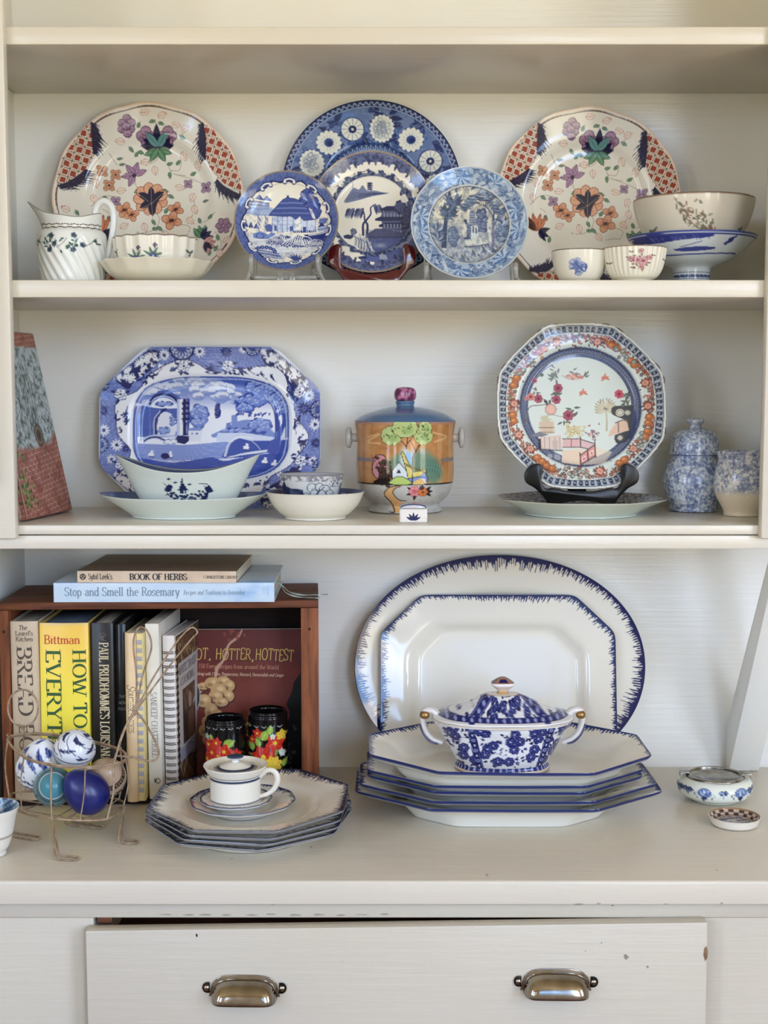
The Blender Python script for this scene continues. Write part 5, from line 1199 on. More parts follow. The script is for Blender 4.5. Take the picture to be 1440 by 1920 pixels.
def art_jug():      # px of the 3x crop
    c = Art(180, 640, 620, 1140, 1.0, (226, 228, 222)); G, GD = (78, 112, 92), (52, 78, 68)
    g = np.random.default_rng(2)
    for x, y, n in ((305, 915, 12), (440, 925, 12), (375, 930, 4), (518, 925, 3), (218, 915, 3)):
        for k in range(n):
            a = g.random() * 6.28; q = 38 * g.random() ** .5; c.leaf(x + q * cos(a), y + q * sin(a) * .9, g.random() * 360, 24, 11, G if k % 2 else GD, None)
        c.line([(x - 30, y + 20), (x, y), (x + 26, y - 30)], 3, GD)
    for x, y in ((312, 884), (328, 930), (300, 960), (436, 884), (480, 935), (432, 962)): c.flower(x, y, 15, 5, (70, 84, 104), GD, .35)
    return c
def art_sprig_blue():
    c = Art(310, 830, 640, 1040, 1.2, (222, 218, 204)); B, D = (100, 114, 160), (66, 80, 132)
    for x, y, r in ((430, 930, 34), (462, 948, 26), (448, 975, 20)): c.flower(x, y, r, 5, (172, 180, 200), D, .25, B, 3)
    for a in (100, 150, 200, 320, 20, 260): c.leaf(440, 945, a, 46, 16, B, None, None)
    c.line([(420, 905), (440, 940), (478, 975), (486, 930)], 4, D); c.leaf(480, 960, 80, 30, 12, D)
    for x, y in ((600, 960), (590, 940), (606, 935), (585, 965)): c.leaf(x, y, 60, 26, 12, (120, 112, 92))
    return c
def art_sprig_pink():
    c = Art(570, 820, 930, 1030, 1.2, (226, 222, 206)); g = np.random.default_rng(4)
    for k in range(34): a = g.random() * 6.28; q = 60 * g.random() ** .6; c.leaf(752 + q * cos(a), 915 + q * sin(a), g.random() * 360, 22, 9, ((110, 112, 92), (150, 116, 96), (120, 84, 92))[k % 3])
    for x, y, r in ((765, 920, 26), (735, 915, 20), (752, 862, 14), (800, 900, 14), (700, 905, 14), (756, 955, 14)): c.flower(x, y, r, 5, (204, 164, 164), (160, 92, 104), .35, (166, 112, 120), 2)
    for x, y in ((818, 890), (890, 910), (700, 870), (606, 930)): c.leaf(x, y, 30, 18, 8, (110, 96, 92)); c.leaf(x, y, 130, 18, 8, (140, 110, 96))
    return c
def art_bowl_sprig():
    c = Art(730, 540, 1400, 760, .9, (214, 208, 192)); g = np.random.default_rng(6); BR, GY, RE = (130, 112, 96), (112, 116, 100), (186, 96, 80)
    c.line([(930, 600), (950, 640), (1000, 670), (1060, 700), (1090, 720)], 4, BR)
    for k in range(46): t = g.random(); x, y = 925 + 150 * t + 14 * g.normal(), 600 + 100 * t + 22 * g.normal() * (.5 + t); c.leaf(x, y, g.random() * 360, 24, 10, (GY, BR, (150, 140, 120))[k % 3])
    for x, y, r in ((978, 625, 14), (1030, 650, 16), (1010, 690, 15), (1050, 690, 14), (970, 655, 12), (1035, 720, 16)): c.ell(x, y, r, r, BR, 0, 1, 0, 3)
    for x, y in ((990, 725), (965, 735), (1085, 690), (1090, 715), (1100, 730), (1075, 735)): c.flower(x, y, 16, 5, (206, 130, 110), RE, .35)
    for k in range(8): c.leaf(1090 + 8 * g.normal(), 690 + 20 * g.normal(), 40 + 60 * g.normal(), 30, 9, (RE, GY)[k % 2])
    for x, y in ((825, 690), (1255, 690), (1320, 700), (1335, 690)): c.leaf(x, y, 50, 26, 12, (96, 100, 84)); c.leaf(x, y, 130, 18, 9, (96, 100, 84))
    c.line([(1110, 700), (1170, 705)], 3, BR)
    return c
def art_fluted_sprig():
    c = Art(640, 840, 1140, 1020, 1.0, (230, 226, 212)); G, B = (92, 122, 104), (84, 92, 140)
    for x, y in ((810, 968), (902, 955)):
        for a in (20, 60, 110, 150, 200, -20): c.leaf(x, y, a, 58, 15, G, None, None)
        c.line([(x, y), (x + 10, y - 50)], 3, G); c.flower(x, y, 20, 5, B, (206, 206, 216), .3); c.flower(x + 14, y - 58, 13, 4, (90, 80, 110), None)
    for x in (682, 1082): c.leaf(x, 930, 60, 26, 10, (80, 92, 84)); c.leaf(x, 930, 130, 26, 10, (80, 92, 84)); c.leaf(x, 930, 250, 20, 8, (80, 92, 84))
    return c
def art_tazza():
    c = Art(690, 730, 1400, 1030, .9, (206, 214, 216)); N = (42, 52, 128); g = np.random.default_rng(3)
    c.poly([(720, 790), (780, 770), (900, 776), (1075, 780), (1060, 800), (930, 810), (840, 822), (760, 816)], N, .95, 3); c.poly([(900, 860), (1000, 848), (1110, 852), (1080, 866), (960, 874)], N, .9, 2)
    c.line([(930, 850), (970, 838), (1030, 820)], 4, N); c.line([(1150, 836), (1180, 810), (1210, 786)], [6, 26, 5], N); c.line([(1160, 836), (1150, 830)], 8, N)
    for k in range(16): x = 760 + 300 * g.random(); c.line([(x, 790), (x + 20, 812)], 4, (96, 108, 176), .7)
    c.line([(760, 880), (900, 890), (1100, 884), (1240, 876)], 7, (60, 72, 148)); 
    for k in range(9): c.ell(960 + k * 24, 1006, 14, 9, (70, 84, 130), .3)
    return c

def art_jar():
    # lustre biscuit jar: amber lustre above, grey pearl below, cottage, tree, path (3.2727x from 480,700)
    c = Art(590, 270, 1250, 900, .7, (176, 122, 72)); K = (36, 28, 26)
    n = c.noise(90, 3, 4); c.fill(np.clip((n - .45) * 4, 0, 1), (198, 148, 96), .7); c.fill(np.clip((.42 - n) * 5, 0, 1), (148, 98, 62), .7)
    for x in (640, 690, 1120, 1190): c.line([(x, 300), (x, 670)], 30, (216, 176, 128), .35)
    for pts in ([(690, 380), (760, 360), (690, 410), (760, 420)], [(1080, 350), (1160, 380), (1090, 410)]): c.line(pts, 12, (226, 190, 140), .6)
    c.fill((c.GY > 515) & (c.GY < 540) & ((c.GX < 720) | (c.GX > 1130)), (126, 118, 118), .9)
    c.fill(c.GY > 680, (190, 188, 180)); n2 = c.noise(60, 8); c.fill((c.GY > 682) * np.clip((n2 - .5) * 4, 0, 1), (164, 162, 158), .6); c.fill((c.GY > 674) & (c.GY < 684), K)
    c.fill(c.GY < 300, (166, 128, 108))
    # misty shrubs
    for x, y, r in ((860, 560, 60), (1010, 540, 80), (1080, 610, 66), (900, 520, 50), (1060, 560, 60)): c.ell(x, y, r * 1.15, r * 1.3, (92, 130, 112), 0, .9, .5)
    for x in range(990, 1120, 16): c.line([(x, 640), (x + 10, 560), (x + 26, 520)], 3, (56, 84, 78), .7)
    # waterfall light, tree
    c.ell(915, 520, 46, 110, (206, 214, 214), 0, .9, .5); c.poly([(915, 470), (955, 480), (960, 600), (930, 600)], (150, 190, 220), .9)
    c.ell(955, 410, 66, 60, (214, 150, 100), 0, .8, .5)
    c.line([(955, 660), (955, 520), (985, 450), (1010, 400)], 6, K); c.line([(920, 450), (925, 380)], 6, K)
    for p in ([(920, 440), (880, 390)], [(925, 420), (960, 370)], [(985, 450), (1030, 400)], [(975, 470), (940, 390)]): c.line(p, 4, K)
    GL_, GM = (178, 192, 126), (134, 164, 96)
    def puff(x, y, rx, ry, s):
        for k in range(10): a = k * .628; c.ell(x + rx * .72 * cos(a), y + ry * .72 * sin(a), rx * .36, ry * .36, K)
        for k in range(10): a = k * .628; c.ell(x + rx * .70 * cos(a), y + ry * .70 * sin(a), rx * .34, ry * .34, GL_)
        c.ell(x, y, rx * .8, ry * .8, GL_); c.ell(x + rx * .2, y + ry * .3, rx * .6, ry * .5, GM, 0, .7, .6)
        g = np.random.default_rng(s)
        for k in range(9): c.line([(x + rx * .5 * g.normal() * .8, y + ry * .4 * g.normal())] * 1 + [(x + rx * .5 * g.normal() * .8, y)], 1, GL_, 0); 
        for k in range(12): px, py = x + rx * .45 * g.normal(), y + ry * .4 * g.normal(); c.ell(px, py, 5, 4, (60, 90, 50))
    puff(830, 370, 60, 60, 1); puff(1020, 370, 56, 56, 2); puff(910, 320, 76, 60, 3); puff(1030, 320, 40, 40, 4)
    # pink bush, dark bush
    P = [(760, 490), (790, 500), (806, 540), (800, 590), (770, 630), (740, 640), (716, 600), (722, 540), (736, 500)]
    c.poly(P, (196, 136, 140), 1, 4, K, 5); 
    for k in range(16): g = np.random.default_rng(k); c.ell(760 + 24 * g.normal(), 560 + 36 * g.normal(), 6, 5, (150, 60, 84))
    for k in range(60): g = np.random.default_rng(90 + k); x, y = 796 + 20 * g.normal(), 610 + 36 * g.normal(); c.ell(x, y, 13, 11, K); c.ell(x, y, 6, 5, (110, 80, 60), 0, 1, 0, 3)
    c.poly([(720, 676), (760, 640), (830, 650), (830, 678)], K, 1, 3)
    # cottage
    c.poly([(835, 640), (835, 590), (875, 535), (920, 590), (930, 640)], (206, 216, 220), 1, 0, K, 4); c.poly([(862, 600), (874, 580), (886, 600), (886, 604), (862, 604)], K); c.poly([(920, 590), (905, 540), (885, 470), (900, 470), (960, 600), (1030, 580), (1040, 600), (1010, 640), (930, 640)], (210, 196, 110), 1, 0, K, 4)
    for k in range(20): x = 910 + k * 6; c.line([(x, 540 + k * 2.6), (x + 10, 560 + k * 2.6)], 3, (96, 90, 50))
    c.poly([(930, 640), (1000, 625), (1030, 600), (1050, 650), (1030, 672), (940, 672)], (120, 140, 190), 1, 0, K, 4); c.poly([(985, 670), (1000, 640), (1030, 640), (1040, 672)], (220, 214, 206))
    c.poly([(820, 676), (840, 640), (880, 625), (920, 640), (950, 676)], (176, 196, 110), 1, 3, K, 4); c.poly([(950, 676), (1000, 640), (1030, 676)], (216, 180, 110), 1, 2); c.line([(955, 600), (955, 676)], 9, K)
    # path and rose
    c.poly([(880, 684), (820, 700), (790, 740), (830, 800), (850, 860), (960, 860), (900, 800), (850, 760), (850, 710), (890, 684)], (216, 168, 110), 1, 3)
    c.line([(875, 684), (815, 700), (788, 745), (830, 800), (850, 858), (820, 860)], 6, K); c.line([(890, 686), (845, 710), (845, 745), (880, 780), (920, 785)], 5, K)
    for a in (30, 150, 200, 260, -20, 330): c.leaf(975, 725, a, 60, 22, K)
    for a in (40, 0, -40): c.leaf(1030, 725, a, 50, 20, K)
    c.flower(968, 722, 34, 6, (214, 140, 140), (190, 96, 104), .4, (160, 80, 90), 3); c.flower(1018, 728, 28, 6, (214, 130, 70), (120, 60, 40), .3, (140, 70, 50), 3); c.flower(1012, 700, 16, 5, (60, 40, 36), None)
    return c

def art_tureen():
    # dark printed peonies between banded corners (2.3226x from 640,1020)
    c = Art(380, 560, 1060, 1020, 1.0, (226, 226, 226)); N, M, Lb = (26, 30, 82), (44, 52, 118), (140, 150, 194)
    g = np.random.default_rng(6)
    def peony(x, y, r):
        for k in range(7): a = k * .9; c.ell(x + r * .55 * cos(a), y + r * .55 * sin(a), r * .47, r * .42, N, a); c.ell(x + r * .55 * cos(a), y + r * .55 * sin(a), r * .36, r * .31, M, a)
        for k in range(7): a = k * .9; c.line([(x + r * .25 * cos(a), y + r * .25 * sin(a)), (x + r * .85 * cos(a), y + r * .85 * sin(a))], 1.6, Lb, .8)
        c.ell(x, y, r * .28, r * .28, N); c.ell(x, y, r * .15, r * .15, (210, 214, 230))
    for k in range(260): x, y = 390 + 640 * g.random(), 640 + 340 * g.random(); c.leaf(x, y, g.random() * 360, 22, 11, N if k % 3 else M); 
    for k in range(90): x, y = 390 + 640 * g.random(), 640 + 340 * g.random(); c.line([(x, y), (x + 16 * g.normal(), y + 16 * g.normal())], 2, N); c.ell(x, y, 4, 4, N)
    for x, y in ((600, 785), (640, 850), (615, 870), (605, 900), (715, 830), (760, 830), (735, 870), (825, 790), (860, 785), (845, 820), (830, 875), (815, 915), (715, 935), (665, 935), (460, 770), (470, 815), (510, 870), (510, 915), (445, 800), (920, 900), (940, 860), (960, 780), (985, 770), (580, 775), (735, 790), (560, 930), (880, 940)): peony(x, y, 26)
    for x, y in ((640, 705), (690, 690), (735, 690), (760, 675), (800, 705), (655, 680), (715, 715), (490, 690), (440, 700), (530, 670), (900, 680), (950, 695), (980, 705)): peony(x, y, 18)
    for xa, ya, xb, yb in ((535, 760, 585, 975), (905, 765, 858, 975)):
        for w, col in ((34, N), (27, Lb), (24, N)): c.line([(xa, ya), (xb, yb)], w, col)
        for k in range(8): t = (k + .5) / 8; x, y = xa + (xb - xa) * t, ya + (yb - ya) * t; (c.ell(x, y, 9, 9, Lb), c.ell(x, y, 4, 4, N)) if k % 2 == 0 else c.ell(x, y, 4, 7, (190, 196, 220))
    c.poly([(380, 722), (1060, 722), (1060, 752), (380, 752)], (226, 224, 220)); c.line([(400, 752), (560, 764), (700, 768), (860, 764), (1010, 750)], 3, (150, 130, 100))
    return c

def art_tin(v):
    c = Art(430, 90, 960, 520, .9, (16, 14, 14)); g = np.random.default_rng(v)
    R1, R2, Y1, G1, W = (184, 44, 32), (220, 84, 58), (222, 186, 60), (142, 168, 66), (226, 224, 206)
    def fl(x, y, r, col, c2, n=6):
        for k in range(n): a = 360 * k / n + 15; c.leaf(x, y, a, r, r * .7, col, c2, None, 3)
        c.ell(x, y, r * .2, r * .2, Y1)
    def lf(x, y, a, L): c.leaf(x, y, a, L, L * .7, G1, (206, 216, 120), (90, 120, 50), 3)
    ox = 560 if v == 1 else 830
    for k in range(14): c.leaf(ox + 90 * g.normal(), 330 + 70 * g.normal(), g.random() * 360, 50, 24, (96, 120, 50), (150, 170, 80), None, 3)
    if v == 1:
        lf(565, 300, 20, 80); lf(600, 310, 50, 50); lf(490, 270, 100, 40); lf(620, 440, 10, 60)
        for x, y, r in ((530, 360, 66), (570, 340, 56), (465, 300, 46), (520, 285, 42), (640, 365, 44), (455, 400, 56), (490, 350, 50)): fl(x, y, r, R1, R2)
        fl(500, 430, 40, W, (180, 180, 160), 9); fl(560, 440, 36, W, (180, 180, 160), 9); fl(600, 410, 26, (120, 150, 150), W, 5); fl(455, 250, 22, (150, 180, 170), W, 5)
    else:
        lf(800, 280, 60, 80); lf(790, 320, 120, 60); lf(740, 350, 110, 70); lf(850, 240, 80, 60); lf(880, 500, 60, 60); lf(930, 460, 60, 60)
        fl(810, 390, 84, R1, R2, 7); fl(885, 300, 66, R1, R2, 6); fl(870, 440, 64, Y1, (190, 130, 40), 8); fl(770, 235, 36, R1, R2, 5); fl(735, 280, 30, R1, R2, 5); fl(925, 250, 40, Y1, (160, 140, 50), 5)
        for x, y in ((870, 255), (790, 440), (930, 375), (925, 360)): fl(x, y, 22, (190, 206, 200), W, 5)
    for k in range(10): c.line([(450 + 50 * k, 190), (466 + 50 * k, 196), (478 + 50 * k, 190)], 5, (196, 196, 190), .8)
    return c
# ------------------------------------------------------------------ things on the top shelf
G = dict(plates='plates standing along the top shelf', stands='clear plate stands on the top shelf', cups='tea bowls on the top shelf', books='cookbooks standing in the crate',
         platters='stacked blue-edged platters', octs='stacked octagonal plates', eggs='decorative eggs in the wire basket', tins='black lacquer cups in the crate')
def front_paint(art, k, ox, oy, base, rows=1.0, inner=None):
    def f(V, idx, P):
        c = np.empty((len(V), 3)); c[:] = rgb(base); top = P[:, 1].argmax()
        m = (V[:, 1] < 0.0) & (idx <= top * rows)
        if art is not None and m.any(): c[m] = art.at(ox + V[m, 0] * k, oy - V[m, 2] * k)
        if inner is not None: c[idx > top] = inner(V[idx > top]) if callable(inner) else rgb(inner)
        return c
    return f
def band_paint(base, bands, inner=None):          # bands: (z0, z1, colour) on the outside
    def f(V, idx, P):
        c = np.empty((len(V), 3)); c[:] = rgb(base); top = P[:, 1].argmax()
        if inner is not None: c[idx > top] = rgb(inner)
        for z0, z1, col in bands: c[(V[:, 2] >= z0) & (V[:, 2] <= z1) & (idx <= top + 1)] = rgb(col)
        return c
    return f

PR_PLATE = [(0, 0), (.3, 0), (.52, .0006), (.60, .0028), (.66, .0085), (.71, .0115), (.80, .0135), (.92, .0165), (1, .0185)]
imari = art_imari()
for x, roll, rr, lab in ((-.3135, 0, .1270, 'large cream plate with orange and navy flowers, behind the cream jug'), (.2725, -4, .1230, 'large cream plate with orange and navy flowers, behind the two small tea bowls')):
    o = plate('dinner_plate', circle(rr, 12, .007), circle(rr * .676), PR_PLATE, M_GLAZE, .0042, (.56, .004), .675, 106, 530, imari, (533 / rr, 830, 640), (230, 224, 208), edge=(222, 184, 158))
    stand_up(o, 7.5 if x < 0 else 4.5, x, SH2 + .0002, y_back=-.0015, roll=roll)
    tag(o, lab, 'plate', G['plates'])
o = plate('charger', circle(.1195), circle(.062), [(0, 0), (.3, 0), (.44, .001), (.50, .005), (.55, .009), (.75, .012), (1, .017)], M_GLAZE, .0045, (.42, .004), .5, 108, 540, art_charger(), (660 / .1195, 700, 690), (216, 222, 228), edge=(40, 50, 92))
stand_up(o, 7.5, -.0165, SH2 + .0195, y_back=-.0015); tag(o, 'large deep blue plate with white blossoms on its border, at the middle behind others', 'plate', G['plates'])
PR_SAUCER = [(0, 0), (.4, .0004), (.56, .0016), (.72, .006), (.88, .0125), (1, .0165)]
o1 = plate('small_plate', circle(.0655), circle(.045), PR_SAUCER, M_GLAZE, .003, (.52, .003), .66, 96, 400, art_cottage(), (634 / .0655, 697, 752), (222, 222, 214), edge=(150, 132, 110))
stand_up(o1, 14, -.1225, SH2 + .0195, y_low=-.158); tag(o1, 'small blue and white plate painted with a thatched cottage', 'plate', G['plates'])
o2 = plate('small_plate', circle(.0790), circle(.053), [(0, 0), (.4, .0004), (.58, .0010), (.64, .004), (.70, .008), (.85, .0115), (1, .015)], M_GLAZE, .003, (.52, .003), .66, 96, 400, art_willow(), (670 / .0790, 708, 735), (222, 222, 214), edge=(150, 132, 112))
stand_up(o2, 8, -.0150, SH2 + .0205, y_low=-.115); tag(o2, 'blue and white plate with two willows and pagoda, on red stand', 'plate', G['plates'])
o3 = plate('small_plate', circle(.0735, 24, .002), circle(.051), [(0, 0), (.4, .0004), (.60, .0010), (.66, .004), (.71, .008), (.85, .011), (1, .014)], M_GLAZE, .003, (.54, .003), .69, 96, 400, art_palms(), (655 / .0735, 715, 700), (214, 216, 208), edge=(196, 196, 186))
stand_up(o3, 14, .1070, SH2 + .0085, y_low=-.165); tag(o3, 'pale blue plate with palm trees and a ruin, leafy border', 'plate', G['plates'])

def arc(cx, cy, r, a0, a1, n=10, ry=None): return [(cx + r * cos(R(a)), cy + (ry or r) * sin(R(a))) for a in np.linspace(a0, a1, n)]
def acrylic_stand(x, y, zlift, half, tilt, lab, rest=True):
    """Two curved side arms whose front lips hold the plate, a bar between them and a forked centre foot."""
    e = empty('plate_stand', (x, y, SH2), 0, lab, 'plate stand', G['stands'])
    for s in (-1, 1):
        # a flat curled hook in front of the plate, splayed foot below, and a low rail running back to a raking rest
        x = s * half
        tube('hook', [(x + s * .0085, -.0140, .0029), (x + s * .0060, -.0165, max(.0034, zlift * .40)), (x + s * .0015, -.0195, zlift * .85), (x, -.0225, zlift + .0045), (x, -.0232, zlift + .0110), (x, -.0200, zlift + .0165), (x, -.0160, zlift + .0150), (x, -.0152, zlift + .0110)], .0026, M_ACRYL, e, 12, sm=6)
        tube('rail', [(x, -.0190, zlift * .80), (x, -.0080, max(.004, zlift * .50)), (x, .0200, max(.0035, zlift * .45)), (x, .0420, .0032)], .0024, M_ACRYL, e, 10, sm=6)
        if rest: tube('back_rest', [(x, .0240, zlift * .45), (x, .0400, .030), (x, .0560, .078)], .0022, M_ACRYL, e, 10, sm=6)
    b = box('crossbar', -half, half, .014, .019, .0100 if zlift > .015 else .0045, .0150 if zlift > .015 else .0085, M_ACRYL, e, .001)
    if zlift > .015:
        for s in (-1, 1): box('centre_foot', s * .0075 - .0035, s * .0075 + .0035, .0085, .0135, .0003, .017, M_ACRYL, e, .0008)
    return e
acrylic_stand(-.1225, -.158, .0192, .041, 14, 'clear acrylic plate stand under the small cottage plate')
acrylic_stand(.1070, -.165, .0082, .0545, 14, 'clear acrylic plate stand under the palm tree plate')
acrylic_stand(-.0165, -.0500, .0190, .0760, 8, 'clear acrylic plate stand behind the red one, under the large blue plate', False)

def wooden_stand(name, x, y, z, w, h, beam, mat, lab, tilt, plate_r, plate_z):
    """Folding easel: a scrolled front with two cupped arms and arched underside, two raking back legs, a back rest."""
    e = empty(name, (x, y, z), 0, lab, 'plate stand')
    L = []
    hw = w / 2
    left = [(-hw * .60, 0), (-hw * .62, beam * .30), (-hw * .80, beam * .85), (-hw * .97, h * .55), (-hw * 1.0, h * .74), (-hw * .94, h * .90), (-hw * .84, h * .98), (-hw * .74, h * .985), (-hw * .68, h * .90), (-hw * .70, h * .74), (-hw * .70, h * .56), (-hw * .62, h * .42), (-hw * .50, beam * .92)]
    sag = [(u * hw, beam * (.70 + .22 * (u / .5) ** 2)) for u in np.linspace(-.36, .36, 9)]
    right = [(-a, b) for a, b in left[::-1]]
    arch = [(hw * .42, 0), (hw * .36, beam * .16), (hw * .18, beam * .26), (0, beam * .30), (-hw * .18, beam * .26), (-hw * .36, beam * .16), (-hw * .42, 0)]
    pts = cat(left, 3).tolist() + sag + cat(right, 3).tolist() + arch
    prism('front_frame', pts, -.006, .006, 'y', mat, e, .0022)
    for s in (-1, 1):
        prism('back_leg', [(.0065, beam * .25), (.0065, beam * .62), (.030, beam * .52), (.052, .0002), (.043, .0002), (.030, beam * .2)], s * hw * .5 - .004, s * hw * .5 + .004, 'x', mat, e, .001)
    prism('back_rest', [(.0335, beam * .40), (.0335 + tilt * .09, .10), (.0385 + tilt * .09, .10), (.0390, beam * .40)], -.012, .012, 'x', mat, e, .001)
    box('hinge_block', -hw * .5, hw * .5, .0285, .0335, beam * .22, beam * .50, mat, e, .001)
    return e
wooden_stand('wooden_plate_stand', -.0150, -.122, SH2 + .0002, .112, .056, .0255, M_REDWOOD, 'dark red lacquered plate stand holding the willow plate', .35, .0775, .02)

# ---- cream jug with spiral fluting
JX, JY, JS = -.3850, -.170, .0420
e = empty('cream_jug', (JX, JY, SH2 + .0002), 0, 'white spiral-fluted cream jug with green sprigs, leaning spout left', 'jug')
prof = [(.0300, 0), (.0345, .0012), (.0372, .006), (.0385, .014), (.0405, .028), (.0420, .042), (.0424, .054), (.0415, .0615), (.0385, .0655), (.0362, .0675), (.0368, .071), (.0385, .080), (.0395, .087), (.0380, .087), (.0372, .080), (.0350, .0685), (.0370, .063), (.0400, .054), (.0395, .040), (.0360, .012), (.0280, .006)]
def jugcol(V, idx, P):
    k = 3 * 1493.; c = front_paint(art_jug(), k, 385, 1140, (226, 228, 222))(V, idx, P)
    top = P[:, 1].argmax(); z = P[idx, 1]; out = idx <= top
    th = np.arctan2(V[:, 1], V[:, 0])
    wv = .0012 * np.abs(np.sin(th * 10))
    c[out & (np.abs(z - .0665 - wv) < .0008)] = rgb(104, 84, 70); c[out & (np.abs(z - .0725 + wv) < .0007)] = rgb(104, 84, 70)
    c[np.abs(z - .087) < .0007] = rgb(120, 92, 70)
    return c
def jugmod(th, z, r, i):
    flute = 1 + .022 * np.sin(22 * (th + z * 14)) * np.clip((.058 - z) / .02, 0, 1) * np.clip(z / .006, 0, 1)
    t = np.clip((z - .066) / .021, 0, 1)
    sp = np.exp(-((np.abs(((th - PI) + PI) % (2 * PI) - PI)) / .62) ** 2)      # spout at -x
    bk = np.exp(-((np.abs(((th) + PI) % (2 * PI) - PI)) / .7) ** 2)
    rr = r * flute * (1 + t * (-.06 + .42 * sp * t))
    return rr * np.cos(th), rr * np.sin(th) * (1 - .12 * t), z + t ** 1.5 * (.0185 * sp - .004 + .004 * bk - .0035 * np.exp(-(np.abs(np.abs(((th) + PI) % (2 * PI) - PI) - 1.2) / .5) ** 2))
body = lathe('body', prof, M_GLAZE, e, 264, jugmod, rows=100, angle=180, paint=jugcol)

hp = cat([(.0330, 0, .0790), (.0290, 0, .0880), (.0330, 0, .0985), (.0410, 0, .1025), (.0495, 0, .0960), (.0520, 0, .0820), (.0500, 0, .0640), (.0465, 0, .0480), (.0440, 0, .0380), (.0412, 0, .0330)], 8)
V, F = tubeV(hp, np.interp(np.linspace(0, 1, len(hp)), [0, .15, .5, 1], [.0030, .0036, .0034, .0028]), 12, flat=1.25)
mk('handle', V, F, glaze('jug_glaze', (226, 228, 222)), e, 180)
tube('handle_curl', [(.0335, 0, .0850), (.0310, 0, .0905), (.0288, 0, .0880), (.0305, 0, .0850)], .0020, glaze('jug_glaze', (226, 228, 222)), e, 8, sm=6)

# ---- fluted bowl sitting in its deep saucer dish
def flutes(n, a, z0, z1, sharp=1.0, rim=0.0):
    def f(th, z, r, i):
        q = 1 - a * np.abs(np.cos(th * n / 2)) ** sharp * np.clip((z - z0) / (z1 - z0), 0, 1)
        return r * q * np.cos(th), r * q * np.sin(th), z + rim * np.abs(np.sin(th * n / 2)) * np.clip(i * 4 - 1, 0, 1) * np.clip((z - z1 * .6) / (z1 * .4), 0, 1)
    return f
o = lathe('saucer_dish', [(.0330, 0), (.0360, .0005), (.0365, .0035), (.0480, .0080), (.0600, .0180), (.0690, .0330), (.0722, .0395), (.0710, .0398), (.0675, .0325), (.0590, .0200), (.0460, .0105), (.0200, .0080)], glaze('ivory_glaze', (226, 220, 200)), None, 192, flutes(14, .035, .010, .034, 1.6, .0016), sm=4, angle=180)
o.scale = (.97, .97, .68); o.location = (-.2805, -.172, SH2 + .0002); tag(o, 'deep cream scalloped saucer dish with a fluted bowl inside', 'dish')
kk = 3 * 1493.
sp_ = front_paint(art_fluted_sprig(), kk, 880, 850 + .0485 * kk, (226, 222, 208))
def flcol(V, idx, P):
    c = sp_(V, idx, P); c[np.abs(idx - P[:, 1].argmax()) <= 1] = rgb(128, 112, 96); return c
o = lathe('fluted_bowl', [(.0240, 0), (.0262, .0006), (.0265, .0040), (.0370, .0080), (.0455, .0180), (.0500, .0320), (.0520, .0485), (.0508, .0486), (.0488, .0320), (.0440, .0190), (.0350, .0100), (.0150, .0070)], M_GLAZE, None, 264, flutes(16, .05, .008, .030, 1.4, .0008), rows=64, angle=180, paint=flcol)
o.location = (-.2820, -.172, SH2 + .0060 + .0003); tag(o, 'cream fluted bowl with blue flower sprigs, sitting in saucer dish', 'bowl')

# ---- two tea bowls
kk = 2.769 * 1506.
f1 = front_paint(art_sprig_blue(), kk, 468, 845 + .0470 * kk, (220, 216, 202))
def c1(V, idx, P):
    c = f1(V, idx, P); c[np.abs(idx - P[:, 1].argmax()) <= 1] = rgb(92, 66, 54); return c
o = lathe('tea_bowl', [(.0185, 0), (.0205, .0006), (.0205, .0045), (.0260, .0090), (.0312, .0200), (.0340, .0340), (.0356, .0470), (.0346, .0471), (.0328, .0340), (.0300, .0210), (.0240, .0110), (.0100, .0080)], M_GLAZE, None, 200, rows=62, angle=180, paint=c1)
o.scale = (.97, .97, .84); o.location = (.2400, -.182, SH2 + .0002); tag(o, 'small cream tea bowl with one blue flower sprig', 'bowl', G['cups'])
kk = 2.769 * 1524.
f2 = front_paint(art_sprig_pink(), kk, 748, 835 + .0495 * kk, (224, 220, 204))
def c2(V, idx, P):
    c = f2(V, idx, P); c[np.abs(idx - P[:, 1].argmax()) <= 1] = rgb(150, 120, 100); return c
o = lathe('tea_bowl', [(.0185, 0), (.0208, .0006), (.0208, .0040), (.0285, .0090), (.0345, .0200), (.0378, .0340), (.0400, .0495), (.0390, .0496), (.0365, .0340), (.0330, .0210), (.0260, .0110), (.0100, .0080)], M_GLAZE, None, 240, flutes(34, .035, .006, .016, 1.5), rows=62, angle=180, paint=c2)
o.scale = (.97, .97, .82); o.location = (.3040, -.200, SH2 + .0002); tag(o, 'small fluted tea bowl with pink flower spray', 'bowl', G['cups'])

# ---- footed dish with a plain bowl standing in it
kk = 2.769 * 1462.
f3 = front_paint(art_tazza(), kk, 1044, 762 + .0765 * kk, (206, 214, 216))
def c3(V, idx, P):
    c = f3(V, idx, P); top = P[:, 1].argmax(); z = P[idx, 1]
    c[(z > .0715) & (z < .0735)] = rgb(60, 72, 150); c[(z > .0748) & (idx <= top + 2)] = rgb(70, 84, 150)
    c[(idx <= top) & ((np.abs(z - .0120) < .0006) | (np.abs(z - .0220) < .0005))] = rgb(120, 134, 160)
    return c
o = lathe('footed_dish', [(.0235, 0), (.0252, .0008), (.0250, .0060), (.0240, .0120), (.0242, .0220), (.0250, .0290), (.0300, .0325), (.0480, .0400), (.0660, .0550), (.0790, .0700), (.0835, .0765), (.0820, .0768), (.0760, .0700), (.0600, .0540), (.0420, .0425), (.0100, .0400)], M_GLAZE, None, 220, rows=80, angle=180, paint=c3)
o.scale = (.97, .97, .82); o.location = (.3890, -.130, SH2 + .0002); tag(o, 'blue and white footed dish on a short pedestal', 'dish')
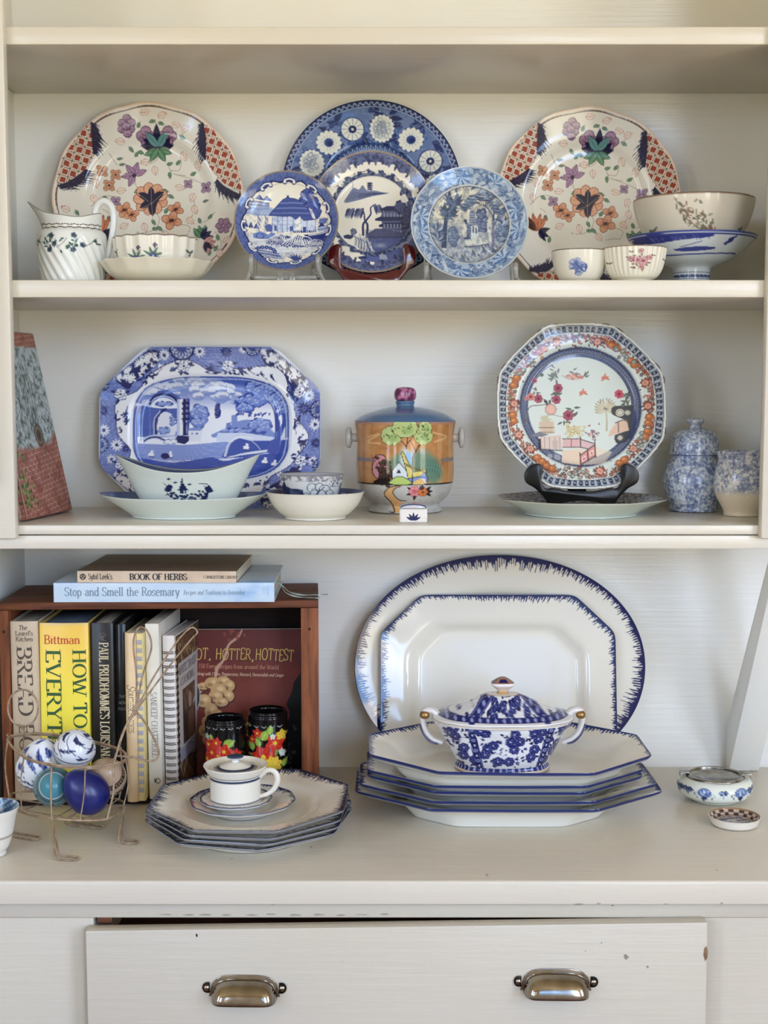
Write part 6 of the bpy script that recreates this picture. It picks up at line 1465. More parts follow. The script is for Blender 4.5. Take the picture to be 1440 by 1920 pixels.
f4 = front_paint(art_bowl_sprig(), kk, 1058, 566 + .0560 * kk, (212, 207, 192))
def c4(V, idx, P):
    c = f4(V, idx, P); c[np.abs(idx - P[:, 1].argmax()) <= 1] = rgb(140, 116, 96); return c
o = lathe('bowl', [(.0330, 0), (.0360, .0008), (.0362, .0060), (.0420, .0090), (.0560, .0180), (.0680, .0340), (.0745, .0490), (.0768, .0590), (.0756, .0592), (.0730, .0490), (.0660, .0345), (.0540, .0200), (.0400, .0115), (.0100, .0095)], M_GLAZE, None, 230, rows=66, angle=180, paint=c4)
o.scale = (.985, .985, 1.24); o.location = (.3905, -.130, SH2 + .0348); tag(o, 'cream bowl with faded flower spray, stacked in the footed dish', 'bowl')
# ------------------------------------------------------------------ things on the lower shelf
Z3 = SH3 + .0002
# ---- slim book leaning on the side of the hutch, its cover a photograph of a brick wall
def brick_cover():
    c = Art(0, 0, 150, 242, 3.2, (160, 104, 88)); g = np.random.default_rng(3)
    sh = lambda y: (c.GX) * .10
    v = c.GY + sh(0); row = np.floor(v / 6.2); u = np.mod(c.GX + (row % 2) * 7, 14)
    c.fill(((np.mod(v, 6.2) < .8) | (u < .7)), (196, 160, 140)); n = c.noise(12, 3); c.fill(np.clip((n - .5) * 4, 0, 1), (120, 66, 54), .6)
    m = np.clip((70 + 50 * c.noise(30, 5) - np.abs(c.GX - 62) * .55 - np.maximum(0, c.GY - 118) * 2.2 + (c.GY < 118) * 8) / 16, 0, 1) * (c.GY > 22)
    c.fill(m, (168, 178, 174)); st = c.noise(5, 8, 4); hs = np.sin(c.GX * 2.1 + 6 * c.noise(30, 7))
    c.fill(m * np.clip((st - .5) * 5, 0, 1), (206, 214, 214), .9); c.fill(m * np.clip((.47 - st) * 6, 0, 1), (74, 80, 72), .85); c.fill(m * (hs > .5), (110, 122, 118), .5)
    for k in range(26): x = 20 + 80 * g.random(); c.line([(x, 40 + 20 * g.random()), (x + 6, 90), (x - 4 + 8 * g.random(), 132)], .8, (70, 74, 66), .8)
    c.ell(92, 138, 13, 15, (90, 78, 66)); c.ell(92, 138, 9, 10, (136, 124, 104), 0, 1, 0, 2); c.ell(92, 138, 4, 5, (70, 62, 54))
    for k in range(7): c.line([(88 + k * 2, 150), (76 + 8 * k, 176 + 6 * (k % 3)), (70 + 11 * k, 206)], .9, (96, 66, 58), .9)
    for k in range(60): x, y = 8 + 16 * abs(g.normal()), 226 - 30 * abs(g.normal()); c.leaf(x, y, g.random() * 360, 7, 4, ((96, 120, 60), (130, 150, 84), (66, 88, 44))[k % 3])
    c.line([(2, 60), (2, 236)], 2, (214, 196, 180), .6)
    return c
def flat_panel(name, w, h, nu, nv, f, mat, parent, art, k, ox, oy):
    # a flat sheet with the drawing on it; f(u, v) -> xyz for u across 0..w and v up 0..h
    U, Vv = np.meshgrid(np.linspace(0, w, nu), np.linspace(0, h, nv), indexing='ij')
    P = np.stack(f(U, Vv), -1).reshape(-1, 3)
    c = art.at(ox + U.ravel() * k, oy - Vv.ravel() * k)
    return mk(name, P, [gridf(nu, nv)], mat, parent, 0, c)
e = empty('picture_book', (-.4370, -.2160, Z3), 0, 'slim book with a brick wall cover, leaning on the left side of shelf', 'book')
BW, BH, BT = .148, .238, .009
M_BOOKRED = mat_noisy('brick_red_board', (140, 82, 66), (116, 66, 54), 60, None, .45, .1)
box('cover', -BT, 0, 0, BW, 0, BH, M_BOOKRED, e, .0008)
box('pages', -BT + .0015, -.0015, .001, BW + .0006, .002, BH + .0006, M_PAGES, e, .0003)
flat_panel('cover_picture', BW - .002, BH - .002, 130, 210, lambda u, v: (u * 0 + .0003, u + .001, v + .001), M_PRINT, e, brick_cover(), 1000, 0, 240)
flat_panel('spine_picture', BT - .001, BH - .002, 12, 210, lambda u, v: (u - BT + .0005, u * 0 - .0003, v + .001), M_PRINT, e, brick_cover(), 1000, 0, 240)
e.rotation_euler = (0, R(-12.0), R(-8.5)); e.location.z += BT * sin(R(12.0))

# ---- landscape platter on the wall
sc = 1 / 1391.
pl_out = polyout([(208 * sc, -72 * sc), (208 * sc, 70 * sc), (122 * sc, 154 * sc), (-122 * sc, 154 * sc), (-208 * sc, 70 * sc), (-208 * sc, -72 * sc), (-122 * sc, -154 * sc), (122 * sc, -154 * sc)], .004)
o = plate('platter', pl_out, superell(150 * sc, 99 * sc, 3.0), [(0, 0), (.4, 0), (.58, .0006), (.64, .003), (.70, .0085), (.74, .011), (.88, .014), (1, .018)], M_GLAZE, .0045, (.56, .004), .70, 108, 600, art_italian(), (6 / sc, 1326, 966), (222, 226, 228), edge=(190, 200, 214))
stand_up(o, 8, -.2350, Z3, y_back=-.0015); tag(o, 'blue and white octagonal platter printed with ruins and trees', 'platter')

# ---- sauce boat on its stand
def boatmod(ax, ay, lift, zt, pw=1.0):
    def f(th, z, r, i):
        t = np.clip(z / zt, 0, 1); ct = np.cos(th)
        point = 1 + .10 * t * np.abs(ct) ** 6
        return r * ax * ct * point, r * ay * np.sin(th) * (1 - .10 * t * ct ** 2), z + lift * (t ** 2.2) * np.abs(ct) ** 2.4 - .004 * t ** 2 * (1 - ct ** 2) 
    return f
def art_pagoda():
    c = Art(860, 1430, 1700, 1790, .55, (208, 215, 204)); N = (34, 42, 78); g = np.random.default_rng(2)
    c.poly([(920, 1620), (1000, 1690), (1100, 1740), (1240, 1735), (1360, 1660), (1420, 1600), (1400, 1680), (1300, 1740), (1230, 1760), (1000, 1760), (1040, 1720), (930, 1650)], N, 1, 2)
    for k in range(60): t = g.random(); x, y = 960 + 430 * t, 1690 - 40 * abs(t - .5) * 2 + 24 * g.normal(); c.ell(x, y, 16, 12, N)
    c.poly([(1060, 1590), (1110, 1490), (1170, 1585)], N); c.ell(1110, 1500, 16, 22, N); c.line([(1110, 1462), (1110, 1500)], 7, N); c.poly([(1075, 1585), (1150, 1585), (1146, 1630), (1080, 1630)], N); c.line([(1095, 1590), (1095, 1630)], 5, (180, 196, 196)); c.line([(1130, 1590), (1130, 1630)], 5, (180, 196, 196)); c.line([(1050, 1592), (1175, 1590)], 8, N)
    for x, y in ((950, 1475), (1030, 1512), (1200, 1533)): c.leaf(x - 26, y, 10, 50, 20, N); c.leaf(x, y + 8, 80, 36, 16, N)
    for x, y, s in ((960, 1590, -1), (1400, 1600, 1)):
        for k in range(8): c.leaf(x, y + 20, 90 - s * (20 + 14 * k) + 40 * s, 86, 22, N)
        c.line([(x - s * 20, y + 60), (x, y), (x + s * 40 - 30, y - 70), (x - 70 * (s < 0) - 90 * (s > 0), y - 80)], 8, N)
    c.line([(900, 1650), (940, 1640)], 9, N); c.line([(990, 1750), (1060, 1740), (1230, 1752)], 14, N)
    c.line([(1060, 1660), (1130, 1690), (1250, 1680)], 6, (170, 188, 190), .9)
    return c
kk = 6 * 1470.
pg = art_pagoda()
def boatcol(V, idx, P):
    c = front_paint(pg, kk, 1100 + 30, 1845, (208, 215, 204))(V, idx, P); top = P[:, 1].argmax()
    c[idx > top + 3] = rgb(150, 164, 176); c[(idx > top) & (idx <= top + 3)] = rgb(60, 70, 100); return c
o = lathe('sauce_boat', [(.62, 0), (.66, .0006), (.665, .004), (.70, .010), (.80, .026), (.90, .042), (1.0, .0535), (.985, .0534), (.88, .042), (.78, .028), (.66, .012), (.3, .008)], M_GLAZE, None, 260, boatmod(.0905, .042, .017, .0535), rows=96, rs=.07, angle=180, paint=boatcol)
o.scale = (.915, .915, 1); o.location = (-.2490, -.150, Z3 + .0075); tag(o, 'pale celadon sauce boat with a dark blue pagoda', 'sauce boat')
def leafmod(th, z, r, i):
    t = np.clip(z / .026, 0, 1); ct = np.cos(th)
    q = 1 + .05 * t * np.abs(ct) ** 8 - .03 * t * (np.cos(4 * th)) 
    return r * .1035 * ct * q, r * .066 * np.sin(th) * q, z + .004 * t ** 2 * np.abs(ct) ** 3
def ucol(V, idx, P):
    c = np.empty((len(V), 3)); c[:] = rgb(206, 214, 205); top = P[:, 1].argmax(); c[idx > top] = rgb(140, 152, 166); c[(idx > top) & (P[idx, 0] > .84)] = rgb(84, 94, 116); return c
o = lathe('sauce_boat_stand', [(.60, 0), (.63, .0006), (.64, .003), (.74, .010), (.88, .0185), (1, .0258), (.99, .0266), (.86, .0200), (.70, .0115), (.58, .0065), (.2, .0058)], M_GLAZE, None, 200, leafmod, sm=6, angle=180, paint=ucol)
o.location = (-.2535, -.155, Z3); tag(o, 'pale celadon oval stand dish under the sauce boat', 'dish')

# ---- tea bowl in a saucer
def art_tb():
    c = Art(140, 600, 560, 800, 1.0, (206, 208, 204)); N, M = (46, 54, 84), (120, 130, 150); g = np.random.default_rng(4)
    n = c.noise(14, 2); c.fill((c.GY < 668) * np.clip((n - .42) * 5, 0, 1), (110, 108, 118), .8); c.fill(c.GY < 640, (130, 120, 116), .6)
    c.poly([(180, 770), (200, 700), (230, 712), (300, 715), (310, 770)], N); c.poly([(160, 720), (182, 665), (206, 720)], N); c.line([(182, 650), (182, 700)], 5, N); c.poly([(170, 720), (200, 720), (198, 790), (172, 790)], N)
    for k in range(6): c.line([(220, 720 + 9 * k), (300, 722 + 9 * k)], 3, M)
    for x, y, r in ((355, 705, 30), (400, 700, 26), (430, 720, 34), (370, 740, 26), (410, 745, 28), (320, 755, 22), (460, 740, 22)):
        c.ell(x, y, r, r, N); c.ell(x, y, r - 4, r - 4, (206, 210, 208)); c.ell(x + r * .3, y + r * .3, r * .5, r * .4, M, 0, .5, .6)
    c.line([(380, 790), (390, 740), (430, 700)], 5, N); c.poly([(500, 780), (520, 680), (550, 690), (550, 790)], M)
    for k in range(18): c.ell(450 + 60 * g.random(), 665 + 36 * g.random(), 4, 3, N)
    c.poly([(150, 780), (560, 775), (560, 800), (150, 800)], (64, 76, 116), .9)
    return c
kk = 3.2727 * 1493.
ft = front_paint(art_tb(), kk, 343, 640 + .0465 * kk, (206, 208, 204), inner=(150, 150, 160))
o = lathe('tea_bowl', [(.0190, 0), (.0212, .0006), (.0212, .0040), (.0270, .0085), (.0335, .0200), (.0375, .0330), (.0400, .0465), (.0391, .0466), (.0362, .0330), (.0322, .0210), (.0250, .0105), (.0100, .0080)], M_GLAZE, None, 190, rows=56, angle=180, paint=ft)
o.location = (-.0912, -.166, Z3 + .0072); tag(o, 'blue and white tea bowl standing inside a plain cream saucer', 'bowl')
def sin_(V):
    n = np.sin(V[:, 0] * 420) * np.sin(V[:, 1] * 380 + V[:, 0] * 200); r = np.hypot(V[:, 0], V[:, 1])
    c = np.where((n > -.1)[:, None], np.array(rgb(70, 84, 130)), np.array(rgb(168, 176, 190))); c[r > .058] = rgb(90, 92, 116); return c
o = lathe('saucer', [(.0360, 0), (.0385, .0006), (.0388, .0030), (.0460, .0085), (.0550, .0190), (.0612, .0325), (.0622, .0338), (.0600, .0330), (.0535, .0200), (.0440, .0105), (.0300, .0068), (.0080, .0066)], M_GLAZE, None, 160, sm=6, angle=180, paint=front_paint(None, 1, 0, 0, (224, 219, 203), inner=sin_))
o.location = (-.0860, -.172, Z3); tag(o, 'deep cream saucer with a blue inside, under a tea bowl', 'saucer')

# ---- lustre biscuit jar
e = empty('biscuit_jar', (.0280, -.068, Z3), 0, 'amber lustre biscuit jar painted with a cottage, blue lid and purple knob', 'jar'); e.scale = (1, 1, .94)
kk = 3.2727 * 1415.
lathe('body', [(.0440, 0), (.0490, .0008), (.0490, .0030), (.0465, .0060), (.0455, .0110), (.0510, .0165), (.0590, .0260), (.0632, .0380), (.0650, .0540), (.0648, .0760), (.0640, .0980), (.0650, .1120), (.0668, .1240), (.0668, .1272), (.0640, .1272), (.0630, .1180), (.0610, .0980), (.0615, .0540), (.0560, .0280), (.0300, .0120)], M_GLAZE, e, 310, rows=136, angle=180,
      paint=front_paint(art_jar(), kk, 916, 284 + .1272 * kk, (192, 134, 80), inner=(206, 204, 196)))
M_LID = mat_noisy('blue_lustre', (62, 104, 152), (92, 116, 140), 16, None, .14, .05, .002)
lid = lathe('lid', [(.0500, .1285), (.0655, .1276), (.0660, .1290), (.0560, .1360), (.0400, .1420), (.0240, .1460), (.0130, .1480), (.0118, .1510), (.0128, .1550), (.0080, .1560), (.0001, .1560)], M_LID, e, 96, sm=5, angle=180)
M_KNOB = mat_noisy('purple_lustre', (104, 46, 84), (190, 120, 150), 110, (1, 1, 1), .16, .08, .001, 2, .45, .60)
lathe('knob', [(.0001, .1553), (.0100, .1555), (.0140, .1590), (.0148, .1650), (.0138, .1700), (.0110, .1735), (.0050, .1750), (.0001, .1751)], M_KNOB, lid, 40, sm=5, angle=180)
M_PEARL = glaze('pearl_lustre', (196, 194, 186), .12, (160, 158, 152))
for s in (-1, 1):
    h = lathe('handle', [(.0040, 0), (.0058, .001), (.0056, .0060), (.0085, .0078), (.0126, .0086), (.0142, .0108), (.0140, .0132), (.0110, .0152), (.0050, .0160), (.0001, .0161)], M_PEARL, e, 36, sm=4, angle=180)
    h.location = (s * .0632, 0, .1040); h.rotation_euler = (0, s * R(90), 0); h.scale = (1.05, .62, 1)

# ---- tiny lidded box
e = empty('trinket_box', (.0357, -.218, Z3), 0, 'tiny white trinket box with blue lines, in front of the biscuit jar', 'box')
def boxart():
    c = Art(860, 780, 1060, 930, 1.2, (226, 220, 212)); N = (40, 46, 84)
    for a in (90, 55, 125, 25, 155): c.leaf(962, 908, a, 50, 15, N, None, None)
    c.line([(880, 826), (1046, 826)], 5, (120, 116, 136)); c.line([(882, 905), (884, 830)], 3, (180, 174, 176))
    return c
W2, D2, H2 = .0170, .0125, .0170
bb = boxart()
b_ = box('body', -W2, W2, -D2, D2, 0, H2, glaze('box_glaze', (226, 220, 212)), e, .0016, 3)
flat_panel('front_decoration', .030, .0148, 90, 46, lambda u, v: (u - .015, u * 0 - D2 - .00025, v + .0012), M_GLAZE2, b_, bb, 3.2727 * 1538, 962 - .015 * 3.2727 * 1538, 921 - 4)
pts = [(-.0176, 0), (-.0178, .0012), (-.0150, .0034), (-.008, .0052), (0, .0058), (.008, .0052), (.0150, .0034), (.0178, .0012), (.0176, 0)]
ld = prism('lid', [(x, z + H2 + .0004) for x, z in pts], -D2 - .0006, D2 + .0006, 'y', glaze('box_lid_glaze', (206, 204, 206)), e, .0009)
M_BLUELINE = mat_noisy('cobalt_line', (52, 56, 92), (84, 88, 124), 60, None, .12, 0)
prism('lid_border', [(x, z + H2 + .0008) for x, z in [(-.0168, .0006), (-.0145, .0030), (-.008, .0047), (0, .0053), (.008, .0047), (.0145, .0030), (.0168, .0006), (.0150, .0006), (.0135, .0018), (.0076, .0034), (0, .0039), (-.0076, .0034), (-.0135, .0018), (-.0150, .0006)]], -D2 - .0011, -D2 - .0007, 'y', M_BLUELINE, ld, 0)
prism('lid_border', [(x * .93, z + H2 + .0009) for x, z in pts[1:-1]] + [(x * .86, z + H2 + .0001) for x, z in pts[1:-1]][::-1], -D2 + .001, -D2 + .0018, 'y', M_BLUELINE, ld, 0)

# ---- octagonal export plate on its black stand, the stand in a shallow dish
octr = lambda r, rot=22.5: [(r * cos(R(rot + 45 * k)), r * sin(R(rot + 45 * k))) for k in range(8)]
def octa(r):
    base = polyout(octr(r), .0035)
    def f(t):
        p = base(t); a = np.mod(np.asarray(t) - R(22.5), PI / 4); a = np.minimum(a, PI / 4 - a)
        return p * (1 - .018 * np.exp(-(a / .05) ** 2))[..., None]
    return f
o = plate('octagonal_plate', octa(.1180), circle(.0792), [(0, 0), (.4, 0), (.60, .0006), (.66, .003), (.71, .009), (.75, .0115), (.88, .0135), (1, .0165)], M_GLAZE, .004, (.58, .004), .70, 108, 540, art_rose(), (915 / .1133, 966, 948), (206, 214, 208), edge=(110, 96, 84))
stand_up(o, 12, .2560, Z3 + .0335, y_low=-.1275); tag(o, 'octagonal plate with orange flower border and garden scene, on black stand', 'plate')
wooden_stand('wooden_plate_stand', .2530, -.1330, Z3 + .0113, .146, .056, .0270, M_BLACKWOOD, 'black wooden plate stand standing in a pale dish', .35, .109, .03)
def dish_in(V):
    r = np.hypot(V[:, 0], V[:, 1]); a = np.arctan2(V[:, 1], V[:, 0]); c = np.empty((len(V), 3)); c[:] = rgb(196, 204, 204)
    m = r > .072; k = (np.sin(a * 40) * np.sin(r * 700) > 0); c[m & k] = rgb(96, 96, 106); c[m & ~k] = rgb(176, 164, 150); c[(r > .088) & (np.sin(a * 60) > .2)] = rgb(120, 100, 92); return c
dm = octa(1.0)
def dishmod(th, z, r, i):
    t = np.clip((z - .006) / .02, 0, 1); q = dm(th); q = np.hypot(q[..., 0], q[..., 1]); q = 1 + (q / .955 - 1) * t
    return r * q * np.cos(th), r * q * np.sin(th), z
def dcol(V, idx, P):
    c = np.empty((len(V), 3)); c[:] = rgb(204, 212, 200); top = P[:, 1].argmax(); m = idx > top
    c[m] = dish_in(V[m]); c[np.abs(idx - top) <= 1] = rgb(128, 98, 78); return c
o = lathe('shallow_dish', [(.0700, 0), (.0730, .0005), (.0735, .0025), (.0830, .0085), (.0960, .0150), (.1085, .0208), (.1078, .0220), (.0960, .0170), (.0830, .0115), (.0740, .0080), (.0300, .0076)], M_GLAZE, None, 240, dishmod, sm=4, angle=180, paint=dcol)
o.location = (.2555, -.112, Z3); tag(o, 'shallow pale green dish with brown rim under the black stand', 'dish')

# ---- spongeware jar and pot
def sponge(name, base, blue, foot=None, th=.5):
    m, nt, b = principled(name, L3(base), .18)
    n = noise_node(nt, 230, 4, None, .65); n2 = noise_node(nt, 60, 3)
    ad = nt.nodes.new('ShaderNodeMath'); ad.operation = 'MULTIPLY_ADD'; ad.inputs[1].default_value = .55; nt.links.new(n2.outputs[0], ad.inputs[0]); nt.links.new(n.outputs[0], ad.inputs[2])
    r = ramp_node(nt, ad.outputs[0], [(.60, L3(tuple(x * .88 for x in blue))), (.74, L3(tuple((x + y * 2) / 3 for x, y in zip(base, blue)))), (.88, L3(base)), (.98, L3(tuple(min(255, x * 1.06) for x in base)))])
    src = r.outputs[0]
    if foot:
        tc = nt.nodes.new('ShaderNodeTexCoord'); sp = nt.nodes.new('ShaderNodeSeparateXYZ'); nt.links.new(tc.outputs['Object'], sp.inputs[0])
        a2 = nt.nodes.new('ShaderNodeMath'); a2.operation = 'MULTIPLY_ADD'; a2.inputs[1].default_value = .030; nt.links.new(n.outputs[0], a2.inputs[0]); nt.links.new(sp.outputs['Z'], a2.inputs[2])
        r2 = ramp_node(nt, a2.outputs[0], [(foot, (0, 0, 0, 1)), (foot + .006, (1, 1, 1, 1))])
        mx = nt.nodes.new('ShaderNodeMixRGB'); nt.links.new(r2.outputs[0], mx.inputs[0]); mx.inputs[1].default_value = L3((222, 206, 178)); nt.links.new(src, mx.inputs[2]); src = mx.outputs[0]
    nt.links.new(src, b.inputs['Base Color']); bump(nt, b, n.outputs[0], .06, .001)
    return m
M_SP = sponge('blue_sponged_glaze', (210, 214, 214), (108, 124, 162)); M_SP2 = sponge('pale_sponged_glaze', (214, 212, 204), (112, 124, 156), .042)
e = empty('sponged_jar', (.4130, -.066, Z3), 0, 'blue sponged lidded jar with a white knob', 'jar')
lathe('body', [(.0270, 0), (.0310, .0006), (.0318, .0030), (.0318, .0080), (.0355, .0180), (.0400, .0320), (.0405, .0430), (.0375, .0560), (.0325, .0660), (.0300, .0710), (.0302, .0745), (.0280, .0748), (.0275, .0700), (.0300, .0640), (.0370, .0430), (.0330, .0200), (.0200, .0080)], M_SP, e, 80, sm=6, angle=180)
lid = lathe('lid', [(.0250, .0755), (.0328, .0756), (.0336, .0775), (.0326, .0830), (.0320, .0900), (.0300, .0980), (.0250, .1045), (.0170, .1085), (.0090, .1100), (.0075, .1120), (.0001, .1125)], M_SP, e, 80, sm=5, angle=180)
M_WKNOB = sponge('white_sponged_glaze', (222, 220, 212), (150, 158, 176))
lathe('knob', [(.0001, .1118), (.0075, .1120), (.0080, .1145), (.0112, .1175), (.0118, .1205), (.0095, .1225), (.0040, .1235), (.0001, .1236)], M_WKNOB, lid, 32, sm=4, angle=180)
o = lathe('sponged_pot', [(.0200, 0), (.0232, .0006), (.0236, .0060), (.0275, .0140), (.0345, .0280), (.0368, .0440), (.0350, .0580), (.0318, .0680), (.0310, .0740), (.0338, .0815), (.0328, .0822), (.0296, .0740), (.0310, .0660), (.0345, .0440), (.0310, .0260), (.0150, .0080)], M_SP2, None, 80, sm=6, angle=180)
o.location = (.4600, -.132, Z3); tag(o, 'sponged cream and blue pot without a lid, by the right side', 'pot')
# ------------------------------------------------------------------ wooden crate of cookbooks on the counter
Z0 = .0003
CRX, CRY, CRR = -.4838, -.1830, R(3.0)
e = empty('wooden_crate', (CRX, CRY, Z0), CRR, 'dark wooden crate lying on its side, full of cookbooks', 'crate')
M_CRIN = mat_noisy('crate_inside_shade', (40, 24, 18), (20, 13, 10), 3.0, (4, 40, 40), .7, .5, .0012, 8, .3, .75, **{'Specular IOR Level': .2})  # crate wood darkened in its colour for the shade inside
M_CRTOP = mat_noisy('crate_top', (104, 74, 56), (56, 40, 32), 3.0, (4, 50, 50), .6, .6, .0012, 8, .3, .75)
CW, CD, CH = .4010, .158, .2618
box('top_board', 0, CW, 0, .074, CH - .0095, CH, M_WOOD, e, .0012); box('top_board', 0, CW, .0746, CD, CH - .0095, CH - .0006, M_WOOD, e, .0012)
box('side_board', 0, .0115, .0006, CD, 0, CH - .0099, M_WOODV, e, .001)
box('side_board', CW - .0225, CW, .0006, CD, 0, CH - .0099, M_WOODV, e, .001)
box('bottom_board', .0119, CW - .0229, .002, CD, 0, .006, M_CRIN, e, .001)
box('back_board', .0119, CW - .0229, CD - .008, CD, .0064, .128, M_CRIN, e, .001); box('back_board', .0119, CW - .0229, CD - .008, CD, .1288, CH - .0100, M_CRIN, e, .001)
for x, z in ((CW - .0115, .035), (CW - .0115, .225), (.0055, .225)):
    n = lathe('nail', [(.0018, 0), (.0016, .0004), (.0001, .0006)], M_DARKSTEEL, e, 12); n.location = (x, .0004, z); n.rotation_euler = (R(90), 0, 0)

def cover_mat(name, c1, c2, rough=.42): return mat_noisy(name, c1, c2, 30, None, rough, .08, .0006, 4, **{'Specular IOR Level': .3})
def book(name, L, T, D, cm, lab, cat='book', group=None, hard=True, bulge=.0015, lines=(), ink=None, page=M_PAGES):
    """Built lying flat: spine along x (head at -x) facing -y, thickness up."""
    e = empty(name, (0, 0, 0), 0, lab, cat, group)
    b = .0022 if hard else .0007
    zz = np.linspace(0, T, 9); yy = -bulge * (1 - ((zz - T / 2) / (T / 2)) ** 2)
    out = [(D, 0)] + [(y, z) for y, z in zip(yy, zz)] + [(D, T), (D, T - b), (b * .8, T - b)] + [(y + b * .8, z) for y, z in zip(yy[::-1][1:-1], zz[::-1][1:-1])] + [(b * .8, b), (D, b)]
    prism('cover', out, -L / 2, L / 2, 'x', cm, e, .0003)
    ins = .0032 if hard else .0004
    box('pages', -L / 2 + ins, L / 2 - ins, b + .0006, D - ins, b + .0001, T - b - .0001, page, e, .0004)
    pl = lambda u, v: (u, -bulge * (1 - ((v - T / 2) / (T / 2)) ** 2) - .00035, v)
    for k, (ln, m) in enumerate(lines): text_mesh('lettering', ln, m, e, pl)
    return e
def stand_book(e, x, y, z, L, yaw=0.0, lean=0.0):
    # upright, spine to the room, head up; x = left edge of the spine at its foot
    M = Matrix.Rotation(R(yaw), 4, 'Z') @ Matrix.Rotation(R(90 + lean), 4, 'Y')
    off = M @ Vector((L / 2, 0, 0))
    e.matrix_world = Matrix.Translation((x - off.x, y - off.y, z - off.z + (max(0, sin(R(lean))) * 0))) @ M
    return e
def inkm(name, c, rough=.5): return principled(name, L3(c), rough)[0]
I_BROWN, I_GREEN, I_RED, I_CREAM, I_GREY, I_BLUE = inkm('brown_ink', (84, 70, 58)), inkm('green_ink', (44, 84, 40)), inkm('red_ink', (190, 72, 40)), inkm('cream_ink', (206, 190, 150)), inkm('grey_ink', (120, 112, 110)), inkm('slate_ink', (104, 128, 146))
ZB = Z0 + .0064
PXM = 1515.0
h = lambda v0, v: (v - v0) / PXM           # distance down the spine
# 1 bread book
L, T = .2310, .0352
bk = book('cookbook', L, T, .132, cover_mat('tan_cloth', (206, 186, 158), (192, 172, 144)), 'tan spine lettered BREAD, first book from the left in the crate', group=G['books'], lines=[
    ([('BREAD', -L / 2 + .0325, .0080, .0185, 0, dict(thick=.15, thin=.05, fit=.0890)), ('BOOK', -L / 2 + .1320, .0080, .0185, 0, dict(thick=.15, thin=.05, fit=.0740)),
      ('The', -L / 2 + .0108, T / 2 - .001, .0058, 90, dict(align='c', thick=.14, thin=.07, serif=True)), ("Laurel's", -L / 2 + .0180, T / 2, .0058, 90, dict(align='c', thick=.14, thin=.07)), ('Kitchen', -L / 2 + .0254, T / 2, .0058, 90, dict(align='c', thick=.14, thin=.07))], I_BROWN)])
stand_book(bk, -.4705, -.1770, ZB, L, 1.0, -.3)
# 2 yellow book
L, T = .2300, .0612
def yellow():
    m, nt, b = principled('yellow_jacket', L3((240, 214, 70)), .35)
    tc = nt.nodes.new('ShaderNodeTexCoord'); sp = nt.nodes.new('ShaderNodeSeparateXYZ'); nt.links.new(tc.outputs['Object'], sp.inputs[0])
    n = noise_node(nt, 40, 3); ad = nt.nodes.new('ShaderNodeMath'); ad.operation = 'MULTIPLY_ADD'; ad.inputs[1].default_value = .010; nt.links.new(n.outputs[0], ad.inputs[0]); nt.links.new(sp.outputs['X'], ad.inputs[2])
    mr = nt.nodes.new('ShaderNodeMapRange'); mr.inputs['From Min'].default_value = -.115; mr.inputs['From Max'].default_value = .115; nt.links.new(ad.outputs[0], mr.inputs[0])
    r = ramp_node(nt, mr.outputs[0], [(.015, L3((206, 180, 120))), (.04, L3((236, 190, 70))), (.22, L3((240, 206, 66))), (.45, L3((242, 222, 74)))])
    nt.links.new(r.outputs[0], b.inputs['Base Color']); bump(nt, b, n.outputs[0], .05)
    return m
bk = book('cookbook', L, T, .134, yellow(), 'thick yellow cookbook with green and red lettering', group=G['books'], bulge=.0028, lines=[
    ([('HOW TO COOK', -L / 2 + .0345, .0415, .0165, 0, dict(thick=.15, thin=.05, fit=.1780)), ('EVERYTHING', -L / 2 + .0345, .0080, .0185, 0, dict(thick=.15, thin=.05, fit=.1790))], I_GREEN),
    ([('Bittman', -L / 2 + .0265, .0060, .0110, 90, dict(thick=.14, thin=.07, fit=.0450))], I_RED)], page=mat_noisy('blue_grey_pages', (120, 130, 142), (90, 98, 110), 1.0, (3, 3, 900), .8, .5, .0006, 2))
stand_book(bk, -.4342, -.1815, ZB, L, .6, .15)
# 3 black book
L, T = .2290, .0275
bk = book('cookbook', L, T, .132, cover_mat('charcoal_jacket', (46, 42, 36), (32, 29, 26), .28), 'black cookbook with narrow cream lettering beside the yellow one', group=G['books'], lines=[
    ([("PAUL PRUDHOMME'S LOUISIANA KITCHEN", -L / 2 + .0250, .0100, .0115, 0, dict(thick=.18, thin=.07, fit=.1980))], I_CREAM),
    ([('Chef', -L / 2 + .0120, .0110, .0080, 0, dict(thick=.09, thin=.05, serif=False, slant=.25, fit=.0100))], I_GREY)])
stand_book(bk, -.3700, -.1770, ZB, L, .4, .1)
# 4 dark jacket
L, T = .2260, .0135
bk = book('cookbook', L, T, .128, cover_mat('black_jacket', (20, 20, 20), (32, 32, 30), .18), 'thin glossy black book wedged beside the comb-bound one', group=G['books'], lines=[
    ([('THE', -L / 2 + .095, .0085, .0036, 90, dict(align='c', serif=False, thick=.12, thin=.08)), ('NEW', -L / 2 + .103, .0085, .0036, 90, dict(align='c', serif=False, thick=.12, thin=.08)), ('FOOD', -L / 2 + .111, .0085, .0036, 90, dict(align='c', serif=False, thick=.12, thin=.08))], I_GREY)])
stand_book(bk, -.3420, -.1680, ZB, L, .0, .1)
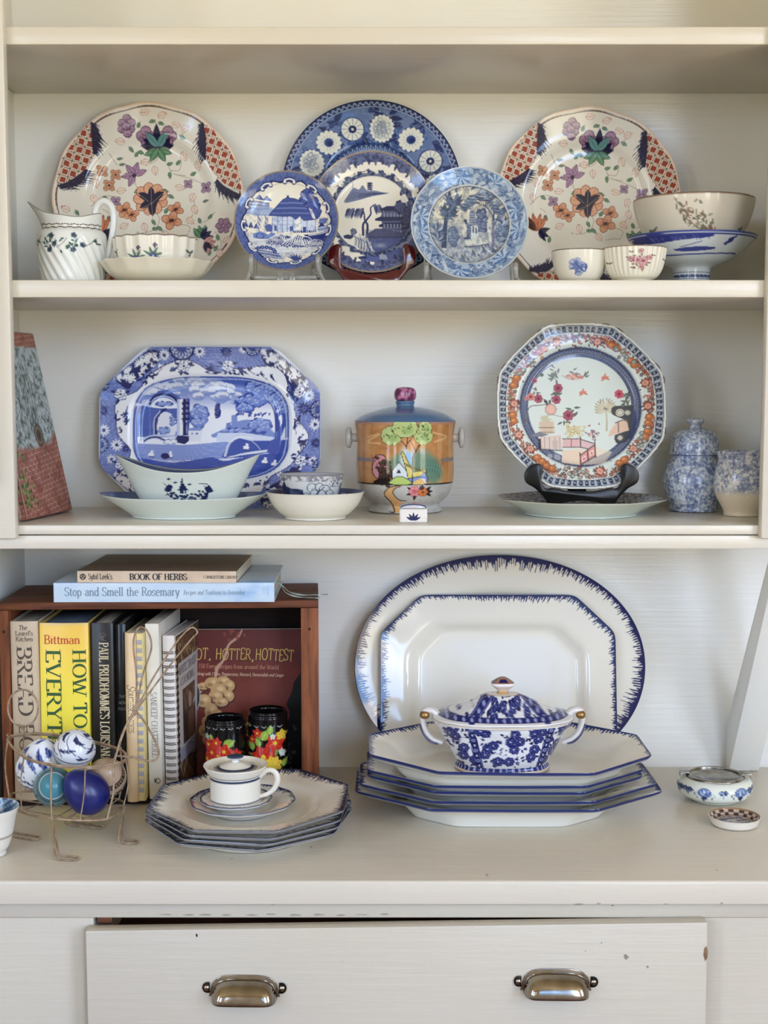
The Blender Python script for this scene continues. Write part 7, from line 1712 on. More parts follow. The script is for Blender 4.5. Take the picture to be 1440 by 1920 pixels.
# 5 comb-bound book
L, T = .2175, .0300
e = empty('comb_bound_book', (0, 0, 0), 0, 'beige comb-bound recipe book, spine showing plastic fingers', 'book', G['books'])
M_BEIGE = cover_mat('beige_plastic', (232, 204, 160), (222, 192, 148), .3)
M_YEL = cover_mat('pale_yellow_card', (232, 214, 150), (222, 202, 140), .5); M_GREYC = cover_mat('grey_card', (176, 172, 176), (160, 156, 160), .5)
th = np.linspace(R(95), R(275), 13)
prism('comb_spine', [(.0080 + .0085 * cos(t), .0085 + .0085 * sin(t)) for t in th] + [(.0080 + .0068 * cos(t), .0085 + .0068 * sin(t)) for t in th[::-1]], -L / 2, L / 2, 'x', M_BEIGE, e, .0003)
box('cover', -L / 2 + .001, L / 2 - .001, .0085, .125, .0006, .0016, M_YEL, e, .0002)
box('pages', -L / 2 + .002, L / 2 - .002, .0085, .124, .0018, .0230, M_PAGES, e, .0003)
box('cover', -L / 2 + .001, L / 2 - .001, .0030, .125, .0232, .0242, M_YEL, e, .0002)
box('cover', -L / 2 + .001, L / 2 - .001, .0026, .0078, .0163, .0231, M_YEL, e, .0002)
proto = None
for k in range(19):
    x = -L / 2 + .012 + k * (L - .022) / 18.5
    if proto is None: proto = box('comb_finger', -.0028, .0028, .0015, .0024, .0160, .0226, M_GREYC, e, .0003); proto.location = (x, 0, 0)
    else:
        c_ = proto.copy(); COL.objects.link(c_); c_.parent = e; c_.location = (x, 0, 0)
pl5 = lambda u, v: (u, .0080 - .0089 * np.sqrt(np.clip(1 - ((v - .0085) / .0085) ** 2, 0, 1)), v)
text_mesh('lettering', [('S', -L / 2 + .066, .0035, .0105, 0, dict(serif=False, slant=.3, thick=.09, thin=.05)), ('OUTHERN LADIES', -L / 2 + .0735, .0045, .0068, 0, dict(thick=.12, thin=.05, fit=.0545))], I_BROWN, e, pl5)
stand_book(e, -.3275, -.1850, ZB, L, -2.0, 0)
# 6 white paperback
L, T = .2270, .0172
bk = book('cookbook', L, T, .128, cover_mat('white_card', (226, 220, 204), (214, 206, 188), .4), 'narrow white paperback spine between comb and spiral bound books', group=G['books'], hard=False, bulge=.0004, lines=[
    ([('SANDEEP CHATTERJEE', -L / 2 + .0880, .0050, .0078, 0, dict(thick=.12, thin=.05, fit=.0840))], I_SLATE if 'I_SLATE' in globals() else I_GREY),
    ([('16', -L / 2 + .2050, T / 2, .0050, 90, dict(align='c', thick=.14, thin=.08))], M_INK)])
ring = tubeV([(-L / 2 + .2030 + .0032 * cos(t), -.0006, T / 2 + .0026 + .0032 * sin(t)) for t in np.linspace(0, 2 * PI, 20, endpoint=False)], .0004, 5, True)
mk('emblem', ring[0], ring[1], M_INK, bk, 180)
stand_book(bk, -.3000, -.1720, ZB, L, -3.5, -.6)
# 7 spiral book with a photograph label on its cover
L, T, D = .2080, .0170, .125
e = empty('spiral_bound_book', (0, 0, 0), 0, 'spiral-bound cookbook with a photo label on its floral cover', 'book', G['books'])
M_WHITE = cover_mat('white_spine_paper', (226, 218, 208), (216, 208, 196), .5)
box('pages', -L / 2, L / 2, .0020, D, .0016, T - .0012, M_WHITE, e, .0004)
box('spine_guard', -L / 2 - .002, L / 2, .0002, .0016, .0010, T - .0006, M_WHITE, e, .0003)
box('cover', -L / 2 - .001, L / 2 + .001, .0035, D + .001, T - .0010, T - .0002, M_WHITE, e, .0002)
box('cover', -L / 2 - .001, L / 2 + .001, .0035, D + .001, 0, .0012, M_WHITE, e, .0002)
def wtc():
    c = Art(0, 0, 126, 210, 2.6, (92, 70, 52)); g = np.random.default_rng(9)
    for k in range(420):
        x, y = 126 * g.random(), 210 * g.random(); c.leaf(x, y, g.random() * 360, 18, 5, ((122, 84, 52), (70, 74, 44), (150, 116, 78), (60, 46, 38), (110, 60, 40), (176, 146, 110))[g.integers(6)])
    for k in range(26): x, y = 126 * g.random(), 210 * g.random() ; (c.ell(x, y, 12, 9, (150, 108, 70), g.random() * 3, .8, 0, 2.2) if y < 50 or y > 165 else None)
    c.poly([(8, 38), (112, 38), (112, 168), (8, 168)], (186, 178, 170)); c.poly([(8, 150), (112, 150), (112, 168), (8, 168)], (150, 146, 156))
    c.poly([(28, 76), (92, 76), (92, 148), (28, 148)], (62, 46, 40)); n = c.noise(14, 2)
    m = (c.GX > 30) & (c.GX < 90) & (c.GY > 78) & (c.GY < 146); c.fill(m * np.clip((n - .5) * 5, 0, 1), (128, 84, 62), .8); c.fill(m * np.clip((.4 - n) * 5, 0, 1), (34, 26, 26), .8)
    c.ell(66, 96, 9, 11, (150, 120, 104)); c.poly([(52, 146), (56, 112), (80, 110), (86, 146)], (110, 80, 70)); c.line([(84, 104), (92, 100)], 4, (160, 170, 180))
    c.line([(36, 158), (60, 154), (84, 160), (100, 154)], 1.6, (96, 92, 104))
    return c
FS = L - .002
fp = flat_panel('cover_picture', D - .004, L, 130, 210, lambda u, v: (v - L / 2, u + .0045, u * 0 + T), M_PRINT, e, wtc(), 1000, 0, 209)
# picture stands upright once the book stands: v runs from head (-x) so flip the drawing
def redo(o, art):
    n = len(o.data.vertices); V = np.empty(n * 3, np.float32); o.data.vertices.foreach_get('co', V); V = V.reshape(-1, 3)
    c = art.at((V[:, 1] - .0045) * 1000, (V[:, 0] + L / 2) * 1000 + .5); q = np.ones((n, 4), np.float32); q[:, :3] = lin(c)
    o.data.color_attributes['Col'].data.foreach_set('color', q.ravel())
redo(fp, wtc())
text_mesh('lettering', [('WHITE TRASH', -L / 2 + .053, .0130 + .001, .0105, 90, dict(thick=.12, thin=.06, fit=.0920)), ('COOKING', -L / 2 + .069, .0230, .0105, 90, dict(thick=.12, thin=.06, fit=.0720))], I_GREY, e, lambda u, v: (u, v, u * 0 + T + .0004))
text_mesh('lettering', [('Ernest Matthew', -L / 2 + .164, .0400, .0060, 90, dict(thick=.1, thin=.06, slant=.2, fit=.0500))], I_GREY, e, lambda u, v: (u, v, u * 0 + T + .0004)) if False else None
rp = None
for k in range(21):
    x = -L / 2 + .0200 + k * (L - .026) / 20
    if rp is None:
        pv = []
        for dx in (-.0011, .0011):
            pth = [(dx, .0075 + .0098 * cos(t), T / 2 + (T / 2 + .0013) * sin(t)) for t in np.linspace(R(62), R(298), 17)]
            pv.append(tubeV(pth, .00055, 6))
        V, F = merge(pv); rp = mk('wire_ring', V, F, mat_noisy('bronze_wire', (96, 76, 60), (66, 52, 44), 100, None, .35, 0, metal=.8), e, 180); rp.location = (x, 0, 0)
    else:
        c_ = rp.copy(); COL.objects.link(c_); c_.parent = e; c_.location = (x, 0, 0)
stand_book(e, -.2812, -.1620, ZB, L, -6.0, -.6)
# 8 face-out cookbook leaning at the back
BW, BH, BT = .160, .198, .011
def hot():
    c = Art(0, 0, 162, 202, 3.0, (112, 46, 36)); g = np.random.default_rng(5)
    n = c.noise(40, 2, 5); c.fill(np.clip((n - .45) * 3, 0, 1), (132, 62, 46), .7); c.fill(np.clip((.42 - n) * 4, 0, 1), (86, 34, 32), .7); c.fill(c.GY < 46, (92, 40, 40), .45)
    c.line([(76, 2), (70, 12), (58, 22), (54, 34), (50, 44), (42, 54), (40, 66)], [2, 4, 3, 4, 3, 5, 3], (206, 170, 140), .9)
    for k in range(10): c.ell(66 + 8 * g.normal(), 8 + 5 * g.normal(), 3, 2, (150, 70, 56), g.random() * 3, .7)
    def ginger(pts):
        for x, y, rx, ry in pts: c.ell(x + 1, y + 1.5, rx + 1, ry + 1, (84, 48, 36)); c.ell(x, y, rx, ry, (198, 158, 106)); c.ell(x + rx * .2, y - ry * .2, rx * .6, ry * .55, (226, 194, 142), 0, .9, .7); c.ell(x - rx * .35, y + ry * .3, rx * .5, ry * .4, (140, 96, 62), 0, .7, .7)
    ginger([(14, 84, 9, 4), (24, 78, 9, 5), (36, 74, 11, 8), (50, 72, 10, 7), (58, 78, 8, 8), (44, 84, 11, 9), (56, 92, 9, 8), (40, 92, 10, 8), (24, 98, 10, 9), (48, 100, 9, 6), (34, 112, 9, 11), (42, 118, 8, 8), (30, 126, 9, 8), (26, 138, 9, 9), (30, 150, 8, 8)])
    for k in range(90): x, y = 96 + 12 * g.normal(), 128 + 8 * g.normal() + 5; c.ell(x, y, 2.0, 1.7, ((206, 166, 80), (176, 130, 60), (226, 196, 120), (120, 80, 40))[k % 4])
    c.poly([(0, 62), (14, 70), (18, 84), (18, 100), (10, 118), (0, 126)], (52, 44, 46)); c.line([(4, 66), (15, 76), (19, 92), (15, 110), (6, 124)], 1.2, (170, 164, 160))
    c.poly([(162, 40), (155, 48), (156, 58), (152, 66), (146, 74), (144, 84), (140, 94), (136, 104), (140, 112), (140, 122), (134, 132), (124, 140), (120, 202), (162, 202)], (10, 8, 8), 1, 2)
    for k in range(26): x, y = 140 + 7 * g.normal(), 172 + 16 * g.normal(); c.ell(x, y, 2.5, 1.8, (112, 96, 76), g.random() * 3, .8)
    return c
e = empty('cookbook', (-.2690, -.0690, ZB), 0, 'dark red cookbook with yellow title, facing out at crate back', 'book', G['books'])
box('cover', 0, BW, 0, BT, 0, BH, cover_mat('maroon_card', (92, 40, 34), (80, 32, 28), .3), e, .0006)
box('pages', .001, BW + .0005, .0015, BT - .0015, .001, BH + .0006, M_PAGES, e, .0003)
flat_panel('cover_picture', BW - .001, BH - .001, 210, 250, lambda u, v: (u + .0005, u * 0 - .0004, v + .0005), M_PRINT, e, hot(), 1000, 0, 199)
I_YEL, I_PINK = inkm('yellow_ink', (222, 186, 84), .4), inkm('pale_ink', (220, 180, 150), .4)
plh = lambda u, v: (u, u * 0 - .0009, v)
text_mesh('lettering', [('HOT', -.0 + .0035, BH - .040, .0150, -1.5, dict(serif=False, thick=.10, thin=.07, wave=.1, fit=.0260, slant=.05)), (', ', .031, BH - .040, .0140, 0, dict(serif=False)), ('HOTTER', .0400, BH - .0405, .0150, -1.5, dict(serif=False, thick=.10, thin=.07, wave=.12, fit=.0480, slant=.05)), (', ', .0890, BH - .042, .0150, 0, dict(serif=False)), ('HOTTEST', .0940, BH - .0420, .0155, -1.5, dict(serif=False, thick=.10, thin=.07, wave=.12, fit=.0520, slant=.05))], I_YEL, e, plh)
text_mesh('lettering', [('150 Fiery Recipes from around the World', .0180, BH - .0520, .0058, -1.5, dict(thick=.11, thin=.07, fit=.1080))], inkm('salmon_ink', (206, 140, 110), .4), e, plh)
text_mesh('lettering', [('Cooking with Chiles, Peppercorns, Mustard, Horseradish and Ginger', .0100, BH - .0615, .0044, -1.5, dict(thick=.15, thin=.09, fit=.1230, slant=.15))], I_PINK, e, plh)
e.rotation_euler = (R(-7), 0, R(2.0))

# ---- two books lying on the crate
ZT = Z0 + CH + .0003
def sky_cover():
    m, nt, b = principled('pale_blue_jacket', L3((196, 214, 226)), .32)
    n = noise_node(nt, 26, 4, (.6, 1, 1)); r = ramp_node(nt, n.outputs[0], [(.35, L3((206, 220, 228))), (.55, L3((190, 210, 226))), (.75, L3((150, 182, 216)))])
    nt.links.new(r.outputs[0], b.inputs['Base Color']); return m
L, T, D = .2770, .0245, .172
bk = book('cookbook', L, T, D, sky_cover(), 'pale blue book lying on the crate, under the herb book', group='books lying on top of the crate', bulge=.0004, lines=[
    ([('Stop and Smell the Rosemary', -L / 2 + .0140, .0082, .0108, 0, dict(thick=.12, thin=.06, fit=.1440))], I_BLUE),
    ([('Recipes and Traditions to Remember', -L / 2 + .1630, .0095, .0058, 0, dict(thick=.10, thin=.06, slant=.2, fit=.0770))], I_BLUE),
    ([('THE JUNIOR', L / 2 - .0100, .0200, .0030, -90, dict(thick=.1, thin=.07, fit=.012)), ('LEAGUE', L / 2 - .0145, .0200, .0030, -90, dict(thick=.1, thin=.07, fit=.010))], inkm('faint_ink', (150, 176, 204), .5))])
bk.location = (-.2765, -.1790, ZT); bk.rotation_euler = (0, 0, R(.6))
M_RIB = mat_noisy('ribbon', (186, 198, 184), (160, 172, 158), 60, None, .7, .1)
def ribbon(path, w):
    P = cat(path, 8); V = []
    for i, p in enumerate(P):
        tw = .35 * sin(i * .35); V += [p + np.array([0, w * cos(tw), w * sin(tw)]), p - np.array([0, w * cos(tw), w * sin(tw)])]
    return np.array(V), [gridf(len(P), 2)]
V1, F1 = ribbon([(L / 2 - .003, .030, .0215), (L / 2 + .006, .028, .0190), (L / 2 + .012, .026, .0085), (L / 2 + .026, .026, .0030), (L / 2 + .044, .024, .0012), (L / 2 + .056, .022, .0016)], .0022)
V2, F2 = ribbon([(L / 2 - .003, .034, .0210), (L / 2 + .008, .036, .0150), (L / 2 + .016, .034, .0080), (L / 2 + .032, .032, .0042), (L / 2 + .050, .036, .0030), (L / 2 + .066, .040, .0026)], .0022)
rb = mk('bookmark_ribbon', *merge([(V1, F1), (V2, F2)]), M_RIB, bk, 60)
md = rb.modifiers.new('t', 'SOLIDIFY'); md.thickness = .0005
L, T2, D2_ = .2010, .0150, .168
M_HERB = mat_noisy('brown_woodcut_cover', (150, 124, 98), (96, 74, 58), 6, (3, 60, 6), .55, .1, .0006, 4)
bk2 = book('cookbook', L, T2, D2_, M_HERB, 'small brown paperback of herbs, topmost on the crate', group='books lying on top of the crate', hard=False, bulge=.0003)
flat_panel('spine_panel', L - .001, T2 - .0005, 60, 6, lambda u, v: (u - L / 2 + .0005, u * 0 - .0007, v + .0002), mat_noisy('buff_spine', (222, 200, 172), (206, 180, 150), 40, None, .5, .05), bk2, Art(0, 0, 2, 2, 2, (200, 200, 200)), 1, 0, 1)
plb = lambda u, v: (u, u * 0 - .0012, v)
text_mesh('lettering', [('Sybil Leek\'s', -L / 2 + .0145, .0045, .0070, 0, dict(thick=.14, thin=.09, fit=.0300)), ('BOOK OF HERBS', -L / 2 + .0665, .0038, .0078, 0, dict(thick=.19, thin=.08, fit=.0720)), ('CORNERSTONE LIBRARY', -L / 2 + .1590, .0055, .0036, 0, dict(thick=.12, thin=.06, fit=.0430))], M_INK, bk2, plb)
em = [tubeV([(-L / 2 + .0075 + .0032 * cos(t), -.0012, T2 / 2 + .0032 * sin(t)) for t in np.linspace(0, 2 * PI, 20, endpoint=False)], .0006, 5, True)]
for a in (90, 210, 330): em.append(tubeV([(-L / 2 + .0075, -.0012, T2 / 2), (-L / 2 + .0075 + .003 * cos(R(a)), -.0012, T2 / 2 + .003 * sin(R(a)))], .0006, 5))
mk('emblem', *merge(em), M_INK, bk2, 180)
bk2.location = (-.2850, -.1800, ZT + .0248); bk2.rotation_euler = (0, 0, R(-.8))

# ---- two black lacquer cups painted with flowers
kk = 3.4286 * 1455.
for v, x, y, r, hgt, ox, top, lab in ((1, -.2065, -.1370, .0262, .0950, 565, 160, 'shorter black lacquer cup painted with red flowers and green leaf'), (2, -.1520, -.1270, .0258, .1020, 829, 125, 'taller black lacquer cup painted with red and yellow flowers')):
    pf = front_paint(art_tin(v), kk, ox, top + hgt * kk, (16, 14, 14))
    o = lathe('lacquer_cup', [(r * .93, 0), (r * .985, .0008), (r, .0030), (r, hgt * .5), (r, hgt - .0060), (r * .985, hgt - .0045), (r, hgt - .0030), (r * .99, hgt), (r * .93, hgt), (r * .92, hgt - .004), (r * .92, .006), (r * .3, .005)], M_GLAZE, None, 180, rows=96, angle=180, paint=pf)
    o.location = (x, y, ZB); tag(o, lab, 'cup', G['tins'])
# ------------------------------------------------------------------ blue-edged ware on the counter
def feather(rim, base, blue, L0, N, seed, shade=.5, power=1.0, edge_w=.0012):
    g = np.random.default_rng(seed); ln = (.45 + .55 * g.random(N)); lo = 1 + .25 * np.sin(np.linspace(0, 2 * PI, N) * 3 + seed)
    # equal-length strokes along the outline
    tt = np.linspace(0, 2 * PI, 4001); P = rim(tt); S = np.concatenate([[0], np.cumsum(np.hypot(*np.diff(P, axis=0).T))]); S /= S[-1]
    def f(V, s, t):
        RM = rim(t); d = np.hypot(V[:, 0] - RM[:, 0], V[:, 1] - RM[:, 1]); u = np.interp(t, tt, S) * N
        k = np.floor(u).astype(int) % N; fr = np.abs(u - np.floor(u) - .5) * 2
        l = L0 * ln[k] * lo[k] * (1 - fr ** 1.6 * .75)
        m = np.clip((l - d) / (L0 * .10), 0, 1); m = np.maximum(m, d < edge_w)
        fade = np.clip(1 - d / (L0 * 1.25), 0, 1) ** shade
        m = (m * (.35 + .65 * fade))[:, None]
        return np.array(rgb(base)) * (1 - m) + np.array(rgb(blue)) * m
    return f
def ringset(sw, n1, n2): return np.concatenate([np.linspace(0, sw + (1 - sw) * .45, n1)[1:], np.linspace(sw + (1 - sw) * .45, 1, n2)[1:]])
def edge_back(blue, base, s0=.955):
    def f(V, s): 
        m = np.clip((s - s0) / (1 - s0) * 1.6, 0, 1)[:, None]; return np.array(rgb(base)) * (1 - m) + np.array(rgb(blue)) * m
    return f
CREAM, EBLUE = (226, 219, 202), (22, 28, 74)
# standing oval platter
ov = superell(.1985, .1520, 2.06); ow = superell(.150, .104, 2.1)
o = plate('oval_platter', ov, ow, [(0, 0), (.4, 0), (.62, .0006), (.69, .004), (.745, .0115), (.78, .0135), (.9, .016), (1, .019)], M_GLAZE, .0045, (.6, .0035), .74, ns=860, colfn=feather(ov, CREAM, (22, 28, 76), .0200, 330, 3, .30, 1, .0030), s1=ringset(.74, 24, 40), edge=EBLUE, back=CREAM)
stand_up(o, 8, .1590, Z0, y_back=-.0012); tag(o, 'large oval cream platter with feathered blue edge, standing against the wall', 'platter')
# standing octagonal platter in front of it
q = lambda a, b, c, d, rnd=.003: polyout(chamfered(a, b, c, d), rnd)
oc, owl = q(.1600, .1265, .055, .052), q(.118, .085, .036, .036, .004)
o = plate('octagonal_platter', oc, owl, [(0, 0), (.4, 0), (.66, .0004), (.71, .003), (.755, .0105), (.79, .0125), (.9, .015), (1, .0175)], M_GLAZE, .0042, (.6, .0035), .75, ns=780, colfn=feather(oc, CREAM, (34, 44, 88), .0125, 280, 5, .6, 1, .0018), s1=ringset(.75, 22, 36), edge=EBLUE, back=CREAM)
stand_up(o, 11.0, .1555, Z0, y_low=-.0800); tag(o, 'octagonal cream platter with short blue edge, standing before the oval one', 'platter')
# five stacked platters
stack = [(.376, .232, -.0000, .1530, -.1970, 0.0, 0), (.364, .228, .0090, .1520, -.1970, .4, 1), (.338, .216, .0180, .1490, -.1950, -.5, 2), (.340, .216, .0270, .1490, -.2000, .6, 3), (.3435, .222, .0490, .1530, -.2090, .9, 4)]
PRS = [(0, 0), (.4, 0), (.62, .0006), (.68, .005), (.74, .0160), (.78, .0195), (.9, .024), (1, .0295)]
labs = ['largest blue-edged octagonal platter, at the bottom of the stack', 'blue-edged platter, second from the bottom of the stack', 'blue-edged platter, middle of the stack of five', 'blue-edged platter, directly under the topmost of the stack', 'topmost blue-edged platter of the stack, holding the covered tureen']
for (w, d, dz, x, y, rz, k) in stack:
    rm = q(w / 2, d / 2, w * .235, d * .30, .002); wl = q(w / 2 * (.70 if k < 4 else .80), d / 2 * (.64 if k < 4 else .76), w * .15, d * .19, .004)
    o = plate('octagonal_platter', rm, wl, PRS, M_GLAZE, .0042, (.62, .0043), .72, ns=680 if k == 4 else 300, colfn=feather(rm, CREAM, (34, 46, 96), .0105 if k != 4 else .0085, 190, 8 + k, .5), s1=ringset(.72, 16, 32) if k == 4 else ringset(.72, 10, 16), edge=(24, 32, 80), back=(226, 222, 208), backart=edge_back((40, 52, 104), (226, 222, 208), .972), wob=.0007 if k != 4 else .0012)
    o.location = (x, y, Z0 + .0087 + dz); o.rotation_euler = (0, 0, R(rz))
    if k == 4: o.rotation_euler = (R(1.2), R(.4), R(rz))
    tag(o, labs[k], 'platter', G['platters'])

# ---- covered tureen
TZ = Z0 + .0087 + .0490 + .0012
e = empty('covered_tureen', (.1475, -.2080, TZ), R(.5), 'oval covered tureen printed with blue flowers and gold trim, on stacked platters', 'tureen'); e.scale = (.96, .96, .92)
def turm(th, z, r, i):
    p = superell(1, 1, 2.35)(th); rib = 1 + .012 * np.cos(8 * th)
    return r * .0910 * p[..., 0] * rib, r * .0640 * p[..., 1] * rib, z
art = art_tureen()
for (xa, ya, xb, yb) in ((540, 730, 645, 650), (888, 730, 785, 650)):
    for w, col in ((30, (34, 38, 100)), (24, (150, 160, 204)), (21, (34, 38, 100))): art.line([(xa, ya), (xb, yb)], w, col, 1, 0)
    for k in range(4): t = (k + .5) / 4; art.ell(xa + (xb - xa) * t, ya + (yb - ya) * t, 7, 7, (150, 160, 204))
for y0 in (726, 648): 
    art.line([(380, y0), (1020, y0)], 17, (34, 38, 100), 1, 0)
    for k in range(18): art.ell(400 + 36 * k, y0, 7, 6, (150, 160, 204))
kt = 2.3226 * 1545.
GOLD = (176, 140, 84)
def tcol(V, idx, P):
    c = np.empty((len(V), 3)); c[:] = rgb(228, 226, 222); top = P[:, 1].argmax(); z = P[idx, 1]; m = idx <= top
    xx = np.abs(V[:, 0]) * np.sign(V[:, 0]); c[m] = art.at(699 + V[m, 0] * kt, 985 - (z[m] - .006) / .066 * 235)
    c[m & (z < .0095)] = rgb(40, 46, 110); c[m & (z < .0095) & (np.sin(np.arctan2(V[:, 1] * 1.4, V[:, 0]) * 44) > .5)] = rgb(150, 160, 204); c[m & (z < .0040)] = rgb(222, 206, 186); c[m & (z < .0012)] = rgb(*GOLD); c[m & (z > .0672)] = rgb(228, 226, 222); c[m & (np.abs(z - .0695) < .0008)] = rgb(*GOLD)
    return c
lathe('body', [(.630, 0), (.665, .0006), (.670, .0030), (.650, .0060), (.640, .0090), (.655, .0120), (.760, .0300), (.870, .0500), (.955, .0610), (.992, .0675), (1.0, .0690), (1.0, .0705), (.955, .0700), (.925, .0640), (.730, .0350), (.3, .012)], M_GLAZE, e, 340, turm, rows=90, rs=.08, angle=180, paint=tcol)
def lcol(V, idx, P):
    c = art.at(699 + V[:, 0] * kt, 742 - 108 * (1 - np.clip(P[idx, 0], 0, 1))); z = P[idx, 1]
    c[P[idx, 0] > .985] = rgb(226, 224, 220); c[P[idx, 0] < .22] = rgb(222, 216, 210); c[np.abs(P[idx, 0] - .235) < .012] = rgb(*GOLD); return c
def lidm(th, z, r, i):
    a = np.mod(th + PI / 8, PI / 4) - PI / 8; fac = np.clip((1 - r) * 2, 0, 1); q = 1 - fac * .06 * (1 - np.cos(a * 4)) 
    p = superell(1, 1, 2.35)(th); return r * .0910 * p[..., 0] * q, r * .0640 * p[..., 1] * q, z
lid = lathe('lid', [(.95, .0708), (.995, .0712), (1.0, .0722), (.985, .0734), (.90, .0755), (.75, .0805), (.55, .0880), (.36, .0965), (.26, .1005), (.20, .1015), (.08, .1018)], M_GLAZE, e, 320, lidm, sm=6, angle=180, paint=lcol)
def fcol(V, idx, P):
    c = np.empty((len(V), 3)); z = P[idx, 1]; c[:] = rgb(216, 196, 180); c[(z > .1120) & (z < .1165)] = rgb(228, 222, 216); c[z < .1055] = rgb(*GOLD); c[(z > .1165)] = rgb(150, 112, 92)
    c[(z > .1175) & (z < .1218) & (np.abs(np.sin(np.arctan2(V[:, 1], V[:, 0]) * 2)) < .82)] = rgb(34, 32, 84); return c
lathe('finial', [(.0085, .1016), (.0072, .1040), (.0078, .1065), (.0120, .1100), (.0160, .1135), (.0162, .1160), (.0148, .1175), (.0085, .1215), (.0035, .1240), (.0001, .1243)], M_GLAZE, lid, 48, lambda th, z, r, i: (r * np.cos(th) * (1 - .08 * np.cos(4 * th)), r * np.sin(th) * (1 - .08 * np.cos(4 * th)) * .8, z), sm=6, angle=60, paint=fcol)
M_TW, M_GOLD = glaze('tureen_white', (222, 216, 210)), mat_noisy('worn_gilding', (176, 138, 84), (140, 106, 66), 90, None, .3, .1, metal=.7)
for s in (-1, 1):
    hp = cat([(s * .0790, 0, .0620), (s * .0880, 0, .0760), (s * .0975, 0, .0790), (s * .1030, 0, .0740), (s * .1030, 0, .0610), (s * .0985, 0, .0480), (s * .0900, 0, .0390), (s * .0780, 0, .0340)], 7)
    V, F = tubeV(hp, np.interp(np.linspace(0, 1, len(hp)), [0, .3, .6, 1], [.0052, .0048, .0040, .0032]), 12, flat=1.0)
    hd = mk('handle', V * (1, 1.5, 1), F, M_TW, e, 180)
    lathe('gilt_knob', [(.0001, 0), (.0042, .0005), (.0062, .0035), (.0060, .0070), (.0040, .0100), (.0001, .0106)], M_GOLD, hd, 20, sm=4, angle=180, loc=(s * .1010, -.0045, .0680))
    tube('painted_vein', [(s * .1070, -.003, .0600), (s * .1025, -.003, .0470), (s * .0935, -.003, .0360), (s * .0840, -.003, .0330)], .0016, M_BLUELINE, hd, 6, sm=5)

# ---- stacked octagonal plates, two little saucers, covered cup
PRO = [(0, 0), (.4, .0002), (.56, .0010), (.64, .0045), (.70, .0095), (.76, .0115), (.9, .014), (1, .0170)]
ol = ['octagonal cream plate at the bottom of the stack of four', 'octagonal cream plate, second from bottom of the stack of four', 'octagonal cream plate, third from bottom of the stack of four', 'octagonal cream plate with feathered dark edge, topmost, carrying the covered cup']
for k in range(4):
    rm = polyout(octr(.1240, 11 + 3 * k), .0018); wl = circle(.0770)
    o = plate('octagonal_plate', rm, wl, PRO, M_GLAZE, .0036, (.60, .0032), .66, ns=700 if k == 3 else 260, colfn=feather(rm, (228, 221, 204), (34, 42, 68), .0160, 200, 20 + k, .45), s1=ringset(.66, 26, 34) if k == 3 else ringset(.66, 8, 14), edge=(150, 148, 146), back=(222, 216, 200), backart=edge_back((70, 76, 92), (222, 216, 200), .985), wob=.0008)
    o.location = (-.1600 + .0012 * (k % 2), -.2900 - .001 * k, Z0 + .0074 + .0070 * k + (.0010 if k == 3 else 0)); o.rotation_euler = (R(.3 * k), R(-.5 if k == 3 else .2 * k), 0)
    tag(o, ol[k], 'plate', G['octs'])
zt = Z0 + .0074 + .0070 * 3 + .0010
for k, (r, n, dz, dx) in enumerate(((.0620, 12, .0062, -.0030), (.0425, 16, .0112, -.0105))):
    rm = circle(r, n, .010); wl = circle(r * .60)
    o = plate('little_saucer', rm, wl, [(0, 0), (.45, .0002), (.60, .0012), (.70, .004), (.85, .0065), (1, .0095 if k == 0 else .0075)], M_GLAZE, .003, (.55, .0026), .62, ns=300, colfn=feather(rm, (222, 216, 204), (44, 54, 88), .0085 if k == 0 else .0055, 90, 31 + k, .5), s1=ringset(.62, 18, 26), edge=(110, 112, 124), back=(220, 214, 200))
    o.location = (-.1645 + dx, -.2950 - .003 * k, zt + dz); tag(o, ['small scalloped saucer with blue edge, on the octagonal plates', 'smallest blue-edged saucer, directly under the covered cup'][k], 'saucer')
zc = zt + .0112 + .0004
e = empty('covered_cup', (-.1755, -.2985, zc), R(-8), 'cream covered cup with dark blue bands, on the little saucers', 'cup'); e.scale = (.96, .96, .80)
cb = band_paint((226, 220, 204), [(.0075, .0085, (58, 60, 76)), (.0385, .0425, (46, 54, 76)), (.0440, .0448, (46, 54, 76))], (226, 219, 200))
lathe('body', [(.0285, 0), (.0305, .0006), (.0310, .0030), (.0312, .0200), (.0312, .0400), (.0314, .0440), (.0345, .0480), (.0385, .0560), (.0392, .0580), (.0384, .0586), (.0360, .0550), (.0290, .0470), (.0280, .0200), (.0100, .0050)], M_GLAZE, e, 80, sm=8, angle=180, paint=cb)
def cl(V, idx, P):
    c = np.empty((len(V), 3)); c[:] = rgb(224, 217, 200); r = P[idx, 0]; c[(r > .0195) & (r < .0235)] = rgb(60, 66, 84); c[(r > .0235) & (r < .027)] = rgb(150, 146, 140); return c
lid = lathe('lid', [(.0200, .0500), (.0305, .0500), (.0330, .0515), (.0325, .0530), (.0245, .0545), (.0200, .0560), (.0170, .0575), (.0120, .0605), (.0070, .0625), (.0001, .0630)], M_GLAZE, e, 72, sm=8, angle=180, paint=cl)
def ck(V, idx, P):
    c = np.empty((len(V), 3)); c[:] = rgb(222, 220, 214); c[P[idx, 1] > .0700] = rgb(56, 68, 88); return c
lathe('knob', [(.0050, .0620), (.0048, .0645), (.0062, .0670), (.0095, .0690), (.0102, .0705), (.0085, .0722), (.0040, .0730), (.0001, .0731)], M_GLAZE, lid, 40, sm=6, angle=180, paint=ck)
hp = cat([(.0300, 0, .0420), (.0400, 0, .0515), (.0490, 0, .0500), (.0530, 0, .0400), (.0500, 0, .0270), (.0420, 0, .0170), (.0300, 0, .0115)], 8)
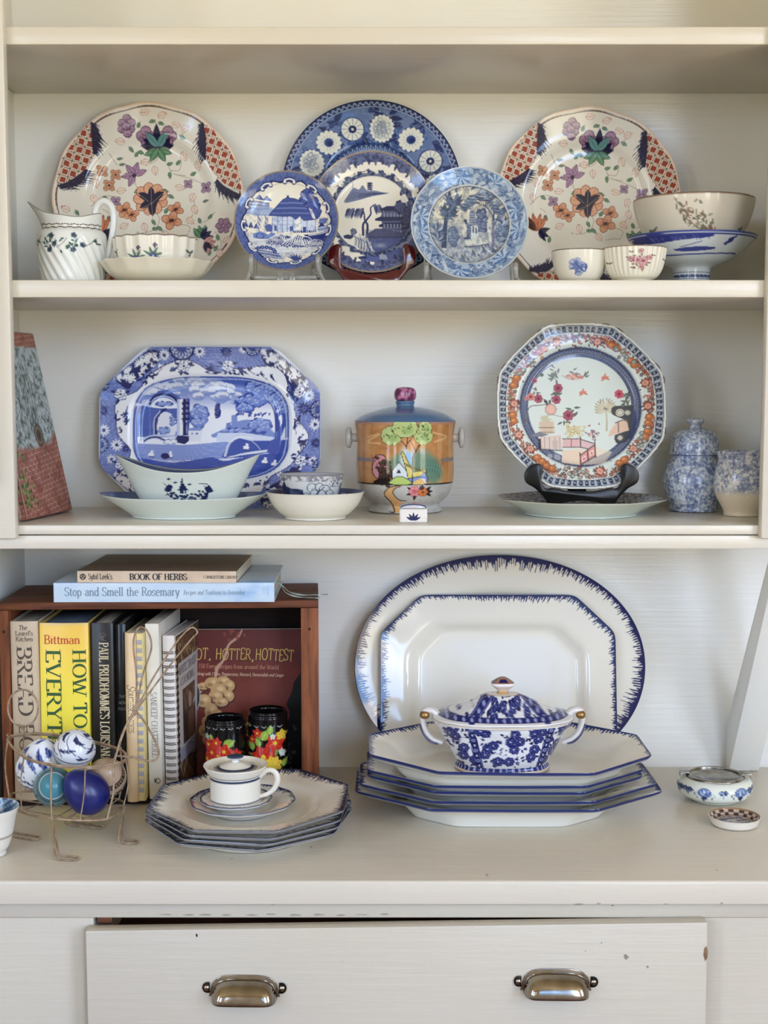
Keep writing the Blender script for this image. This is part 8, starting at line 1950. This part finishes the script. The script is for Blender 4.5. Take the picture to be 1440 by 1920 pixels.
V, F = tubeV(hp, np.interp(np.linspace(0, 1, len(hp)), [0, .5, 1], [.0032, .0028, .0024]), 10, flat=1.3); mk('handle', V, F, glaze('cup_glaze', (226, 218, 200)), e, 180)

# ---- silver-rimmed bowl and little round dish
def art_ash():
    c = Art(120, 330, 1220, 760, .5, (224, 226, 210)); N, M = (44, 56, 92), (120, 140, 176)
    for x in (485, 985):
        c.ell(x, 462, 88, 70, (84, 100, 146)); c.ell(x, 458, 78, 60, M)
        for k in range(9): c.line([(x - 66 + 16 * k, 470), (x - 50 + 13 * k, 420), (x - 40 + 10 * k, 500)], 6, ((76, 94, 142), (196, 206, 216))[k % 2])
        for a in (-90, -50, -130): c.leaf(x - 6, 520, a, 94 if a == -90 else 60, 36, N)
        for s in (-1, 1): c.ell(x + s * 110, 495, 24, 22, N, 0, 1, 0, 7); c.leaf(x + s * 100, 530, -80, 40, 18, N)
    for x in (740, 270, 1140, 170):
        for a in (-90, -55, -125, -25, -155): c.leaf(x, 420, a, 120 if a == -90 else 86, 40, N if a % 2 else (60, 80, 130), (160, 176, 200), None, 5)
    return c
e = empty('silver_rimmed_bowl', (.4290, -.1480, Z0), R(-8), 'squat white bowl with blue leaves and a silver rim with cigarette rests', 'bowl'); e.scale = (1, 1, .90)
ka = 7.58 * 1478.
lathe('body', [(.0290, 0), (.0315, .0006), (.0330, .0020), (.0440, .0080), (.0490, .0165), (.0480, .0250), (.0425, .0310), (.0360, .0335), (.0335, .0335), (.0330, .0300), (.0360, .0200), (.0320, .0110), (.0100, .0085)], M_GLAZE, e, 170, lambda th, z, r, i: (r * (1 - .03 * np.abs(np.cos(th * 3 + .5)) ** .6 * np.clip(1 - np.abs(z - .016) / .016, 0, 1)) * np.cos(th), r * (1 - .03 * np.abs(np.cos(th * 3 + .5)) ** .6 * np.clip(1 - np.abs(z - .016) / .016, 0, 1)) * np.sin(th), z), sm=8, angle=180,
      paint=lambda V, idx, P: front_paint(art_ash(), ka * .98, 672, 700 + .0 * ka, (222, 224, 208), inner=(150, 150, 146))(V, idx, P))
sr = lathe('silver_rim', [(.0375, .0328), (.0382, .0342), (.0372, .0358), (.0345, .0366), (.0325, .0360), (.0322, .0340), (.0335, .0300), (.0330, .0250)], M_SILVER, e, 96, sm=4, angle=180)
for s in (-1, 1):
    prism('cigarette_rest', [(s * .0330, .0360), (s * .0330, .0392), (s * .0440, .0400), (s * .0450, .0388), (s * .0455, .0330), (s * .0445, .0330), (s * .0440, .0384), (s * .0350, .0376)], -.0085, .0085, 'y', M_SILVER, sr, .0004)
lathe('inner_glass', [(.0300, .0250), (.0290, .0262), (.0150, .0255), (.0001, .0252)], mat_noisy('grey_liner', (150, 150, 146), (120, 120, 116), 80, None, .1, .05), e, 48, sm=3, angle=180)
def dsh(V):
    r = np.hypot(V[:, 0], V[:, 1]); a = np.arctan2(V[:, 1], V[:, 0]); c = np.empty((len(V), 3)); c[:] = rgb(186, 168, 150)
    c[(r > .0225) & (np.sin(a * 14) * np.sin(r * 700) > .0)] = rgb(84, 58, 48); c[(np.abs(r - .022) < .0008)] = rgb(96, 84, 84); m = r < .0195; n = np.sin(V[:, 0] * 500) * np.sin(V[:, 1] * 620 + V[:, 0] * 300); c[m & (n > -.2)] = rgb(104, 112, 128); c[m & (n > .4)] = rgb(60, 68, 96); c[r > .0292] = rgb(150, 116, 80); return c
o = lathe('round_dish', [(.0240, 0), (.0262, .0006), (.0285, .0030), (.0305, .0100), (.0312, .0112), (.0300, .0113), (.0285, .0085), (.0250, .0052), (.0240, .0042), (.0030, .0040)], M_GLAZE, None, 160, sm=9, angle=180, paint=front_paint(None, 1, 0, 0, (222, 214, 198), inner=dsh))
o.location = (.4275, -.2530, Z0); tag(o, 'little round dish with brown and blue inside, by counter edge', 'dish')

# ---- cup at the left end
def lc(V):
    n = np.sin(V[:, 0] * 460 + 3 * np.sin(V[:, 2] * 200)) * np.sin(V[:, 2] * 420 + V[:, 1] * 300); c = np.empty((len(V), 3)); c[:] = rgb(120, 148, 160); c[n > .1] = rgb(60, 78, 110); c[n < -.55] = rgb(196, 200, 200); return c
o = lathe('tea_bowl', [(.0165, 0), (.0185, .0006), (.0188, .0050), (.0225, .0110), (.0270, .0260), (.0300, .0420), (.0335, .0540), (.0325, .0542), (.0288, .0420), (.0255, .0270), (.0205, .0130), (.0050, .0090)], M_GLAZE, None, 120, sm=7, angle=180, paint=lambda V, idx, P: (lambda c: (c.__setitem__(np.abs(P[idx, 1] - .0235) < .0004, rgb(150, 132, 120)), c)[1])(front_paint(None, 1, 0, 0, (226, 220, 206), inner=lc)(V, idx, P)))
o.location = (-.4500, -.3580, Z0); tag(o, 'white tea bowl with blue inside, cut off by the photo edge', 'cup')

# ---- wire basket shaped like a hen, with five eggs
e = empty('wire_egg_basket', (-.385, -.295, Z0), 0, 'rusty wire egg basket shaped like a hen, with looped feet', 'basket')
C0 = np.array((-.385, -.295, Z0))
rimP = [(-.4572, -.25, .1059), (-.4245, -.30, .098), (-.3844, -.33, .0969), (-.3444, -.335, .0951), (-.3149, -.32, .0947), (-.3064, -.29, .0926), (-.3193, -.258, .0950), (-.3633, -.238, .1013), (-.407, -.232, .1070), (-.4417, -.235, .1080)]
basP = [(-.4560, -.255, .0365), (-.428, -.302, .0315), (-.3845, -.334, .0345), (-.3507, -.339, .0335), (-.321, -.332, .0330), (-.310, -.292, .0342), (-.3224, -.256, .0320), (-.3633, -.240, .034), (-.407, -.236, .036), (-.440, -.240, .037)]
L_ = lambda P: np.array(P) - C0
tube('rim_wire', L_(rimP), .00135, M_WIRE, e, 8, True, 8); tube('rim_wire', L_(rimP) + (.0005, .0008, -.0022), .0010, M_WIRE, e, 6, True, 8)
tube('base_wire', L_(basP), .00125, M_WIRE, e, 8, True, 8)
for i in range(10):
    a, b = np.array(rimP[i]), np.array(basP[i]); m = (a + b) / 2 + (a - np.array((-.383, -.287, a[2]))) * .06
    tube('side_wire', L_([a, m, b]), .00085 if i % 2 else .0012, M_WIRE, e, 6, False, 6)
    wr = tubeV(L_([a + (.0014 * cos(t), .0014 * sin(t) * .6, -.004 + .0009 * t) for t in np.linspace(0, 12, 30)]), .0006, 5); mk('wire_wrap', *wr, M_WIRE, e, 180)
for (x0, y0, x1, y1) in ((-.428, -.302, -.407, -.236), (-.3845, -.334, -.3633, -.240), (-.3507, -.339, -.3224, -.256), (-.4560, -.255, -.310, -.292), (-.428, -.30, -.321, -.331)):
    tube('bottom_wire', L_([(x0, y0, .0335), ((x0 + x1) / 2, (y0 + y1) / 2, .0300), (x1, y1, .0335)]), .0009, M_WIRE, e, 6, False, 6)
def hairpin(top, foot, toe, w=.0055):
    t, f, o_ = np.array(top), np.array(foot), np.array(toe); d = o_ - f; d /= np.linalg.norm(d); n = np.array((-d[1], d[0], 0)) * w
    P = [t, t * .55 + f * .45 + n * .5, f + n * .85 + (0, 0, .006), f + n + d * .003 + (0, 0, .0016), o_ + n - d * .004 + (0, 0, .0016), o_ + (0, 0, .0016), o_ - n - d * .004 + (0, 0, .0016), f - n + d * .003 + (0, 0, .0016), f - n * .85 + (0, 0, .006), t * .55 + f * .45 - n * .5, t + (.0015, 0, 0)]
    tube('leg', L_(P), .00125, M_WIRE, e, 8, False, 7)
hairpin((-.3845, -.334, .0345), (-.3700, -.372, 0), (-.3455, -.377, 0)); hairpin((-.310, -.292, .0342), (-.3090, -.318, 0), (-.2885, -.322, 0)); hairpin((-.4560, -.255, .0365), (-.4450, -.292, 0), (-.4070, -.309, 0)); hairpin((-.3633, -.240, .034), (-.3850, -.250, 0), (-.3410, -.268, 0))
tube('tail_ring', L_([(-.4416 + .0185 * cos(t), -.2365 + .002 * sin(t), .1406 + .0225 * sin(t)) for t in np.linspace(0, 2 * PI, 28, endpoint=False)]), .00115, M_WIRE, e, 8, True)
tube('tail_twist', L_([(-.4416, -.2365, .1185), (-.4425, -.236, .1130), (-.4417, -.235, .1080)]), .0022, M_WIRE, e, 8, False, 4)
tube('neck_wire', L_([(-.3149, -.320, .0947), (-.307, -.302, .1255), (-.2990, -.293, .1430), (-.2934, -.290, .1512)]), .0016, M_WIRE, e, 8, False, 6)
tube('comb_loop', L_([(-.2934, -.290, .1512), (-.2921, -.289, .1903), (-.2960, -.285, .2300), (-.2900, -.282, .2480), (-.2800, -.281, .2440), (-.2757, -.280, .2235), (-.2861, -.285, .1899), (-.2925, -.290, .1512)]), .0011, M_WIRE, e, 8, False, 8)
tube('comb_loop', L_([(-.2934, -.290, .1512), (-.2730, -.272, .1900), (-.2480, -.257, .2280), (-.2330, -.247, .2420), (-.2260, -.245, .2360), (-.2330, -.249, .2280), (-.2560, -.264, .2000), (-.2925, -.290, .1512)]), .0011, M_WIRE, e, 8, False, 8)
tube('neck_twist', L_([(-.2950 + .0016 * cos(t * 3), -.2905, .1450 + .0016 * t) for t in np.linspace(0, 7, 30)]), .0014, M_WIRE, e, 8)
tube('breast_loop', L_([(-.2934, -.290, .1500), (-.2860, -.285, .1380), (-.2773, -.280, .1203), (-.2700, -.275, .0990), (-.2725, -.278, .0880), (-.2860, -.285, .0890), (-.2975, -.290, .0939), (-.3131, -.305, .1000)]), .0013, M_WIRE, e, 8, False, 8)

def egg(name, c, r, h, tilt, paint, mat, lab):
    t = np.linspace(0, PI, 46); z = -np.cos(t) * h; rr = np.sin(t) * r * (1 + .16 * np.cos(t) * 1.0)
    P = np.stack([np.maximum(rr, 1e-7), z], 1)
    o = lathe(name, P, mat, None, 72, angle=180, paint=(lambda V, idx, Pq: paint(V, h)) if paint else None)
    o.location = c; o.rotation_euler = (R(tilt[0]), R(tilt[1]), R(tilt[2])); return tag(o, lab, 'egg', G['eggs'])
def eg1(V, h):
    c = np.empty((len(V), 3)); c[:] = rgb(222, 224, 226); a = np.arctan2(V[:, 1], V[:, 0]); z = V[:, 2] / h
    n = np.sin(a * 5 + 4 * z) * np.sin(z * 9 + 1.5 * np.sin(a * 3)); c[n > .28] = rgb(44, 56, 112); c[(n > .28) & (np.sin(a * 24 + z * 20) > .6)] = rgb(104, 120, 172); m = (z < -.25); b = np.sin(a * 7) ; c[m] = rgb(222, 224, 226); c[m & (np.sin(z * 26 + 2.2 * np.abs(b)) > .35)] = rgb(34, 44, 92); return c
def eg2(V, h):
    c = np.empty((len(V), 3)); c[:] = rgb(218, 220, 222); a = np.arctan2(V[:, 1], V[:, 0]); z = V[:, 2] / h
    n = np.sin(a * 4 + 1.4 * np.sin(z * 9)) * np.cos(z * 7 + .8); c[(n > .45) & (z > -.05)] = rgb(36, 44, 84); c[(np.abs(np.sin(a * 3 + z * 5)) < .12) & (z > 0)] = rgb(60, 70, 110); c[np.abs(z + .25) < .035] = rgb(40, 48, 92); c[np.abs(z + .14) < .02] = rgb(70, 80, 120); return c
def eg3(V, h):
    c = np.empty((len(V), 3)); z = V[:, 2] / h; c[:] = rgb(92, 132, 136); c[z > .62] = rgb(74, 132, 142)
    for q, w, col in ((.60, .014, (24, 40, 60)), (.50, .018, (20, 36, 56)), (.42, .008, (196, 206, 206)), (.66, .008, (196, 206, 206))): c[np.abs(z - q) < w * 1.4] = rgb(*col)
    a = np.arctan2(V[:, 1], V[:, 0]); c[(z < .4) & (np.abs(np.sin(a * 3)) < .06)] = rgb(30, 46, 64); return c
def eg5(V, h):
    c = np.empty((len(V), 3)); z = V[:, 2] / h; a = np.arctan2(V[:, 1], V[:, 0]); c[:] = rgb(176, 150, 124)
    c[(z > .3) & (z < .5)] = rgb(52, 40, 34); c[(z > .34) & (z < .46) & (np.sin(a * 40) > .2)] = rgb(150, 122, 98); c[(z > -.22) & (z < .02)] = rgb(52, 40, 34); c[(z > -.17) & (z < -.03) & (np.sin(a * 14) > .7)] = rgb(176, 150, 124); c[z < -.3] = rgb(132, 104, 84); return c
M_EGG = mat_vcol('egg_glaze', .22, .02); 
egg('floral_egg', (-.4150, -.2640, .0790), .0270, .0335, (18, 12, 30), eg1, M_GLAZE, 'large blue and white floral china egg in the wire basket')
egg('china_egg', (-.3690, -.2790, .1030), .0245, .0225, (22, 8, 10), eg2, M_GLAZE, 'small white china egg with dark blue scrolls, on top')
egg('ringed_egg', (-.3915, -.2960, .0605), .0232, .0275, (68, 30, 0), eg3, M_EGG, 'turquoise egg painted with thin rings')
M_COB = mat_noisy('cobalt_matte_glass', (22, 30, 100), (18, 24, 86), 50, None, .3, .03)
egg('cobalt_egg', (-.3505, -.3110, .0600), .0245, .0305, (20, -38, 0), None, M_COB, 'plain cobalt blue egg at the front of the wire basket')
egg('batik_egg', (-.3330, -.2740, .0660), .0235, .0285, (52, 16, 0), eg5, M_EGG, 'brown egg with dark decorated bands in the wire basket')
